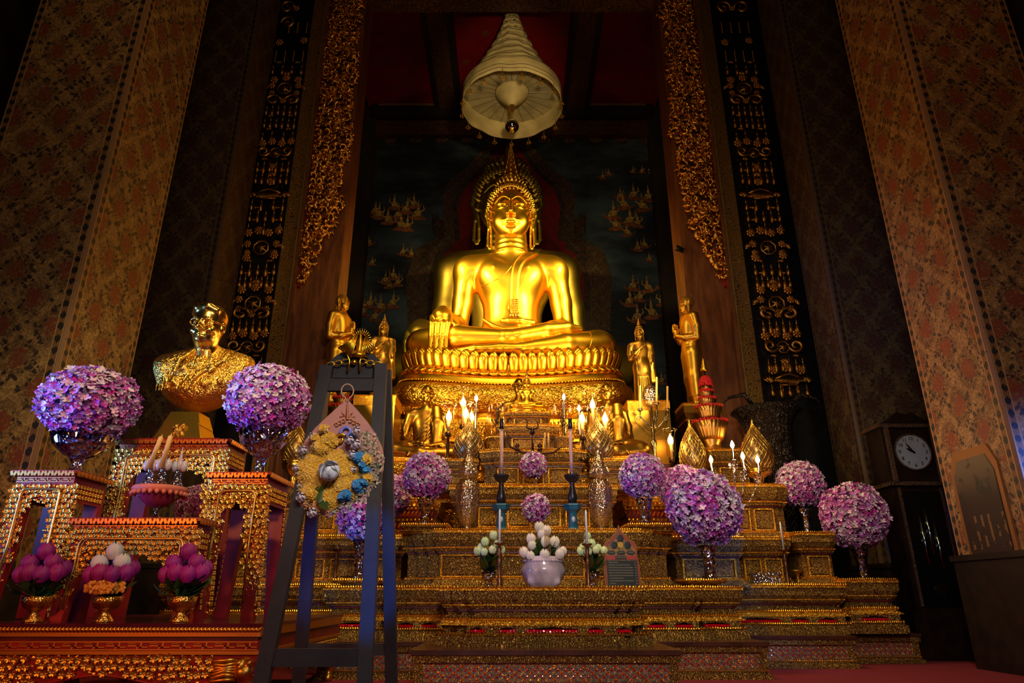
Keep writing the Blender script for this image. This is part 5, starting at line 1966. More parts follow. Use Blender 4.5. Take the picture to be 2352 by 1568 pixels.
ho = sculpt_obj(bust_head(), 'head', G_BUST, .0042, bust, 1); ho.location = (.045, 0, .145)
ho.scale = (1.42, 1.4, 1.38); bo.rotation_euler = (0, 0, .0); ho.rotation_euler = (.06, 0, -.04); bo.scale = (1.14, 1.1, 1.28)
gl = MB()
for q_ in (-1, 1):
    gl.tube([(q_ * .036 + .027 * math.cos(a * PI / 6), -.102 + .012 * abs(math.cos(a * PI / 6)) * (1 if q_ * math.cos(a * PI / 6) > 0 else 0), .588 + .020 * math.sin(a * PI / 6)) for a in range(12)], .0032, 6, closed=True)
    gl.tube([(q_ * .062, -.088, .595), (q_ * .088, -.02, .598), (q_ * .092, .02, .588)], .003, 5)
gl.tube([(-.012, -.104, .592), (.012, -.104, .592)], .003, 5)
g_ = gl.build('spectacles', G_BUST, bust, True); g_.location = ho.location; g_.scale = ho.scale; g_.rotation_euler = ho.rotation_euler

# ---- magenta and white lotus bouquets in gold bowls
def leafmesh(L, W, bend=.3):
    v = []; f = []
    n = 6
    for i in range(n):
        u = i / (n - 1)
        w = W * math.sin(PI * min(.97, .08 + u * .92)) ** .8
        z = L * u; y = -bend * L * u * u
        v += [(-w, y, z), (0, y - .12 * W, z), (w, y, z)]
    for i in range(n - 1):
        a = i * 3
        f += [(a, a + 1, a + 4, a + 3), (a + 1, a + 2, a + 5, a + 4)]
    return v, f


def bud(b, c, r, m_=None, open_=.0, col=None, n=7, rr=R):
    b.ball((c[0], c[1], c[2] + r * 1.05), (r * .72, r * .72, r * 1.05), 10, 7, m=m_, col=col)
    for ring_, (k0, sc, tilt) in enumerate(((n, 1.0, .18 + open_), (n - 2, .9, .06 + open_ * .5), (4, .75, .0))):
        for k in range(k0):
            a = 2 * PI * k / k0 + ring_ * .4 + rr.uniform(-.1, .1)
            v = []; f = []
            for i in range(5):
                u = i / 4
                w = r * .62 * sc * math.sin(PI * min(.98, .12 + .86 * u)) ** .7 * (1 if u < .95 else .2)
                rad = r * max(0, math.sin(PI * min(1, .13 + .90 * u))) ** .75 * (1 - .22 * ring_) + r * tilt * u * 2.2
                z = r * 2.5 * u * sc
                for q in (-1, 0, 1):
                    rr_ = rad * (1 if q == 0 else .88)
                    v.append((rr_ * math.cos(a) - q * w * math.sin(a), rr_ * math.sin(a) + q * w * math.cos(a), z))
            for i in range(4):
                f += [(i * 3, i * 3 + 1, i * 3 + 4, i * 3 + 3), (i * 3 + 1, i * 3 + 2, i * 3 + 5, i * 3 + 4)]
            b.add(v, f, m_ @ xf(c) if m_ is not None else xf(c), col=col)


PETALM = Mat('petal', 0.55); PETALM.color(PETALM.attr()); PETALM.set('Subsurface Weight', 0.0); PETALM = PETALM.m
GREENM = Mat('tinted_leaf', 0.4); GREENM.color(GREENM.attr()); GREENM = GREENM.m


def bouquet(label, px, kind, seed):
    rr = random.Random(seed)
    X, Y, Z = at(px, 1421, 4.05)
    t = thing('lotus_bouquet', label, 'flower arrangement', (X, 4.05, TZ), group=None)
    MB().lathe([(.052, 0), (.05, .01), (.036, .03), (.022, .045), (.026, .055), (.028, .06), (.06, .075), (.072, .10), (.078, .135), (.074, .135), (.066, .10), (.04, .085)], 28, flute=28, fl=.02).build('footed_bowl', gold('bowl_gold', (0.95, 0.5, 0.10), 0.25, fil=.3, fs=40), t, True)
    b = MB()
    for k in range(34):
        a = rr.uniform(0, 2 * PI); tl = rr.uniform(.5, 1.35)
        v, f = leafmesh(rr.uniform(.12, .19), rr.uniform(.028, .045), rr.uniform(.1, .4))
        m_ = Matrix.Translation((.02 * math.cos(a), .02 * math.sin(a), .12 + rr.uniform(0, .04))) @ Matrix.Rotation(a, 4, 'Z') @ Matrix.Rotation(-tl, 4, 'X')
        g = rr.uniform(.6, 1.4)
        b.add(v, f, m_, col=(.05 * g, .13 * g, .035 * g))
    b.build('leaves', GREENM, t, True, kind='stuff')
    spots = [(0, -.02, .33), (-.07, -.04, .265), (.065, -.03, .27), (-.10, -.05, .205), (-.03, -.08, .215), (.05, -.08, .205), (.11, -.04, .215), (.0, .06, .27), (-.06, .05, .24), (.08, .06, .24)]
    for i, (x, y, z) in enumerate(spots):
        b = MB()
        top = kind == 'mixed' and z > .255
        c = (.75, .75, .72) if top else (rr.uniform(.28, .4), .012, rr.uniform(.16, .26))
        bud(b, (x * .9, y, z), .038, open_=.06, n=8, rr=rr, col=c)
        q = b.build('lotus_flower', PETALM, t, True)
    if kind == 'mixed':
        b = MB()
        for k in range(26):
            a = rr.uniform(-2.6, -.5); r_ = rr.uniform(.08, .125)
            for j in range(8):
                aa = j * PI / 4
                b.ball((r_ * math.cos(a) + .014 * math.cos(aa), r_ * math.sin(a) * .9, .165 + rr.uniform(0, .035) + .014 * math.sin(aa)), (.012, .008, .012), 5, 4, col=(.8, .32, .03))
        b.build('marigolds', PETALM, t, True, kind='stuff')
    if seed != 22:
        b = MB(); v, f = leafmesh(.09, .03)
        b.add(v, f, Matrix.Translation((-.07, -.05, .14)) @ Matrix.Rotation(1.9, 4, 'Z') @ Matrix.Rotation(-1.2, 4, 'X'), col=(.0, .12, .14))
        b.build('blue_green_leaf', GREENM, t, True)
    return t


bouquet('magenta lotus bouquet in a gold footed bowl at the left end of the table', 76, 'm', 21)
bouquet('lotus bouquet of white and magenta over orange marigolds in a gold bowl', 238, 'mixed', 22)
bouquet('magenta lotus bouquet in a gold footed bowl right of the marigold one', 412, 'm', 23)

# ---- pink glass compote with crystal pieces
X, _, _ = at(357, 1186, 4.24)
cp = thing('glass_compote', 'pink fluted glass compote with a lace edge on the low stand', 'compote', (X, 4.24, ZM))
PINKG = Mat('pink_glass', 0.12, color=(0.45, 0.05, 0.13)); PINKG.set('Transmission Weight', 0.35); PINKG = PINKG.m
MB().lathe([(.055, 0), (.05, .006), (.02, .025), (.012, .05), (.022, .06), (.012, .07)], 20).build('foot', GLASS, cp, True)
MB().lathe([(.012, .07), (.05, .08), (.09, .105), (.115, .14), (.12, .165), (.11, .165), (.08, .12)], 40, flute=20, fl=.03).build('bowl', PINKG, cp, True)
b = MB()
LACE = plain('salmon_lace', (0.75, 0.20, 0.12), 0.6)
b.lathe([(.128, .15), (.15, .158), (.158, .18), (.150, .195), (.12, .198), (.001, .205)], 48, flute=24, fl=.015)
for k in range(26):
    a = 2 * PI * k / 26
    b.ball((.153 * math.cos(a), .153 * math.sin(a), .152), (.014, .014, .015), 6, 4)
b.build('lace_edge', LACE, cp, True)
cry = plain('frosted_crystal', (0.55, 0.50, 0.55), 0.2, nz=.1)
def crystal_tower(label, dx, dy, h, candle):
    t = thing('crystal_candle_holder', label, 'candle holder', (X + dx, 4.24 + dy, ZM + .203))
    MB().lathe([(.045, 0), (.042, .008), (.028, .022), (.018, .05), (.024, .07), (.012, .085), (.02, .1)], 14, flute=7, fl=.08).build('holder', GLASS, t, True)
    for s in (-1, 1):
        MB().ball((s * .028, .0, .125), (.022, .022, .036), 12, 8).build('egg_ornament', cry, t, True)
    MB().lathe([(.015, .10), (.018, .14), (.010, .18), (.004, .215), (.001, .25)], 10).build('spire', cry, t, True)
    if candle:
        MB().lathe([(.014, 0), (.014, .20), (.005, .205), (.001, .22)], 12, xf((.0, -.03, .10), (0, candle, 0))).build('yellow_candle', WAX_Y, t, True)
crystal_tower('left crystal holder on the pink compote with a slanted yellow candle', -.072, -.02, .2, .22)
crystal_tower('middle crystal holder on the pink compote with a bent yellow candle', .012, -.035, .2, .13)
crystal_tower('right crystal spire ornament on the pink compote, without a candle', .085, .02, .2, 0)

# ------------------------------------------------------------------ easel and wreath
es_loc = at(760, 1400, 3.3)
def W3(px, py, D, z=None):
    p = at(px, py, D)
    return Vector((p[0], p[1], p[2] if z is None else z))
EX, EY = -.75, 3.3
ez = thing('easel', 'dark wooden easel in the left foreground holding the flower wreath', 'easel', (EX, EY, 0))
def L(p): return Vector((p[0] - EX, p[1] - EY, p[2]))
def beam(name, a, c, w=.03, d=.022, mat=WOOD_D, parent=ez, label=None):
    a, c = L(a), L(c)
    ln = (c - a).length
    z = (c - a).normalized(); y = Vector((0, 1, 0)); x = y.cross(z).normalized(); y = z.cross(x)
    m = Matrix.Translation((a + c) / 2) @ Matrix((x, y, z)).transposed().to_4x4()
    return MB().box((0, 0, 0), (w * 2, d * 2, ln), m=m).build(name, mat, parent, label=label)
def floor_pt(px, D):
    z = -EYE; e = math.atan2(z, D); zc = D * math.cos(TH) + z * math.sin(TH)
    return Vector(((px - 1176) * zc / F, D, 0))
fl, fr = floor_pt(568, 3.2), floor_pt(829, 3.2)
tl, tr = W3(752, 842, 3.42), W3(876, 838, 3.42)
beam('leg', fl, tl, .033); beam('leg', fr, tr, .031)
bl, br = floor_pt(678, 3.85), floor_pt(901, 3.85)
btl, btr = W3(744, 856, 3.50), W3(886, 850, 3.50)
beam('leg', bl, btl, .03); beam('leg', br, btr, .03)
def lerp_z(a, c, z):
    t = (z - a[2]) / (c[2] - a[2]); return a + (c - a) * t
for (p, q, r_, s_, py, D, w) in ((fl, tl, fr, tr, 1510, 3.23, .036), (bl, btl, br, btr, 1490, 3.8, .028), (fl, tl, fr, tr, 884, 3.40, .033)):
    z = at(760, py, D)[2]
    a, c = lerp_z(p, q, z), lerp_z(r_, s_, z)
    a, c = L(a), L(c)
    MB().box(((a + c) / 2), ((c - a).length - .06, .03, w * 2)).build('cross_bar', WOOD_D, ez)
# arched head board
ca = (tl + tr) / 2; wz = (tr[0] - tl[0]) / 2 + .01
cx, cz = ca[0] - EX, at(810, 866, 3.42)[2]
pts = [(cx - wz, cz)] + [(cx + wz * math.cos(PI - PI * k / 16), cz + .03 + .13 * math.sin(PI * k / 16)) for k in range(17)] + [(cx + wz, cz)]
MB().prism(pts[::-1], 3.43 - EY, 3.46 - EY).build('arched_head', WOOD_D, ez)
b = MB()
for s in (-1, 1):
    for k in range(3):
        c = Vector((cx + s * (.045 + .04 * k), 3.41 - EY, cz + .085 - .008 * k))
        b.tube([c + Vector((s * .02 * math.cos(a * .6), 0, .013 * math.sin(a * .6))) for a in range(11)], .004, 5)
b.tube([(cx - .03, 3.41 - EY, cz + .03), (cx - .025, 3.41 - EY, cz + .09), (cx - .045, 3.41 - EY, cz + .13), (cx + .045, 3.41 - EY, cz + .13), (cx + .03, 3.41 - EY, cz + .09), (cx + .035, 3.41 - EY, cz + .03)], .006, 6)
b.ball((cx, 3.41 - EY, cz + .08), .016, 10, 6)
b.build('gilded_scrolls', G_POL, ez, True)
b = MB()
c = Vector((cx + .02, 3.42 - EY, cz + .21))
for k in range(26):
    a = 2 * PI * k / 26
    if -2.3 < math.atan2(math.sin(a), math.cos(a)) < -.84: continue
    b.tube([c + Vector((.03 * math.cos(a), 0, .035 * math.sin(a))), c + Vector((.06 * math.cos(a), -.004, .07 * math.sin(a)))], [.004, .0015], 5)
for k in range(7):
    b.tube([c + Vector((-.015, -.01, .02)), c + Vector((-.11 + .012 * k, -.02, -.055 - .008 * k))], [.003, .006], 5)
    b.tube([c + Vector((.025, -.01, .01)), c + Vector((.085 - .012 * k, -.02, -.05 - .01 * k))], [.003, .005], 5)
b.lathe([(.05, -.10), (.04, -.085), (.02, -.06), (.018, -.02), (.008, .02), (.001, .05)], 12, Matrix.Translation(c))
b.build('gilded_sunburst', G_POL, ez, True)

# wreath board
wl = W3(798, 918, 3.33)
wt = thing('flower_wreath', 'pink teardrop board with yellow, white and blue flowers hanging on the easel', 'wreath', tuple(wl))
def WL(px, py, D=3.33):
    p = at(px, py, D); return Vector((p[0] - wl[0], p[1] - wl[1], p[2] - wl[2]))
outl = [(798, 916), (818, 938), (842, 966), (862, 995), (877, 1025), (882, 1055), (880, 1080), (866, 1110), (846, 1135), (815, 1152), (780, 1162), (745, 1165), (714, 1152), (692, 1125), (683, 1090), (686, 1050), (700, 1012), (724, 982), (752, 956), (776, 934)]
pp = [WL(*q) for q in outl]
PINKB = plain('pink_board', (0.42, 0.17, 0.14), 0.55, nz=.06)
MB().prism([(p.x, p.z) for p in pp][::-1], 0, .012).build('teardrop_board', PINKB, wt)
b = MB()
lp = [WL(798 + 14 * math.sin(a) * (1 if True else 0), 898 - 16 * math.cos(a)) for a in [i * PI / 8 for i in range(-7, 8)]]
b.tube([WL(798, 924)] + lp + [WL(798, 924)], .004, 6)
b.build('hanging_cord', plain('tan_cord', (0.45, 0.25, 0.16), 0.7), wt, True)
b = MB()
for k in range(9):
    z = WL(798, 930 + 4 * k)
    b.ball(z + Vector((0, -.004, 0)), (.004 + .0009 * k, .006, .006), 8, 5)
for s in (-1, 1):
    for k in range(3):
        c = WL(798 + s * (8 + 8 * k), 968 + 4 * k)
        b.tube([c + Vector((s * .012 * math.cos(a * .7) * (1 - a / 14), -.006, .014 * math.sin(a * .7) * (1 - a / 14))) for a in range(11)], .0028, 5)
    c = WL(798 + s * 8, 953); b.tube([c, c + Vector((s * .012, -.006, .018))], [.005, .001], 5)
b.tube([WL(780, 958), WL(798, 954), WL(816, 958)], .0032, 5)
b.build('crest', plain('rose_gold_crest', (0.55, 0.22, 0.10), 0.35, .6), wt, True)
def curlt(cx, cy, r, a0, a1, rad, dy=-.012, end=.35):
    pts = []; rr = []
    for k in range(18):
        u = k / 17; a = a0 + (a1 - a0) * u; q = r * (1 - (1 - end) * u)
        p = WL(cx, cy); pts.append(p + Vector((q * math.cos(a), dy, q * math.sin(a)))); rr.append(rad * (1 - .35 * u))
    return pts, rr
for (nm, args, m_) in (('violet_scroll', ((797, 993), .030, PI * 1.1, -PI * .9), plain('violet_enamel', (0.22, 0.2, 0.65), .25)), ('gold_scroll', ((783, 1010), .028, .6, PI * 2.2), G_POL), ('blue_scroll', ((803, 1010), .026, PI * .45, -PI * 1.5), plain('blue_enamel', (0.01, 0.12, 0.4), .2))):
    (cx_, cy_), r_, a0, a1 = args
    p_, q_ = curlt(cx_, cy_, r_, a0, a1, .0095)
    MB().tube(p_, q_, 8).build(nm, m_, wt, True)
rr = random.Random(77)
def cluster(name, blobs, cols, n, size, label=None, flat=.5):
    b = MB()
    for (px, py, r) in blobs:
        for k in range(int(n * r * r / 1600)):
            a = rr.uniform(0, 2 * PI); q = r * math.sqrt(rr.random())
            p = WL(px + q * math.cos(a), py + q * math.sin(a))
            y = -.012 - .055 * flat * (1 - (q / r) ** 2)
            c = rr.choice(cols); g = rr.uniform(.65, 1.15)
            for j in range(4):
                aa = j * PI / 2 + rr.uniform(0, 1)
                s_ = size * rr.uniform(.7, 1.2)
                m_ = Matrix.Translation(p + Vector((0, y, 0))) @ Euler((rr.uniform(-.6, .6) - .2, rr.uniform(-.6, .6), aa)).to_matrix().to_4x4()
                ca, sa = math.cos(aa), math.sin(aa)
                P0 = p + Vector((0, y, 0))
                d1 = Vector((ca * s_, -.3 * s_ * rr.random(), sa * s_)); d2 = Vector((-sa * s_ * .6, .0, ca * s_ * .6))
                b.add([P0, P0 + d1 * .6 + d2, P0 + d1 * 1.3 + Vector((0, -.3 * s_, 0)), P0 + d1 * .6 - d2], [(0, 3, 2, 1)], col=tuple(min(1, x * g) for x in c))
    return b.build(name, PETALM, wt, kind='stuff', label=label)
YEL = [(.85, .45, .02), (.75, .36, .02), (.9, .52, .05), (.8, .5, .1)]
cluster('yellow_flowers', [(728, 1085, 46), (745, 1110, 44), (792, 1085, 34), (795, 1115, 40), (775, 1060, 26), (722, 1130, 30), (760, 1145, 34), (742, 1030, 26), (757, 1015, 20), (845, 1060, 16), (728, 1010, 12), (748, 990, 12), (847, 1100, 14)], YEL, 800, .0068, flat=1)
cluster('orange_flowers', [(735, 1160, 26), (755, 1170, 18), (705, 1150, 18)], [(.6, .2, .05), (.55, .3, .2), (.7, .35, .1)], 380, .007)
cluster('filler_blossoms', [(845, 1020, 28), (855, 1060, 30), (850, 1100, 26), (830, 1130, 26), (790, 1155, 24), (765, 1168, 16), (700, 1050, 16), (690, 1085, 14), (700, 1120, 16)], [(.3, .26, .16), (.5, .42, .25), (.18, .18, .12), (.55, .3, .3)], 260, .006)
cluster('blue_flowers', [(828, 1055, 14), (838, 1072, 10), (825, 1118, 17), (840, 1110, 10), (800, 1137, 15), (790, 1145, 10), (847, 1085, 9)], [(.03, .28, .62), (.05, .38, .7), (.08, .2, .6)], 1100, .007, flat=1.2)
for i, (px, py, r) in enumerate([(750, 993, 7), (723, 1008, 8), (732, 1030, 8), (702, 1038, 8), (823, 994, 8), (807, 1015, 8), (822, 1025, 9), (813, 1048, 8), (814, 1082, 7), (698, 1145, 9), (723, 1180, 9), (685, 1078, 6)]):
    b = MB(); p = WL(px, py)
    bud(b, (0, 0, 0), r / 1550 * 3.35 * .85, Matrix.Translation(p + Vector((0, -.03, 0))) @ Matrix.Rotation(PI / 2, 4, 'X'), .3, col=(.72, .62, .72), n=6, rr=rr)
    b.build('small_white_rose', PETALM, wt, True)
b = MB(); p = WL(766, 1100)
bud(b, (0, 0, 0), .036, Matrix.Translation(p + Vector((0, -.05, 0))) @ Matrix.Rotation(PI / 2 - .5, 4, 'X') , .28, col=(.72, .76, .9), n=7, rr=rr)
b.build('large_white_rose', PETALM, wt, True)
for (px, py, a, l_) in ((742, 1145, 2.5, .075), (728, 1125, 1.3, .07), (757, 1115, .2, .05), (748, 1130, 3.3, .06)):
    v, f = leafmesh(l_, l_ * .33, .2); p = WL(px, py)
    MB().add(v, f, Matrix.Translation(p + Vector((0, -.06, 0))) @ Matrix.Rotation(a, 4, 'Y'), col=(.03, .07, .01)).build('leaf', GREENM, wt, True)
# ------------------------------------------------------------------ great tiered umbrella
um = thing('tiered_umbrella', 'tall cream nine-tiered ceremonial umbrella hanging over the Buddha head', 'umbrella', (0, 9.9, 8.85))
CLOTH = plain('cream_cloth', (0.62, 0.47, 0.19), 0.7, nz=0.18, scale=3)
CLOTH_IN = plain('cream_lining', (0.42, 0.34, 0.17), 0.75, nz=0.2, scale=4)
STRP = plain('dark_trim_band', (0.10, 0.045, 0.03), 0.6)
rt = random.Random(4)
tiers_u = [(.915, 0, .42), (.735, .46, .67), (.60, .72, .92), (.485, .97, 1.16), (.385, 1.21, 1.40), (.30, 1.45, 1.62), (.235, 1.67, 1.82), (.18, 1.87, 2.0), (.13, 2.04, 2.16)]
for i, (rad, z0, z1) in enumerate(tiers_u):
    n = 96; h = z1 - z0
    def P(r_, z_, k, off=0.0):
        a = 2 * PI * k / n
        w = (.012 * math.sin(a * 5 + i) + .008 * math.sin(a * 13)) * (1 if z_ < z0 + h * .8 else .3)
        dent = -.05 * math.exp(-((a - 1.5 * PI + .12) / .16) ** 2) if i == 0 and z_ < z0 + .3 else 0
        zz = z_ + (.045 * math.exp(-((a - 1.5 * PI + .12) / .2) ** 2) if i == 0 and z_ < z0 + .3 else 0) + .008 * math.sin(a * 9 + i)
        q = r_ + w + dent + off
        return (q * math.cos(a), q * math.sin(a), zz)
    nxt = tiers_u[i + 1][0] * .93 if i < 8 else .02
    prof = [(rad * .992, z0), (rad, z0 + h * .3), (rad * .975, z0 + h * .7), (rad * .93, z1 - .02), (rad * .88, z1), (nxt, z1 + .05)]
    b = MB(); v = []; f = []
    for (r_, z_) in prof:
        for k in range(n): v.append(P(r_, z_, k))
    for j in range(len(prof) - 1):
        for k in range(n): f.append((j * n + k, j * n + (k + 1) % n, (j + 1) * n + (k + 1) % n, (j + 1) * n + k))
    b.add(v, f)
    o = b.build('canopy_tier', CLOTH, um, True)
    md = o.modifiers.new('thick', 'SOLIDIFY'); md.thickness = .008; md.offset = -1
    for (t0, t1) in (((.14, .165), (.32, .345)) if i == 0 else ((.05, .10), (.48, .56))):
        b = MB(); v = []; f = []
        for q in (t0, t1):
            rr_ = np.interp(z0 + h * q, [p[1] for p in prof], [p[0] for p in prof])
            for k in range(n): v.append(P(rr_, z0 + h * q, k, .005))
        for k in range(n): f.append((k, (k + 1) % n, n + (k + 1) % n, n + k))
        b.add(v, f); b.build('trim_band', STRP, um, True)
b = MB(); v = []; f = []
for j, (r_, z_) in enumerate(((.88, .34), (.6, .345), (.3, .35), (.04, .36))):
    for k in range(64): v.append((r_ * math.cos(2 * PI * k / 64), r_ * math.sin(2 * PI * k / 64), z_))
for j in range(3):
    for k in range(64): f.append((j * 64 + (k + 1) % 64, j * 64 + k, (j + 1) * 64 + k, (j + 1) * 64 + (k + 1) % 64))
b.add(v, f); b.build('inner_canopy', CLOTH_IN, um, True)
RIB = plain('umbrella_rib', (0.32, 0.22, 0.09), 0.5)
rib0 = None
for k in range(24):
    a = 2 * PI * k / 24
    if rib0 is None:
        rib0 = MB().tube([(.28, 0, .325), (.89, 0, .33)], .009, 5).build('rib', RIB, um)
        o = rib0
    else: o = link_mesh('rib', rib0.data, um)
    o.rotation_euler = (0, 0, a)
MB().tube([(.885 * math.cos(2 * PI * k / 64), .885 * math.sin(2 * PI * k / 64), .325) for k in range(64)], .008, 5, closed=True).build('hoop', RIB, um, True)
MB().lathe([(.31, .33), (.30, .28), (.2, .16), (.08, .05), (.05, .02)], 40).build('inner_cone', CLOTH, um, True)
MB().lathe([(.05, .04), (.055, .01), (.035, -.02), (.045, -.05), (.03, -.08), (.038, -.11), (.02, -.15), (.008, -.2), (.001, -.24)], 16).build('gilded_knob', G_POL, um, True)
MB().tube([(0, 0, -.2), (0, 0, -.30)], .005, 5).build('chain', G_BRZ, um)
MIR = Mat('mirror_ball', 0.04, 1.0, (0.85, 0.8, 0.75)).m
MB().ball((0, 0, -.42), .128, 32, 20).build('mirror_ball', MIR, um, True)
MB().tube([(0, 0, 2.1), (0, 0, 2.62)], .02, 8).build('rod', G_BRZ, um)
d0 = None
for k in range(17):
    a = 2 * PI * k / 17 + .1
    if d0 is None:
        b = MB(); b.tube([(0, 0, .06), (0, 0, -.08)], .004, 4)
        for j in range(5):
            aa = 2 * PI * j / 5
            b.tube([(0, 0, -.07), (.035 * math.cos(aa), .035 * math.sin(aa), -.13)], .003, 4)
            b.ball((.037 * math.cos(aa), .037 * math.sin(aa), -.145), (.012, .012, .018), 6, 4)
        b.ball((0, 0, -.15), (.012, .012, .018), 6, 4)
        d0 = b.build('bell_drop', G_POL, um, True); o = d0
    else: o = link_mesh('bell_drop', d0.data, um)
    o.location = (.905 * math.cos(a), .905 * math.sin(a), 0)

# ------------------------------------------------------------------ standing disciples and small figures
def disciple_sculpt(pray):
    """standing monk 1.75 high facing -x, hands joined"""
    s = Sculpt()
    s.path([(.01, 0, 1.44), (.0, 0, 1.53)], [.062, .056], .04)
    s.ell((.0, 0, 1.28), (.115, .17, .20), .08)
    s.cap((.0, -.14, 1.385), (.0, .14, 1.385), .075, .075, .06)
    s.ell((.0, 0, 1.08), (.10, .135, .18), .08)
    s.ell((.01, 0, .90), (.125, .155, .18), .08)
    s.ell((.06, 0, .84), (.09, .13, .12), .08)
    s.path([(.0, -.07, .80), (-.005, -.075, .45), (.01, -.07, .08)], [.115, .085, .06], .06)
    s.path([(.0, .07, .80), (-.005, .075, .45), (.01, .07, .08)], [.115, .085, .06], .06)
    s.path([(.0, 0, .8), (.0, 0, .2)], [.11, .09], .08, st=(.8, 1, 1))
    for q in (-1, 1):
        s.path([(.01, q * .07, .05), (-.12, q * .075, .03)], [.045, .028], .02)
        s.path([(.02, q * .195, 1.36), (.04, q * .215, 1.20), (.045, q * .20, 1.04)], [.072, .058, .048], .04)
        s.path([(.045, q * .20, 1.04), (-.10, q * .11, 1.05), (-.20, q * .03, 1.10)], [.046, .038, .027], .03)
    # robe edge
    s.layer(.006, lambda X, Y, Z: np.maximum(np.maximum(Y * 1.0 - (1.30 - Z) * .9 - .02, Z - 1.42), .16 - Z))
    s.layer(.014, lambda X, Y, Z: np.maximum(np.abs(Z - .93 + .0 * X) - .008, X * 0))
    return s


def praying_hands():
    s = Sculpt()
    for q in (-1, 1):
        s.path([(-.17, q * .035, 1.085), (-.20, q * .018, 1.13), (-.205, q * .016, 1.18)], [.026, .026, .026], .02)
        for k in range(4):
            x_ = -.235 + .022 * k
            s.path([(x_, q * .013, 1.17), (x_ - .004, q * .011, 1.23), (x_, q * .009, 1.30 - .014 * abs(k - 1.3))], [.0125, .011, .0085], .006)
        s.path([(-.185, q * .016, 1.14), (-.15, q * .015, 1.18), (-.148, q * .013, 1.215)], [.016, .011, .009], .006)
    return s


def put_head(t, z0, s_, rz=0.0, only=None, m=None, x0=0.0):
    for c in HEADPARTS:
        if only and c.name.split('.')[0] not in only: continue
        d = c.data.copy(); d.materials[0] = m or c.data.materials[0]
        o = link_mesh(c.name.split('.')[0], d, t)
        o.location = (x0, 0, z0 - RAISE * s_); o.scale = (s_,) * 3; o.rotation_euler = (0, 0, rz)
        if 'kind' in c: o['kind'] = c['kind']


def disciple(label, px, py_top, D, flip, z_feet):
    X = at(px, py_top, D)[0]; zt = at(px, py_top, D)[2]
    t = thing('standing_disciple', label, 'statue', (X, D, z_feet))
    o = sculpt_obj(disciple_sculpt(True), 'body', G_POL2, .0105, t, 2)
    sculpt_obj(praying_hands(), 'praying_hands', G_POL2, .0055, t, 1)
    put_head(t, .968, .237, -PI / 2, ('head', 'long_ear'), G_POL2)
    h = Sculpt(); h.ell((.022, 0, 1.665), (.100, .092, .108), .02)
    h.ell((-.075, 0, 1.60), (.085, .13, .10), .01, sub=True)
    sculpt_obj(h, 'close_cropped_hair', gold('pitted_hair_gold', (0.62, 0.34, 0.05), 0.45, fil=.9, fs=60), .008, t, 1)
    s = (zt - z_feet) / 1.745
    t.scale = (s * flip, s, s)
    return t


G_POL2 = gold('disciple_gold', (0.90, 0.50, 0.05), 0.38, 0.03)
d1 = disciple('standing gold disciple on the right, praying towards the seated Buddha', 1574, 683, 8.8, 1, 2.95)
d1.rotation_euler = (0, 0, .12)
d2 = dup(d1, (at(790, 672, 8.8)[0], 8.8, 2.97), -.35, label='standing gold disciple on the left behind the easel, facing the Buddha')
s_ = d1.scale[1] * 1.0
d2.scale = (-s_, s_, s_)
for q, xx in (('right', d1.location.x), ('left', d2.location.x)):
    tier('plain gilded pillar stand under the standing disciple on the %s' % q, xx - .20, xx + .24, 8.58, 9.0, 2.25, 2.95, 0, 0, (), 'upper', 1, mat=G_BRZ)
    tier('tall dark gilded block at the foot of the %s jamb' % q, xx - .24, xx + .28, 8.54, 9.0, 0, 2.25, 0, 0, (), 'upper', 1, mat=G_BRZ)


def robed_sculpt():
    s = Sculpt()
    s.path([(0, 0, 1.38), (0, 0, 1.48)], [.055, .05], .04)
    s.ell((0, 0, 1.20), (.17, .11, .20), .08); s.cap((-.15, 0, 1.33), (.15, 0, 1.33), .07, .07, .06)
    s.ell((0, 0, .98), (.13, .10, .18), .08); s.ell((0, 0, .82), (.16, .12, .2), .08)
    s.path([(0, 0, .8), (0, 0, .1)], [.17, .19], .08, st=(1, .7, 1))
    for q in (-1, 1):
        s.path([(q * .20, 0, 1.30), (q * .22, .02, 1.15), (q * .21, .02, 1.02)], [.065, .052, .045], .04)
    s.path([(-.21, .02, 1.02), (-.12, -.12, 1.10), (-.02, -.15, 1.20)], [.042, .034, .024], .03)
    for k in range(4): s.path([(-.03, -.15, 1.20), (.02 - .004 * k, -.155, 1.25 - .016 * k), (.065 - .006 * k, -.15, 1.28 - .02 * k)], [.016, .010, .007], .008)
    s.path([(.21, .02, 1.02), (.22, -.04, .9), (.21, -.02, .8)], [.045, .035, .025], .03)
    s.cap((.17, 0, 1.3), (.23, .02, .55), .06, .07, .04, st=(1, .8, 1))
    for k in range(7):
        s.path([(-.12 + .03 * k, -.10, .95 - .04 * k), (-.10 + .035 * k, -.125, .6), (-.12 + .04 * k, -.13, .12)], [.008, .012, .014], .012)
    for k in range(6):
        s.path([(.12 - .02 * k, -.085, 1.33 - .02 * k), (.02 - .02 * k, -.118, 1.18 - .045 * k), (-.10, -.09, 1.02 - .05 * k)], [.006, .008, .006], .008)
    return s


def robed(label, px, py_top, D, h, lean, parentmesh=None):
    X, _, zt = at(px, py_top, D)
    t = thing('standing_buddha', label, 'statue', (X, D, zt - h), lean)
    s = h / 1.90
    if parentmesh is None:
        o = sculpt_obj(robed_sculpt(), 'body', G_BRZ, .010, t, 1)
        put_head(t, .93, .232, 0.0, None, G_BRZ)
        MB().lathe([(.24, 0), (.22, .03), (.17, .06), (.2, .10)], 24).build('foot_base', G_BRZ, t, True)
    t.scale = (s,) * 3
    return t


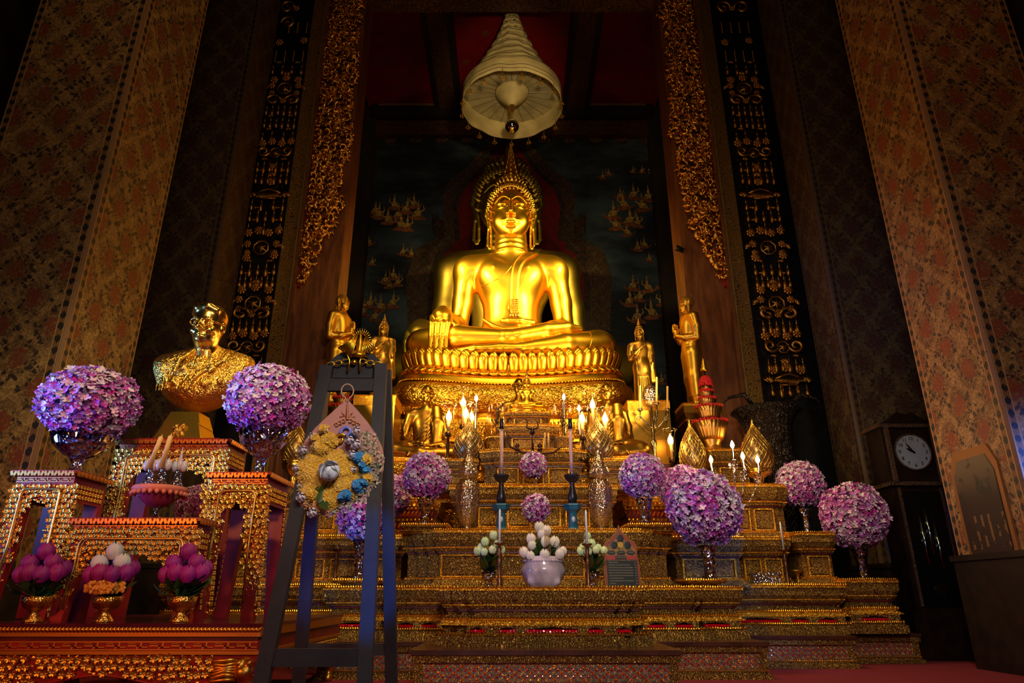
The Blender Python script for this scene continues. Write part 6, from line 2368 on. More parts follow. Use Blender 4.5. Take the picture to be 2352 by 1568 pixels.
r1 = robed('small standing Buddha in a pleated robe at the right of the great pedestal', 1466, 733, 8.30, 1.20, -.1)
r2 = copy_tree(r1); r2['label'] = 'small standing Buddha in a pleated robe at the left of the great pedestal'
X, _, zt = at(884, 722, 8.30); r2.location = (X, 8.30, zt - 1.20); r2.rotation_euler = (0, 0, .25)
for q, o_ in (('right', r1), ('left', r2)):
    z = o_.location.z
    tier('gilded block carrying the small standing Buddha on the %s' % q, o_.location.x - .22, o_.location.x + .22, 8.08, 8.52, 0, z, 0, 0, (), 'upper', 1, mat=G_BRZ)


# ------------------------------------------------------------------ seated monks
def monk_head(old):
    s = Sculpt()
    s.ell((0, 0, .93), (.082, .098, .11), .03); s.ell((0, -.03, .86), (.062, .062, .075), .03)
    s.ell((0, -.055, .815), (.03, .03, .022), .02)
    s.path([(0, -.09, .925), (0, -.108, .885)], [.010, .016], .012)
    s.path([(-.028, -.084, .845), (0, -.096, .847), (.028, -.084, .845)], [.005, .008, .005], .006)
    s.path([(-.024, -.082, .831), (0, -.094, .831), (.024, -.082, .831)], [.005, .008, .005], .006)
    s.path([(-.034, -.086, .8385), (0, -.104, .8385), (.034, -.086, .8385)], [.002] * 3, .002, sub=True)
    for q in (-1, 1):
        s.ell((q * .034, -.075, .915), (.024, .018, .016), .008, sub=True)
        s.ell((q * .034, -.068, .914), (.017, .014, .011), .004)
        s.path([(q * .012, -.095, .938), (q * .036, -.096, .944), (q * .065, -.07, .934)], [.006, .009, .006], .01)
        s.ell((q * .086, .005, .905), (.012, .022, .038), .008)
        if old: s.ell((q * .05, -.06, .87), (.02, .02, .03), .02, sub=True)
    return s


def monk_sculpt(old):
    s = Sculpt()
    s.path([(0, .01, .70), (0, .0, .82)], [.055, .046], .03)
    s.ell((0, .02, .52), (.17, .12, .20), .08); s.cap((-.15, .02, .655), (.15, .02, .655), .06, .06, .06)
    s.ell((0, .04, .30), (.15, .13, .20), .08)
    s.ell((0, .04, .14), (.25, .2, .14), .08)
    for q in (-1, 1):
        s.path([(q * .20, .02, .62), (q * .25, .04, .45), (q * .27, .0, .30)], [.062, .048, .042], .04)
        s.path([(q * .27, .0, .30), (q * .18, -.16, .22), (q * .07, -.24, .19)], [.042, .034, .026], .03)
        s.path([(q * .10, .0, .13), (q * .30, -.12, .12), (q * .40, -.17, .11)], [.13, .12, .10], .05)
        s.path([(q * .40, -.18, .10), (q * .1, -.30, .075), (-q * .15, -.30, .06)], [.095, .07, .045], .03)
        for k in range(4): s.path([(q * .07, -.25, .19), (-q * .0, -.28 + .012 * k, .18), (-q * .05, -.28 + .012 * k, .175)], [.018, .011, .008], .008)
    s.path([(.13, -.05, .71), (.14, -.13, .5), (.13, -.14, .25)], [.05, .055, .05], .02, st=(1.3, .45, 1))
    for k in range(7):
        s.path([(.08, -.08, .64 - .05 * k), (-.03, -.12, .50 - .055 * k), (-.13, -.08, .40 - .05 * k)], [.006, .008, .006], .008)
    for k in range(6):
        s.path([(-.1 + .05 * k, -.14, .22), (-.2 + .08 * k, -.26, .16), (-.25 + .1 * k, -.36, .02)], [.007, .010, .008], .01)
    s.ell((0, -.1, .05), (.42, .26, .06), .06)
    return s


def monk(label, px, py_top, D, h, rz, old, res=.0095):
    X, _, zt = at(px, py_top, D)
    t = thing('seated_monk', label, 'statue', (X, D, zt - h), rz)
    sculpt_obj(monk_sculpt(old), 'body', G_BRZ, res, t, 1)
    sculpt_obj(monk_head(old), 'head', G_BRZ, .0048, t, 1)
    MB().boxx(-.44, .44, -.38, .25, -.06, 0).build('seat_slab', G_EDGE, t)
    t.scale = (h / 1.04,) * 3
    return t


m1 = monk('dark gold seated old monk with a robe over one shoulder, left of the candles', 982, 884, 8.05, .98, .25, True)
m2 = monk('dark gold seated monk with a smooth head, behind the right-hand candles', 1392, 880, 8.05, .98, -.18, False)
m3 = dup(m2, (at(1192, 872, 8.34)[0], 8.33, at(1192, 872, 8.3)[2] - .95), .15, label='gold seated monk mostly hidden behind the small seated Buddha')
for q, o_ in (('left', m1), ('right', m2), ('middle', m3)):
    z = o_.location.z - .06
    tier('gilded stand under the %s seated monk' % q, o_.location.x - .43, o_.location.x + .43, o_.location.y - (.40 if q != 'middle' else .34), o_.location.y + .22, z - .45, z, 0, 0, (), 'upper', 2, mat=G_CHS)

# small Buddha on the gilded tower
sb = copy_tree(buddha)
sb['label'] = 'small gold seated Buddha on top of the stepped tower'
SBX, SBZ = at(1210, 937, 7.77)[0], 2.66
sb.location = (SBX, 7.77, SBZ + .012); sb.scale = (.118, .118, .112)
b = MB()
t = thing('buddha_seat', 'small waisted gold seat under the small Buddha', 'pedestal', (SBX, 7.77, 2.58))
b.lathe([(.27, 0), (.26, .02), (.2, .035), (.17, .05), (.2, .07), (.21, .083)], 32, sq=(1, .62))
b.build('waisted_seat', G_POL, t, True)
for s__ in (-1, 1):
    MB().tube([(s__ * .2, -.1, .0), (s__ * .26, -.12, .0), (s__ * .3, -.12, .0)], [.02, .03, .01], 8).build('seat_foot', G_POL, t, True)

# ------------------------------------------------------------------ flower balls
FLV = []
def floret_ball(name, seed, n=1250):
    rr = random.Random(seed)
    v = []; f = []; cols = []
    cent = [Vector((rr.gauss(0, 1), rr.gauss(0, 1), rr.gauss(0, 1))).normalized() for _ in range(9)]
    for i in range(n):
        y = 1 - 2 * (i + .5) / n; a = i * 2.39996 + rr.uniform(-.12, .12)
        q = math.sqrt(1 - y * y)
        N = Vector((q * math.cos(a), q * math.sin(a), y))
        if N.z < -.93: continue
        w = sum(math.exp(-((N - c).length / .45) ** 2) * (1 if j % 2 else -1) for j, c in enumerate(cent))
        white = rr.random() < .42 + .45 * w + .18 * N.z
        if white: c = (rr.uniform(.72, .9), rr.uniform(.52, .75), rr.uniform(.70, .85))
        else: c = (rr.uniform(.45, .68), rr.uniform(.05, .20), rr.uniform(.42, .62))
        if rr.random() < .05: c = (.5, .0, .3)
        R0 = rr.uniform(.90, 1.02)
        if rr.random() < .06: R0 = 1.06
        N2 = (N + Vector((rr.gauss(0, .42), rr.gauss(0, .42), rr.gauss(0, .42)))).normalized()
        T = N2.cross(Vector((0, 0, 1)) if abs(N2.z) < .9 else Vector((1, 0, 0))).normalized(); B = N2.cross(T)
        s = rr.uniform(.062, .10) * (1 if n > 600 else 1.5); a0 = rr.uniform(0, 2)
        base = N * R0
        for k in range(4):
            aa = a0 + k * PI / 2 + rr.uniform(-.2, .2)
            d = T * math.cos(aa) + B * math.sin(aa); e = B * math.cos(aa) - T * math.sin(aa)
            up = rr.uniform(.15, .6)
            w_ = s * rr.uniform(.42, .56); lt = s * rr.uniform(1.0, 1.2)
            def q_(t, w, h): return base + d * lt * t + e * w_ * w + N2 * s * h
            P = [base, q_(.35, .75, up * .4), q_(.75, .85, up * .8), q_(1.0, .35, up), q_(1.02, -.25, up * 1.05), q_(.78, -.85, up * .8), q_(.35, -.75, up * .4), q_(.6, 0, up * .6 - .2)]
            m = len(v); v += [tuple(p) for p in P]
            f += [(m + i, m + 7, m + i % 7 + 1 if i < 6 else m) for i in range(7)]
            g = rr.uniform(.85, 1.1)
            cc = tuple(min(1, x * g) for x in c)
            cc2 = tuple(min(1, x * g * (1.0)) for x in (c if white or rr.random() < .6 else (.75, .6, .75)))
            cols += [cc, cc, cc2, cc2, cc2, cc2, cc, cc]
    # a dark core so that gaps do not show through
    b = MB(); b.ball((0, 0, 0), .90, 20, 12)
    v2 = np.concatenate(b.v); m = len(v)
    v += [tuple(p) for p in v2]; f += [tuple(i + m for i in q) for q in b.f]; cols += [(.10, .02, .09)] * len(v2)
    me = bpy.data.meshes.new(name); me.from_pydata(v, [], f); me.materials.append(PETALM)
    ca = me.attributes.new('tint', 'FLOAT_COLOR', 'POINT')
    ca.data.foreach_set('color', np.concatenate([np.array(cols, np.float32), np.ones((len(cols), 1), np.float32)], 1).ravel())
    return me


BALLS = [floret_ball('blossoms', s) for s in (1, 2, 3)]
SMALLB = floret_ball('blossoms', 9, 420)
CRY = glass('cut_crystal', (0.96, 0.92, 0.93), 0.05, 0.20, 0.9, 22)
VASE = [(.55, 0), (.5, .03), (.36, .10), (.33, .3), (.38, .6), (.48, .85), (.60, 1.0), (.57, 1.0), (.42, .8), (.3, .4), (.3, .12)]
BOWL = [(.62, 0), (.58, .04), (.22, .12), (.16, .28), (.24, .42), (.5, .52), (.85, .72), (1.0, 1.0), (.96, 1.0), (.8, .74), (.4, .55)]


def flower_ball(label, px, py, r_px, D, z_base, var=0, kind='vase', small=False, squash=1.0, rz=0.0):
    X, _, Z = at(px, py, D)
    zc = D * math.cos(TH) + (Z - EYE) * math.sin(TH)
    r = r_px * zc / F
    t = thing('flower_ball', label, 'flower arrangement', (X, D, z_base), rz)
    o = link_mesh('blossoms', SMALLB if small else BALLS[var % 3], t)
    o.location = (0, 0, Z - z_base); o.scale = (r * .89, r * .89, r * .89 * squash); o['kind'] = 'stuff'
    H = Z - r * squash * .90 - z_base
    if kind == 'vase':
        w = min(.075, r * .36)
        MB().lathe([(q * w / .55, h * H) for q, h in VASE], 24, flute=12, fl=.05).build('crystal_vase', CRY, t, True)
    else:
        MB().lathe([(q * r * .55, h * H * 1.12) for q, h in BOWL], 40, flute=20, fl=.04).build('crystal_bowl', CRY, t, True)
    return t


flower_ball('large mauve flower ball on the far left stand, its left side blue', 207, 928, 112, 4.66, ZS, 0, 'bowl', squash=.82)
flower_ball('large pale mauve flower ball on the stand beside the easel', 617, 920, 99, 4.70, ZS - .012, 1, 'bowl', squash=.92)
flower_ball('violet flower ball seen through the opening under the bust stand', 452, 1160, 50, 7.18, .69, 2)
flower_ball('pink flower ball left of centre, above the left glass jar foot', 980, 1093, 58, 6.55, 1.20, 1, rz=1)
flower_ball('pink flower ball right of centre on the middle tier', 1476, 1093, 57, 6.55, 1.20, 2, rz=2)
flower_ball('upper of the two small magenta flower balls in the centre', 1225, 1068, 33, 7.06, 1.64, 0, small=True)
flower_ball('lower of the two small magenta flower balls in the centre', 1231, 1166, 35, 6.62, 1.15, 0, small=True, rz=2)
flower_ball('pink flower ball half hidden behind the biggest right-hand ball', 1566, 1122, 57, 7.2, 1.12, 0, rz=3)
flower_ball('biggest pink flower ball on the right, in a tall crystal vase', 1617, 1168, 90, 6.32, .72, 2, rz=4.2)
flower_ball('pink flower ball on the right tier before the dark pillar', 1838, 1112, 57, 7.65, 1.19, 1, rz=5)
flower_ball('rightmost flower ball, turning blue-violet on its right side', 1961, 1184, 79, 7.12, .74, 0, rz=2.4)
flower_ball('magenta flower ball behind the easel on the lower left block', 836, 1178, 66, 6.3, .72, 2, rz=.5)
flower_ball('tall pink flower ball just right of the easel, behind the blue leg', 893, 1138, 54, 7.3, 1.15, 1, rz=1.7)

# ------------------------------------------------------------------ gilt mesh domes
CAGE = plain('aged_mesh_gilding', (0.42, 0.27, 0.08), 0.3, 0.9, nz=.3, scale=12)
CAGE2 = gold('bright_mesh_gilding', (0.95, 0.6, 0.12), 0.25)


def cage_profile(h, w):
    pts = [(.70, 0), (.90, .10), (1.0, .22), (.97, .34), (.84, .47), (.62, .60), (.38, .71), (.20, .79), (.10, .86)]
    return [(r * w, z * h) for r, z in pts]


def mesh_dome(label, px, py_base, py_top, D, w_px, m, stem, dots=True):
    X, _, Zb = at(px, py_base, D); Zt = at(px, py_top, D)[2]
    zc = D * math.cos(TH) + (Zb - EYE) * math.sin(TH)
    w = w_px / 2 * zc / F; H = Zt - Zb
    if stem < 0: stem = Zb + stem
    t = thing('mesh_dome', label, 'ornament', (X, D, Zb - stem))
    pr = cage_profile(H, w); zs = [p[1] for p in pr]; rs = [p[0] for p in pr]
    b = MB()
    n = 20
    for sg in (-1, 1):
        for k in range(n):
            pts = []
            for i in range(15):
                u = i / 14; z = u * zs[-1]; a = 2 * PI * (k / n) + sg * u * 1.9
                r = np.interp(z, zs, rs)
                pts.append((r * math.cos(a), r * math.sin(a), z + stem))
            b.tube(pts, w * .022, 4, cap=False)
    b.build('lattice', m, t, True, kind='stuff')
    MB().lathe([(r * .93, z + stem) for r, z in pr], 28).build('inner_glass', GLASS if not dots else plain('amber_inner', (0.35, 0.22, 0.09), .25, .7), t, True)
    z1 = zs[-1] + stem
    MB().lathe([(w * .12, z1 - .01), (w * .15, z1 + H * .02), (w * .06, z1 + H * .035), (w * .10, z1 + H * .05), (w * .045, z1 + H * .08), (.003, z1 + H * .17), (.001, stem + H)], 14).build('spire', m, t, True)
    MB().lathe([(w * .78, stem - .01), (w * .82, stem + .015), (w * .7, stem + .02)], 30).build('rim', m, t, True)
    MB().lathe([(w * .5, 0), (w * .5, stem * .12), (w * .25, stem * .3), (w * .3, stem * .55), (w * .72, stem * .8), (w * .8, stem), (w * .1, stem)], 30, flute=15, fl=.04).build('cup_stand', m, t, True)
    return t


mesh_dome('brown mesh dome left of the centre, behind a tall glass jar', 1076, 1057, 955, 7.49, 74, CAGE, -1.98)
mesh_dome('brown mesh dome right of the centre, behind a tall glass jar', 1374, 1057, 950, 7.49, 76, CAGE, -1.98)
mesh_dome('bright gilt mesh dome left of the red flower cone', 1594, 1082, 958, 7.75, 62, CAGE2, -1.74)
mesh_dome('bright gilt mesh dome right of the red flower cone, beside a lit candle', 1742, 1082, 958, 7.75, 74, CAGE2, -1.74)
mesh_dome('bright gilt mesh dome behind the wreath and the left flower ball', 676, 1064, 960, 7.7, 66, CAGE2, -1.74)

# tall glass jars with pointed lids
JARP = [(.55, 0), (.5, .02), (.25, .05), (.22, .09), (.45, .13), (.75, .2), (.95, .32), (1.0, .46), (.98, .55), (.78, .60), (.70, .63), (.82, .67), (.88, .70), (.72, .77), (.50, .84), (.34, .90), (.22, .94), (.2, .97), (.05, 1.0)]
JARG = glass('milky_cut_glass', (0.95, 0.86, 0.78), 0.18, 0.26, 0.45, 50)
def jar(label, px, D=6.75):
    X, _, Z0 = at(px, 1216, D); Zt = at(px, 1030, D)[2]
    t = thing('glass_jar', label, 'jar', (X, D, 1.15))
    H = Zt - 1.15; w = .118
    split = 11
    MB().lathe([(r * w, z * H) for r, z in JARP[:split]], 32, flute=16, fl=.03).build('jar_body', JARG, t, True)
    MB().lathe([(r * w, z * H) for r, z in JARP[split:]], 32, flute=16, fl=.03).build('pointed_lid', JARG, t, True)
jar('tall pointed cut-glass jar left of the blue candle stands', 1072)
jar('tall pointed cut-glass jar right of the blue candle stands', 1382)

# blue enamel candle stands with thin glass tubes
BLUE_E = plain('blue_enamel_cup', (0.015, 0.13, 0.20), 0.3, nz=.25, scale=20)
DKM = plain('dark_metal_cup', (0.035, 0.03, 0.04), 0.3, 0.6)
PINKW = Mat('lavender_candle', 0.35, color=(0.50, 0.30, 0.36)).m
def tall_candle(label, px, D=6.5):
    X = at(px, 1213, D)[0]
    t = thing('candle_stand', label, 'candlestick', (X, D, 1.15))
    u = at(px, 985, D)[2] - 1.15
    def zz(py): return at(px, py, D)[2] - 1.15
    MB().lathe([(.075, 0), (.07, .02), (.045, .05), (.038, zz(1180)), (.045, zz(1172))], 8).build('blue_foot', BLUE_E, t)
    MB().lathe([(.04, zz(1178)), (.075, zz(1170)), (.082, zz(1163)), (.088, zz(1161)), (.088, zz(1158)), (.03, zz(1158))], 6).build('blue_cup', BLUE_E, t)
    MB().lathe([(.035, zz(1158)), (.045, zz(1148)), (.05, zz(1140)), (.03, zz(1125)), (.022, zz(1112)), (.03, zz(1108))], 12).build('painted_stem', DKM, t, True)
    MB().lathe([(.03, zz(1108)), (.06, zz(1101)), (.072, zz(1094)), (.075, zz(1090)), (.018, zz(1090)), (.018, zz(1082))], 6).build('dark_cup', DKM, t)
    MB().ball((0, -.038, zz(1193)), (.02, .01, .028), 10, 6).build('painted_medallion', WHITE_CER, t, True)
    MB().lathe([(.020, zz(1084)), (.016, zz(1060)), (.0165, zz(985)), (.001, zz(984))], 12).build('candle', PINKW, t, True)
    MB().lathe([(.022, zz(985)), (.024, zz(978)), (.018, zz(965)), (.026, zz(962)), (.004, zz(960))], 10).build('dark_cap', DKM, t, True)
tall_candle('tall thin candle in a blue cup stand, left of the small flower balls', 1151)
tall_candle('tall thin candle in a blue cup stand, right of the small flower balls', 1317)

# white candles on bronze sticks
FLAME = emit('candle_bulb_light', (1.0, 0.55, 0.14), 30.0)
FLAMEW = emit('bulb_light', (1.0, 0.72, 0.32), 22.0)


def brass_stick(label, px, py_top, py_cup, py_base, D, zb, w=1.0):
    X = at(px, py_base, D)[0]
    t = thing('candlestick', label, 'candlestick', (X, D, zb))
    zcup = at(px, py_cup, D)[2] - zb; zt = at(px, py_top, D)[2] - zb
    h = zcup
    MB().lathe([(.040 * w, 0), (.038 * w, .01), (.018 * w, .03), (.022 * w, h * .2), (.012 * w, h * .28), (.016 * w, h * .5), (.02 * w, h * .62), (.012 * w, h * .68), (.022 * w, h * .74), (.012 * w, h * .80), (.018 * w, h * .86), (.010 * w, h * .92), (.04 * w, h * .97), (.042 * w, h), (.008, h)], 16).build('bronze_stick', BRONZE, t, True)
    MB().lathe([(.0095 * w, h), (.0085 * w, zt - .02), (.004, zt - .004), (.001, zt)], 12).build('candle', WAX_W, t, True)
    MB().tube([(0, 0, zt - .005), (0, 0, zt + .008)], .0012, 5).build('wick', BLACK, t)


brass_stick('white candle on a bronze stick left of the lotus bowl', 1147, 1168, 1246, 1350, 5.38, .65)
brass_stick('white candle on a bronze stick right of the lotus bowl', 1352, 1170, 1248, 1350, 5.38, .65)
brass_stick('short white candle on a bronze stick under the big right ball', 1686, 1232, 1262, 1342, 6.98, .69)
brass_stick('white candle on a bronze stick right of the crystal box', 1811, 1197, 1261, 1342, 6.98, .69)
brass_stick('white candle on a dark stick seen between the easel legs', 768, 1205, 1258, 1340, 6.98, .69)

# marble bowl with white lotus buds
X = at(1248, 1350, 5.5)[0]
bl = thing('lotus_bowl', 'mottled white stone bowl on scrolled feet filled with white lotus buds', 'flower arrangement', (X, 5.5, .65))
STONE = plain('lavender_marble', (0.46, 0.38, 0.48), 0.18, nz=.35, scale=9)
s = Sculpt()
s.ell((0, 0, .13), (.172, .16, .085), .02); s.cap((0, 0, .12), (0, 0, .17), .155, .15, .02)
s.ell((0, 0, .25), (.135, .13, .08), .01, sub=True)
for k in range(4):
    a = PI / 4 + k * PI / 2
    s.path([(.13 * math.cos(a), .12 * math.sin(a), .10), (.14 * math.cos(a), .13 * math.sin(a), .05), (.115 * math.cos(a), .105 * math.sin(a), .018)], [.035, .022, .018], .02)
s.ell((0, 0, .06), (.10, .09, .03), .03)
sculpt_obj(s, 'stone_bowl', STONE, .006, bl, 1)
b = MB()
for k in range(46):
    a = 2 * PI * k / 46
    b.ball((.148 * math.cos(a), .146 * math.sin(a), .20), (.011, .011, .012), 6, 4)
b.build('beaded_rim', STONE, bl, True)
rr = random.Random(12)
GB = MB()
for k in range(60):
    a = rr.uniform(0, 2 * PI); tl = rr.uniform(.3, 1.35)
    v, f = leafmesh(rr.uniform(.09, .16), rr.uniform(.014, .026), rr.uniform(.0, .5))
    g = rr.uniform(.5, 1.6)
    GB.add(v, f, Matrix.Translation((.07 * math.cos(a), .07 * math.sin(a), .17 + rr.uniform(0, .08))) @ Matrix.Rotation(a, 4, 'Z') @ Matrix.Rotation(-tl, 4, 'X'), col=(.025 * g, .07 * g, .015 * g))
GB.build('leaves', GREENM, bl, True, kind='stuff')
def lotus_buds(t, spots, r, green, rr):
    for (x, y, z, tilt) in spots:
        b = MB()
        c = (rr.uniform(.72, .8), rr.uniform(.68, .76), rr.uniform(.58, .7)) if not green else (rr.uniform(.58, .7), rr.uniform(.72, .8), rr.uniform(.40, .5))
        m_ = Matrix.Translation((x, y, z)) @ Euler((rr.uniform(-.15, .15), tilt, 0)).to_matrix().to_4x4()
        bud(b, (0, 0, 0), r * rr.uniform(.9, 1.08), m_, .04, col=c, n=6, rr=rr)
        q = b.build('lotus_bud', PETALM, t, True)
        bb_ = MB()
        for k in range(4):
            v, f = leafmesh(r * 1.1, r * .42, -.5)
            bb_.add(v, f, m_ @ Matrix.Rotation(k * PI / 2, 4, 'Z') @ Matrix.Rotation(-.9, 4, 'X'), col=(.42, .5, .2) if green else (.45, .42, .28))
        s_ = bb_.build('sepals', GREENM, q, True)
lotus_buds(bl, [(-.005, -.03, .36, 0), (.03, .03, .39, .05), (-.085, -.03, .325, -.15), (-.08, -.06, .28, -.1), (.085, -.05, .30, .15), (.09, .0, .27, .2), (-.13, -.03, .225, -.4), (-.095, -.10, .20, -.1), (.01, -.11, .205, 0), (.12, -.07, .21, .15), (.02, -.06, .30, 0), (.14, .0, .24, .4), (-.02, .05, .42, -.05)], .033, False, rr)
b = MB()
for k in range(4):
    b.tube([(.02 + .012 * k, -.12, .18), (.012 + .011 * k, -.11, .42 + .01 * (k % 2))], .0022, 5)
b.build('incense_sticks', plain('incense_brown', (0.4, 0.14, 0.03), .7), bl)

def lotus_vase(label, px, seed, lx=0):
    rr = random.Random(seed)
    X = at(px, 1350, 5.42)[0]
    t = thing('lotus_vase', label, 'flower arrangement', (X, 5.48, .65))
    MB().lathe([(.045, 0), (.042, .01), (.03, .03), (.028, .05), (.042, .062), (.05, .07), (.056, .1), (.054, .125), (.05, .125), (.045, .08)], 24, flute=12, fl=.03).build('glass_cup', glass('tinted_cut_glass', (.75, .7, .85), .08, .35, .6, 60), t, True)
    b = MB()
    for k in range(44):
        a = rr.uniform(0, 2 * PI); tl = rr.uniform(.3, 1.5)
        v, f = leafmesh(rr.uniform(.10, .17), rr.uniform(.018, .032), rr.uniform(.1, .6))
        g = rr.uniform(.4, 1.4)
        b.add(v, f, Matrix.Translation((.02 * math.cos(a), .02 * math.sin(a), .12 + rr.uniform(0, .05))) @ Matrix.Rotation(a, 4, 'Z') @ Matrix.Rotation(-tl, 4, 'X'), col=(.02 * g, .055 * g, .012 * g))
    b.build('leaves', GREENM, t, True, kind='stuff')
    lotus_buds(t, [(.0 + lx, 0, .36, .1), (-.03, -.02, .31, -.05), (.03 + lx, .0, .30, .1), (-.08, -.03, .24, -.2), (-.035, -.07, .235, 0), (.025, -.06, .25, .1), (.085, -.03, .25, .3), (-.06, .02, .27, -.1), (.05, .02, .27, .2)], .027, True, rr)
lotus_vase('greenish white lotus buds in a small glass cup, left of the stone bowl', 1122, 31, .03)
lotus_vase('greenish white lotus buds in a small glass cup, right of the stone bowl', 1364, 32, -.03)

# painted board with Thai style lettering
X0b = at(1432, 1345, 5.66)[0]
sg = thing('painted_board', 'dark lobed sign board painted with red and gold bands and rows of small writing', 'sign', (X0b, 5.66, .65))
sg.rotation_euler = (-.10, 0, .12)
hh = .50
def board(sc, d, zoff=0):
    base = [(.145, 0), (.150, .12), (.135, .27), (.142, .32), (.115, .37), (.075, .385), (.06, .41), (.035, .435), (.012, .46), (0, .50)]
    r_ = [(x * sc, zoff + z * sc) for x, z in base]
    l_ = [(-x * sc, zoff + z * sc) for x, z in base[::-1][1:]]
    return r_ + l_
MB().prism(board(1, 0)[::-1], 0, .016).build('board', plain('board_gold_edge', (0.25, 0.12, 0.03), .4, .3), sg)
MB().prism(board(.95, 0, .008)[::-1], -.004, .002).build('red_border', plain('board_red', (0.28, 0.035, 0.015), .5), sg)
MB().prism(board(.86, 0, .016)[::-1], -.007, .0).build('ochre_field', plain('board_ochre', (0.22, 0.12, 0.035), .5, nz=.5, scale=40), sg)
INK = plain('board_dark_blue', (0.012, 0.018, 0.025), .4)
MB().boxx(-.125, .125, -.010, .0, .02, .215).build('writing_field', INK, sg)
MB().boxx(-.122, .122, -.0105, .0, .222, .252).build('red_heading', plain('heading_red', (0.35, 0.03, 0.03), .5), sg)
MB().boxx(-.05, .04, -.012, .0, .224, .250).build('heading_plate', INK, sg)
for xx in (-.08, 0, .08):
    MB().prism([(xx - .035, .275), (xx - .02, .29), (xx + .02, .29), (xx + .035, .275), (xx + .02, .26), (xx - .02, .26)][::-1], -.011, 0).build('dark_cartouche', INK, sg)
for (xx, zz, r_) in ((-.055, .335, .030), (.055, .335, .030), (0, .39, .03)):
    MB().lathe([(r_, 0), (r_, .004), (r_ * .7, .005)], 16, xf((xx, -.007, zz), (PI / 2, 0, 0)), flute=8, fl=.12).build('dark_medallion', INK, sg)
MB().lathe([(.024, 0), (.024, .006)], 24, xf((0, -.007, .335), (PI / 2, 0, 0))).build('half_moon_disc', gold('disc_gold', (0.6, 0.36, 0.08), .4), sg)
rr = random.Random(8)
b = MB()
def scribble(b, x, z, h):
    """one small looped letter"""
    pts = []
    for k in range(7):
        a = k * .9 + rr.uniform(0, .6)
        pts.append((x + h * .3 * math.cos(a) * (1 - k * .06), -.0115, z + h * .5 * math.sin(a * .8) + h * .05 * k))
    b.tube(pts, h * .09, 4, cap=False)
for row in range(9):
    z = .198 - row * .020
    n = rr.choice((5, 8, 12, 18, 20)) if row not in (3, 4, 5) else 20
    x = -.105
    for k in range(n):
        scribble(b, x, z, .009); x += .0098
    scribble(b, .105, z, .009); scribble(b, .115, z, .009)
for k in range(7): scribble(b, -.04 + k * .0125, .236, .013)
for xx in (-.08, 0, .08):
    for k in range(4): scribble(b, xx - .015 + .010 * k, .275, .009)
b.build('painted_letters', plain('letter_cream', (0.6, 0.5, 0.32), .5), sg, kind='stuff')

# ------------------------------------------------------------------ shaded candle lamps
SHADE = glass('clear_lamp_glass', (1, 0.96, 0.88), 0.08, 0.03, ior=1.08)
def shade_lamp(label, px, py_flame, py_base, D, r=.055, hsh=.30, crimp=True, energy=9, foot_z=None, lit=True):
    X, _, Zf = at(px, py_flame, D); Zb = at(px, py_base, D)[2]
    fz = Zb - .25 if foot_z is None else foot_z
    t = thing('glass_shade_lamp', label, 'lamp', (X, D, fz))
    zb = Zb - fz; zf = Zf - fz
    MB().lathe([(.045, 0), (.04, .01), (.015, .03), (.018, max(.05, zb * .5)), (.012, zb - .06), (.034, zb - .05), (.036, zb), (.01, zb)], 16).build('dark_base', plain('dark_brass_base', (.06, .03, .012), .35, .8), t, True)
    pr = [(r * .5, zb), (r * .95, zb + .03), (r, zb + hsh * .5), (r, zb + hsh * .86), (r * 1.25, zb + hsh), (r * 1.5, zb + hsh * 1.05)]
    MB().lathe(pr, 36, flute=9 if crimp else 0, fl=.0, cap=False).build('glass_shade', SHADE, t, True)
    if crimp:
        MB().tube([(r * (1.5 + .14 * math.cos(9 * a)) * math.cos(a), r * (1.5 + .14 * math.cos(9 * a)) * math.sin(a), zb + hsh * 1.05 + .006 * math.sin(9 * a)) for a in [2 * PI * k / 54 for k in range(54)]], .0035, 5, closed=True).build('crimped_rim', GLASS, t, True)
    MB().lathe([(.016, zb), (.016, zf - .03), (.001, zf - .028)], 12).build('candle', WAX_Y, t, True)
    if lit:
        MB().lathe([(.001, zf - .045), (.026, zf - .03), (.034, zf), (.024, zf + .035), (.008, zf + .065), (.001, zf + .085)], 12).build('flame_bulb', FLAME, t, True)  # bulb made oversize so its shape takes in the glare around the flame
        lamp('candle_glow', 'POINT', (X, D - .05, Zf), None, energy, (1.0, 0.56, 0.16), .03)
    return t


shade_lamp('crimped glass candle lamp nearest the old monk', 1031, 957, 992, 7.35, foot_z=1.98)
shade_lamp('tallest crimped glass candle lamp of the left group', 1064, 925, 975, 7.75, r=.06, hsh=.42, foot_z=1.98)
shade_lamp('middle glass candle lamp of the left group', 1070, 950, 985, 7.6, r=.05, foot_z=1.98)
shade_lamp('glass candle lamp behind the left brown mesh dome', 1083, 958, 990, 7.9, r=.05, foot_z=1.98)
shade_lamp('crimped glass candle lamp left of the right brown mesh dome', 1337, 962, 1000, 7.35, foot_z=1.98)
shade_lamp('tallest crimped glass candle lamp of the right group', 1361, 930, 980, 7.75, r=.06, hsh=.42, foot_z=1.98)
shade_lamp('glass candle lamp beside the smooth-headed monk', 1390, 962, 1000, 7.5, foot_z=1.98)
shade_lamp('glass lamp with frilled rim standing alone on the right', 1540, 1012, 1052, 7.74, r=.055, hsh=.32, energy=4, foot_z=1.60)
shade_lamp('flared glass lamp behind the right bright mesh dome', 1720, 1018, 1050, 8.05, r=.062, hsh=.36, crimp=False, energy=4, foot_z=1.74)
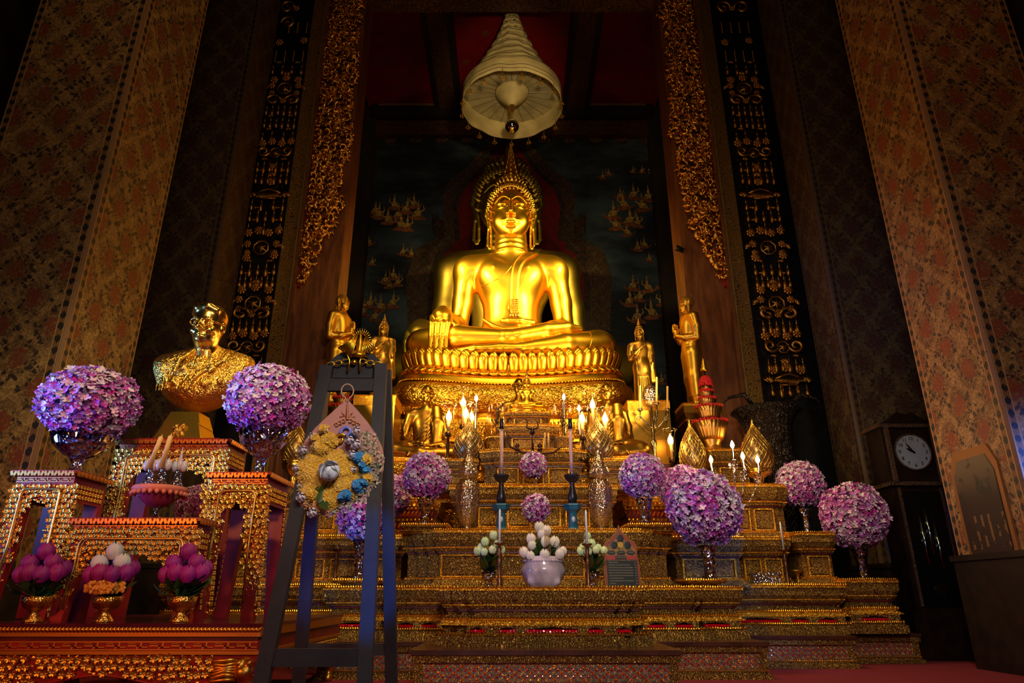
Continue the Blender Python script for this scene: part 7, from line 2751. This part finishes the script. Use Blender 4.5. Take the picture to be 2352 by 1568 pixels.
def bulb(label, px, py, D, h_stick, energy, m=None, zfoot=None):
    X, _, Z = at(px, py, D)
    t = thing('electric_candle', label, 'lamp', (X, D, Z - h_stick if zfoot is None else zfoot))
    hs = h_stick if zfoot is None else Z - zfoot
    MB().lathe([(.022, 0), (.02, .01), (.011, .02), (.011, hs - .03)], 12).build('metal_stick', plain('chrome_stick', (.35, .35, .4), .15, 1.0), t, True)
    MB().lathe([(.010, hs - .03), (.019, hs - .012), (.021, hs + .005), (.013, hs + .028), (.004, hs + .045), (.001, hs + .05)], 14).build('flame_bulb', m or FLAMEW, t, True)
    lamp('bulb_glow', 'POINT', (X, D - .04, Z + .01), None, energy, (1.0, 0.68, 0.28), .03)
bulb('bare flame bulb right of the left lamp group', 1094, 915, 7.5, .12, 2, zfoot=1.98)
bulb('bare flame bulb left of the right lamp group', 1330, 938, 7.9, .12, 2, zfoot=1.98)
bulb('bare flame bulb behind the right glass bell', 1295, 912, 8.0, .12, 1.5, zfoot=2.08)
bulb('uppermost flame bulb of the crystal candelabrum', 1682, 1022, 6.95, .16, 6)
bulb('lower left flame bulb of the crystal candelabrum', 1633, 1056, 6.95, .14, 5)
bulb('middle flame bulb of the crystal candelabrum', 1706, 1048, 6.85, .15, 6)
bulb('right flame bulb of the crystal candelabrum', 1740, 1056, 6.95, .14, 5)
cx_, _, cz_ = at(1690, 1150, 6.95)
cb = thing('crystal_candelabrum', 'crystal candelabrum with drops under the four flame bulbs on the right', 'candelabrum', (cx_, 7.0, 1.15))
MB().lathe([(.07, 0), (.06, .02), (.02, .05), (.03, .12), (.015, .2), (.03, .3), (.02, .42)], 16, flute=8, fl=.06).build('stem', CRY, cb, True)
dr = MB()
for (px, py) in ((1633, 1085), (1683, 1055), (1706, 1080), (1740, 1085)):
    p = at(px, py, 6.95); p = Vector((p[0] - cx_, p[1] - 7.0, p[2] - 1.15 - .04))
    MB().tube([(0, 0, .36), (p.x * .5, p.y * .5, .30), (p.x, p.y, p.z - .05), (p.x, p.y, p.z)], .009, 7).build('arm', CRY, cb, True)
    MB().lathe([(.012, 0), (.04, .012), (.045, .02), (.01, .018)], 16, xf(tuple(p)), flute=8, fl=.08).build('drip_dish', CRY, cb, True)
    for k in range(7):
        a = 2 * PI * k / 7
        dr.lathe([(.001, -.07), (.008, -.055), (.005, -.03), (.007, -.02), (.001, -.005)], 6, xf((p.x + .042 * math.cos(a), p.y + .042 * math.sin(a), p.z + .01)))
dr.build('crystal_drops', CRY, cb, kind='stuff')

# glass bells with small dried trees
def bell(label, px, lit):
    X, _, Z0 = at(px, 1008, 7.7); Zt = at(px, 912, 7.7)[2]
    zf = 1.99
    t = thing('glass_bell', label, 'glass dome', (X, 7.66, zf))
    z0 = Z0 - zf; H = Zt - Z0; r = .105
    MB().lathe([(.11, 0), (.11, z0 - .03), (.13, z0 - .02), (.13, z0), (.02, z0)], 28).build('base', G_FIL, t, True)
    MB().lathe([(r, z0), (r, z0 + H * .75), (r * .92, z0 + H * .86), (r * .65, z0 + H * .95), (r * .3, z0 + H * .99), (.001, z0 + H)], 32, cap=False).build('glass_cover', glass('bell_glass', (1, .96, .88), .1, .03, ior=1.06), t, True)
    b = MB(); rr = random.Random(px)
    b.tube([(0, 0, z0), (0, 0, z0 + H * .35)], .005, 5)
    for k in range(40):
        a = rr.uniform(0, 2 * PI); l = rr.uniform(.3, .75); w = rr.uniform(.0, .06)
        p = (w * math.cos(a), w * math.sin(a), z0 + H * l)
        b.tube([(0, 0, z0 + H * l * .6), p], .0018, 4)
        b.ball(p, .009, 5, 4)
    b.build('dried_tree', plain('dark_dried_twigs', (.03, .015, .006), .7), t)
bell('glass bell over a small dried tree, left of the stepped tower', 1140, False)
bell('glass bell over a small dried tree, right of the stepped tower', 1292, True)

# bronze branch with a deer-head finial in front of the tower
X, _, Z = at(1225, 1030, 7.2)
db = thing('bronze_branch_stand', 'dark bronze curved branch with a horned head and small cups', 'candelabrum', (X, 7.2, 1.64))
def DB(px, py): p = at(px, py, 7.2); return Vector((p[0] - X, 0, p[2] - 1.64))
DBR = plain('blackened_bronze', (0.05, 0.018, 0.008), .3, .7)
MB().tube([DB(1162, 992), DB(1166, 1012), DB(1172, 1026), (DB(1200, 1038)), DB(1240, 1041), DB(1272, 1038), DB(1290, 1026)], [.008, .012, .012, .014, .014, .012, .008], 8).build('curved_branch', DBR, db, True)
MB().tube([DB(1224, 1040), DB(1223, 1010), DB(1223, 992)], [.016, .01, .02], 8).build('stem', DBR, db, True)
MB().ball(DB(1223, 990), (.035, .03, .045), 12, 8).build('head', DBR, db, True)
MB().tube([DB(1224, 1040), (0, 0, 0)], [.014, .03], 10).build('foot', DBR, db, True)
for s__ in (-1, 1):
    MB().tube([DB(1223 + 4 * s__, 986), DB(1223 + 13 * s__, 982), DB(1223 + 12 * s__, 968), DB(1223 + 3 * s__, 962)], [.010, .010, .008, .003], 7).build('horn', DBR, db, True)
for px in (1188, 1240):
    p = DB(px, 1035)
    MB().lathe([(.03, 0), (.03, .02), (.015, .03), (.03, .05), (.025, .07), (.01, .08)], 14, Matrix.Translation(p)).build('cup', DBR, db, True)
for px in (1252, 1260):
    p = DB(px, 1030)
    MB().lathe([(.009, 0), (.009, .17), (.001, .175)], 8, Matrix.Translation(p)).build('thin_candle', WAX_Y, db, True)

# silver candelabrum with three yellow candles on the right
SILV = plain('tarnished_silver', (.30, .24, .15), .25, .95)
X, _, Z = at(1503, 1040, 7.9)
sc_ = thing('silver_candelabrum', 'tarnished scrolled candelabrum with three pale yellow candles, right of the great pedestal', 'candelabrum', (X, 7.9, 1.74))
def SB(px, py): p = at(px, py, 7.9); return Vector((p[0] - X, 0, p[2] - 1.74))
MB().lathe([(.10, 0), (.09, .02), (.03, .05), (.03, .12), (.045, .16), (.02, .22), (.028, .30), (.045, .36), (.02, .42), (.03, .5), (.04, .56), (.02, .6)], 16).build('stem', SILV, sc_, True)
for i, (px, py0, py1) in enumerate(((1470, 940, 885), (1508, 926, 866), (1533, 940, 887))):
    a = SB(px, py0); c = SB(px, py1)
    MB().tube([SB(1503, 985), SB((1503 + px) / 2, 975), SB(px, 955), a - Vector((0, 0, .03))], .010, 7).build('arm', SILV, sc_, True)
    MB().lathe([(.01, -.03), (.035, -.01), (.03, .01), (.012, .012)], 12, Matrix.Translation(a)).build('candle_cup', SILV, sc_, True)
    MB().tube([a, c], [.013, .012], 10).build('yellow_candle', WAX_Y, sc_, True)
    MB().tube([SB(px - 4, 962) + Vector((.03 * math.cos(k * .7) * (1 - k / 14), -.01, .03 * math.sin(k * .7) * (1 - k / 14))) for k in range(12)], .006, 5).build('scroll', SILV, sc_, True)
mb_ = thing('mirror_oval', 'oval glass globe behind the middle yellow candle', 'ornament', (X + .02, 7.98, 1.74))
p = SB(1503, 905)
MB().ball((0, 0, p.z), (.095, .08, .15), 24, 16).build('glass_globe', GLASS, mb_, True)
MB().tube([(0, 0, 0), (0, 0, p.z - .14)], [.03, .012], 8).build('stand', SILV, mb_, True)

# red flower cone on a tall stand (and its twin behind the easel)
REDF = plain('red_flowers', (0.62, 0.008, 0.012), .6, nz=.3, scale=60)
BOWLW = gold('fluted_bowl_gilding', (0.62, 0.34, 0.09), 0.4, .04, .4, (.3, .14, .04))
X, _, _ = at(1637, 1035, 8.2)
rc = thing('tiered_flower_stand', 'tiered stand of gilded bowls piled with red flowers, on the right', 'flower arrangement', (X, 8.2, 2.22))
z0 = 2.22
def zr(py): return at(1637, py, 8.2)[2] - z0
kpx = (8.2 * math.cos(TH) + 2.0 * math.sin(TH)) / F
def fl_bowl(py_top, py_bot, wpx, wb):
    zt, zb = zr(py_top), zr(py_bot)
    MB().lathe([(wb * kpx, zb), (wb * 1.15 * kpx, zb + (zt - zb) * .2), (wpx * .8 * kpx, zb + (zt - zb) * .55), (wpx * kpx, zt), (wpx * .9 * kpx, zt - .004), (.01, zt - .02)], 72, flute=24, fl=.045).build('fluted_bowl', BOWLW, rc, True)
    b = MB(); rr = random.Random(int(py_top))
    for k in range(int(wpx * 11)):
        a = rr.uniform(0, 2 * PI); q = wpx * kpx * rr.uniform(.55, 1.02)
        b.ball((q * math.cos(a), q * math.sin(a), zt + rr.uniform(0, .03)), (.013, .013, .012), 5, 4)
    b.build('red_flower_ring', REDF, rc, True, kind='stuff')
MB().lathe([(.17, 0), (.16, .03), (.10, .08), (.09, .11), (.12, .16), (.11, zr(1008))], 40, flute=20, fl=.03).build('pedestal', BOWLW, rc, True)
fl_bowl(972, 1012, 40, 24); fl_bowl(938, 965, 31, 20); fl_bowl(918, 936, 21, 14); fl_bowl(901, 916, 16, 11)
fl_bowl(886, 899, 12, 9)
b = MB(); rr = random.Random(3)
for k in range(330):
    u = rr.random(); a = rr.uniform(0, 2 * PI); q = .075 * math.sqrt(max(0, 1 - u * u)) + .005
    b.ball((q * math.cos(a), q * math.sin(a), zr(886) + .125 * u), (.014, .014, .016), 5, 4)
b.build('red_flower_dome', REDF, rc, True, kind='stuff')
MB().tube([(0, 0, zr(866)), (0, 0, zr(850))], .012, 6).build('tip_stem', BLACK, rc)
MB().lathe([(.001, zr(818)), (.010, zr(826)), (.025, zr(834)), (.018, zr(835)), (.035, zr(840)), (.025, zr(841)), (.048, zr(848)), (.048, zr(854)), (.04, zr(852))][::-1], 18).build('small_umbrella', G_POL, rc, True)
r2_ = copy_tree(rc); r2_.location = (at(776, 1035, 8.2)[0], 8.2, 2.22)
r2_['label'] = 'tiered stand of gilded bowls piled with red flowers, seen behind the easel'

# crystal box
X = at(1765, 1342, 7.0)[0]
cbx = thing('crystal_box', 'low rectangular cut-crystal dish between the candlesticks on the right', 'dish', (X, 7.05, .69))
MB().boxx(-.135, .135, -.05, .07, 0, .125).build('dish_body', glass('blue_lit_crystal', (.8, .85, 1), .08, .4, .9, 30), cbx)
b = MB()
for k in range(8):
    b.tube([(-.13 + k * .034, -.052, .005), (-.10 + k * .034, -.052, .12)], .003, 4); b.tube([(-.10 + k * .034, -.052, .005), (-.13 + k * .034, -.052, .12)], .003, 4)
b.build('cut_lines', CRY, cbx)
brz = thing('brass_lamp_stand', 'small brass oil stand with a side handle, behind the white candle on the right', 'stand', (at(1835, 1342, 7.15)[0], 7.15, .69))
MB().lathe([(.05, 0), (.05, .01), (.02, .03), (.035, .06), (.02, .09), (.03, .12), (.07, .14), (.072, .15), (.02, .15)], 18).build('turned_stand', G_BRZ, brz, True)
MB().tube([(.05, 0, .14), (.12, 0, .17), (.16, 0, .175)], .005, 5).build('handle', G_BRZ, brz)

# ------------------------------------------------------------------ longcase clock
CLK = plain('clock_dark_wood', (0.010, 0.004, 0.003), .35, nz=.4, bump=.15)
CLKI = gold('clock_inlay', (0.10, 0.045, 0.02), 0.5, .04, fil=.5, fs=40, ground=(.015, .005, .003), metal=.3)
cxk = at(2096, 1038, 7.3)[0]; czk = at(2096, 1038, 7.3)[2]
ck = thing('longcase_clock', 'tall dark longcase clock with a white dial beside the right pillar', 'clock', (cxk, 7.3, 0))
rf = .185
MB().boxx(-.33, .33, .0, .35, 0, .45).build('base', CLK, ck)
MB().boxx(-.28, .28, .02, .33, .45, czk - .36).build('trunk', CLK, ck)
MB().boxx(-.32, .32, -.02, .35, czk - .36, czk - .32).build('moulding', CLKI, ck)
MB().boxx(-.30, .30, .0, .34, czk - .32, czk + .27).build('hood', CLK, ck)
MB().boxx(-.34, .34, -.03, .36, czk + .27, czk + .31).build('hood_cornice', CLKI, ck)
MB().prism([(-.33, czk + .31), (-.2, czk + .36), (-.08, czk + .45), (0, czk + .42), (.08, czk + .45), (.2, czk + .36), (.33, czk + .31)][::-1], .0, .1).build('broken_pediment', CLK, ck)
for s__ in (-1, 1):
    MB().boxx(s__ * .25 - .02, s__ * .25 + .02, -.03, .02, czk - .32, czk + .27).build('hood_column', CLKI, ck)
    MB().boxx(s__ * .22 - .012, s__ * .22 + .012, .0, .03, .5, czk - .38).build('door_stile', CLKI, ck)
MB().lathe([(rf, 0), (rf, .012), (.001, .013)], 48, xf((0, .0, czk), (PI / 2, 0, 0))).build('dial', plain('white_dial', (.24, .27, .31), .35, nz=.04), ck)
MB().tube([((rf + .008) * math.cos(2 * PI * k / 48), -.01, czk + (rf + .008) * math.sin(2 * PI * k / 48)) for k in range(48)], .010, 6, closed=True).build('dial_ring', CLKI, ck, True)
def numeral(txt, a):
    cu = bpy.data.curves.new('numeral', 'FONT'); cu.body = txt; cu.size = .052; cu.align_x = 'CENTER'; cu.align_y = 'CENTER'; cu.extrude = .001
    o = bpy.data.objects.new('numeral', cu); o.location = (.145 * math.sin(a), -.0145, czk + .145 * math.cos(a)); o.rotation_euler = (PI / 2, 0, 0)
    C.objects.link(o)
    bpy.context.view_layer.update()
    me = bpy.data.meshes.new_from_object(o.evaluated_get(bpy.context.evaluated_depsgraph_get()))
    me.materials.clear(); me.materials.append(BLACK)
    n_ = link_mesh('numeral', me, ck); n_.location = o.location; n_.rotation_euler = o.rotation_euler
    bpy.data.objects.remove(o); bpy.data.curves.remove(cu)
for k in range(1, 13): numeral(str(k), k * PI / 6)
for (a, l, w) in ((-1.05 + .0, .085, .010), (-.62, .125, .007)):
    c, s__ = math.cos(a), math.sin(a)
    d = Vector((s__, 0, c)); e = Vector((c, 0, -s__)); o0 = Vector((0, -.018, czk))
    P = [o0 - d * .02 - e * w, o0 + d * l * .6 - e * w * 1.3, o0 + d * l, o0 + d * l * .6 + e * w * 1.3, o0 - d * .02 + e * w]
    v = P + [p + Vector((0, .003, 0)) for p in P]; n = 5
    MB().add(v, [tuple(range(n)), tuple(range(2 * n - 1, n - 1, -1))] + [(i, i + n, (i + 1) % n + n, (i + 1) % n) for i in range(n)]).build('clock_hand', BLACK, ck)
MB().boxx(-.20, .20, .005, .02, .5, czk - .42).build('door_glass', Mat('dark_glass', .06, color=(.004, .004, .005)).m, ck)
for xx, z_ in ((-.07, .9), (.0, 1.0), (.07, .85)):
    MB().lathe([(.018, z_), (.018, z_ + .32), (.004, z_ + .33), (.002, czk - .45)], 12, xf((xx, -.005, 0))).build('pendulum_weight', plain('weight_steel', (.25, .3, .35), .15, 1.0), ck, True)
MB().lathe([(.06, 0), (.06, .01)], 24, xf((0, -.004, .66), (PI / 2, 0, 0))).build('pendulum_bob', plain('dull_brass', (.2, .15, .06), .3, 1.0), ck)

# black lacquer tray tower in front of the right jamb
X = at(1790, 1100, 8.4)[0]
bt = thing('black_urn_stand', 'black lacquered urn stand with a wide curled rim before the right jamb', 'stand', (X, 8.55, 0))
BLK2 = gold('black_relief_lacquer', (0.02, 0.014, 0.010), 0.25, .03, fil=.8, fs=16, metal=.2)
zt = at(1790, 935, 8.3)[2]
MB().lathe([(.38, 0), (.36, .1), (.25, .3), (.22, zt * .45), (.30, zt * .62), (.34, zt * .75), (.28, zt * .84), (.30, zt * .93), (.38, zt * .985), (.44, zt), (.42, zt + .03), (.3, zt + .02)], 40).build('urn', BLK2, bt, True)
for s__ in (-1, 1):
    b = MB(); b.tube([(s__ * .25, -.25, zt + .03), (s__ * .35, -.28, zt + .16), (s__ * .55, -.26, zt + .12), (s__ * .62, -.25, zt + .05)], [.03, .03, .02, .004], 6)
    b.build('curled_arm', BLK2, bt, True)


# ------------------------------------------------------------------ members of a kind share a group
GROUPS = {'flower_ball': 'pink and mauve flower balls', 'mesh_dome': 'gilt mesh domes', 'glass_shade_lamp': 'glass-shaded candle lamps', 'electric_candle': 'bare electric candles',
          'candlestick': 'white candles on bronze sticks', 'candle_stand': 'tall candles in blue cups', 'lotus_bouquet': 'lotus bouquets on the low table', 'lotus_vase': 'small cups of lotus buds',
          'carved_stand': 'red and gold carved stands', 'altar_tier': 'gilded blocks of the stepped altar', 'jewelled_plinth': 'jewelled lattice plinths', 'seated_monk': 'seated monk statues',
          'standing_disciple': 'praying disciples', 'standing_buddha': 'small standing Buddhas', 'painted_pillar': 'square painted pillars', 'glass_jar': 'tall pointed glass jars', 'glass_bell': 'glass bells',
          'gilded_garland': 'gilded garlands', 'carved_jamb': 'carved jambs', 'tiered_flower_stand': 'tiered red flower stands', 'crystal_candle_holder': 'crystal pieces on the compote', 'seated_buddha': 'seated Buddhas'}
for o in list(C.objects):
    if o.parent is None and 'category' in o:
        g = GROUPS.get(o.name.split('.')[0])
        if g: o['group'] = g
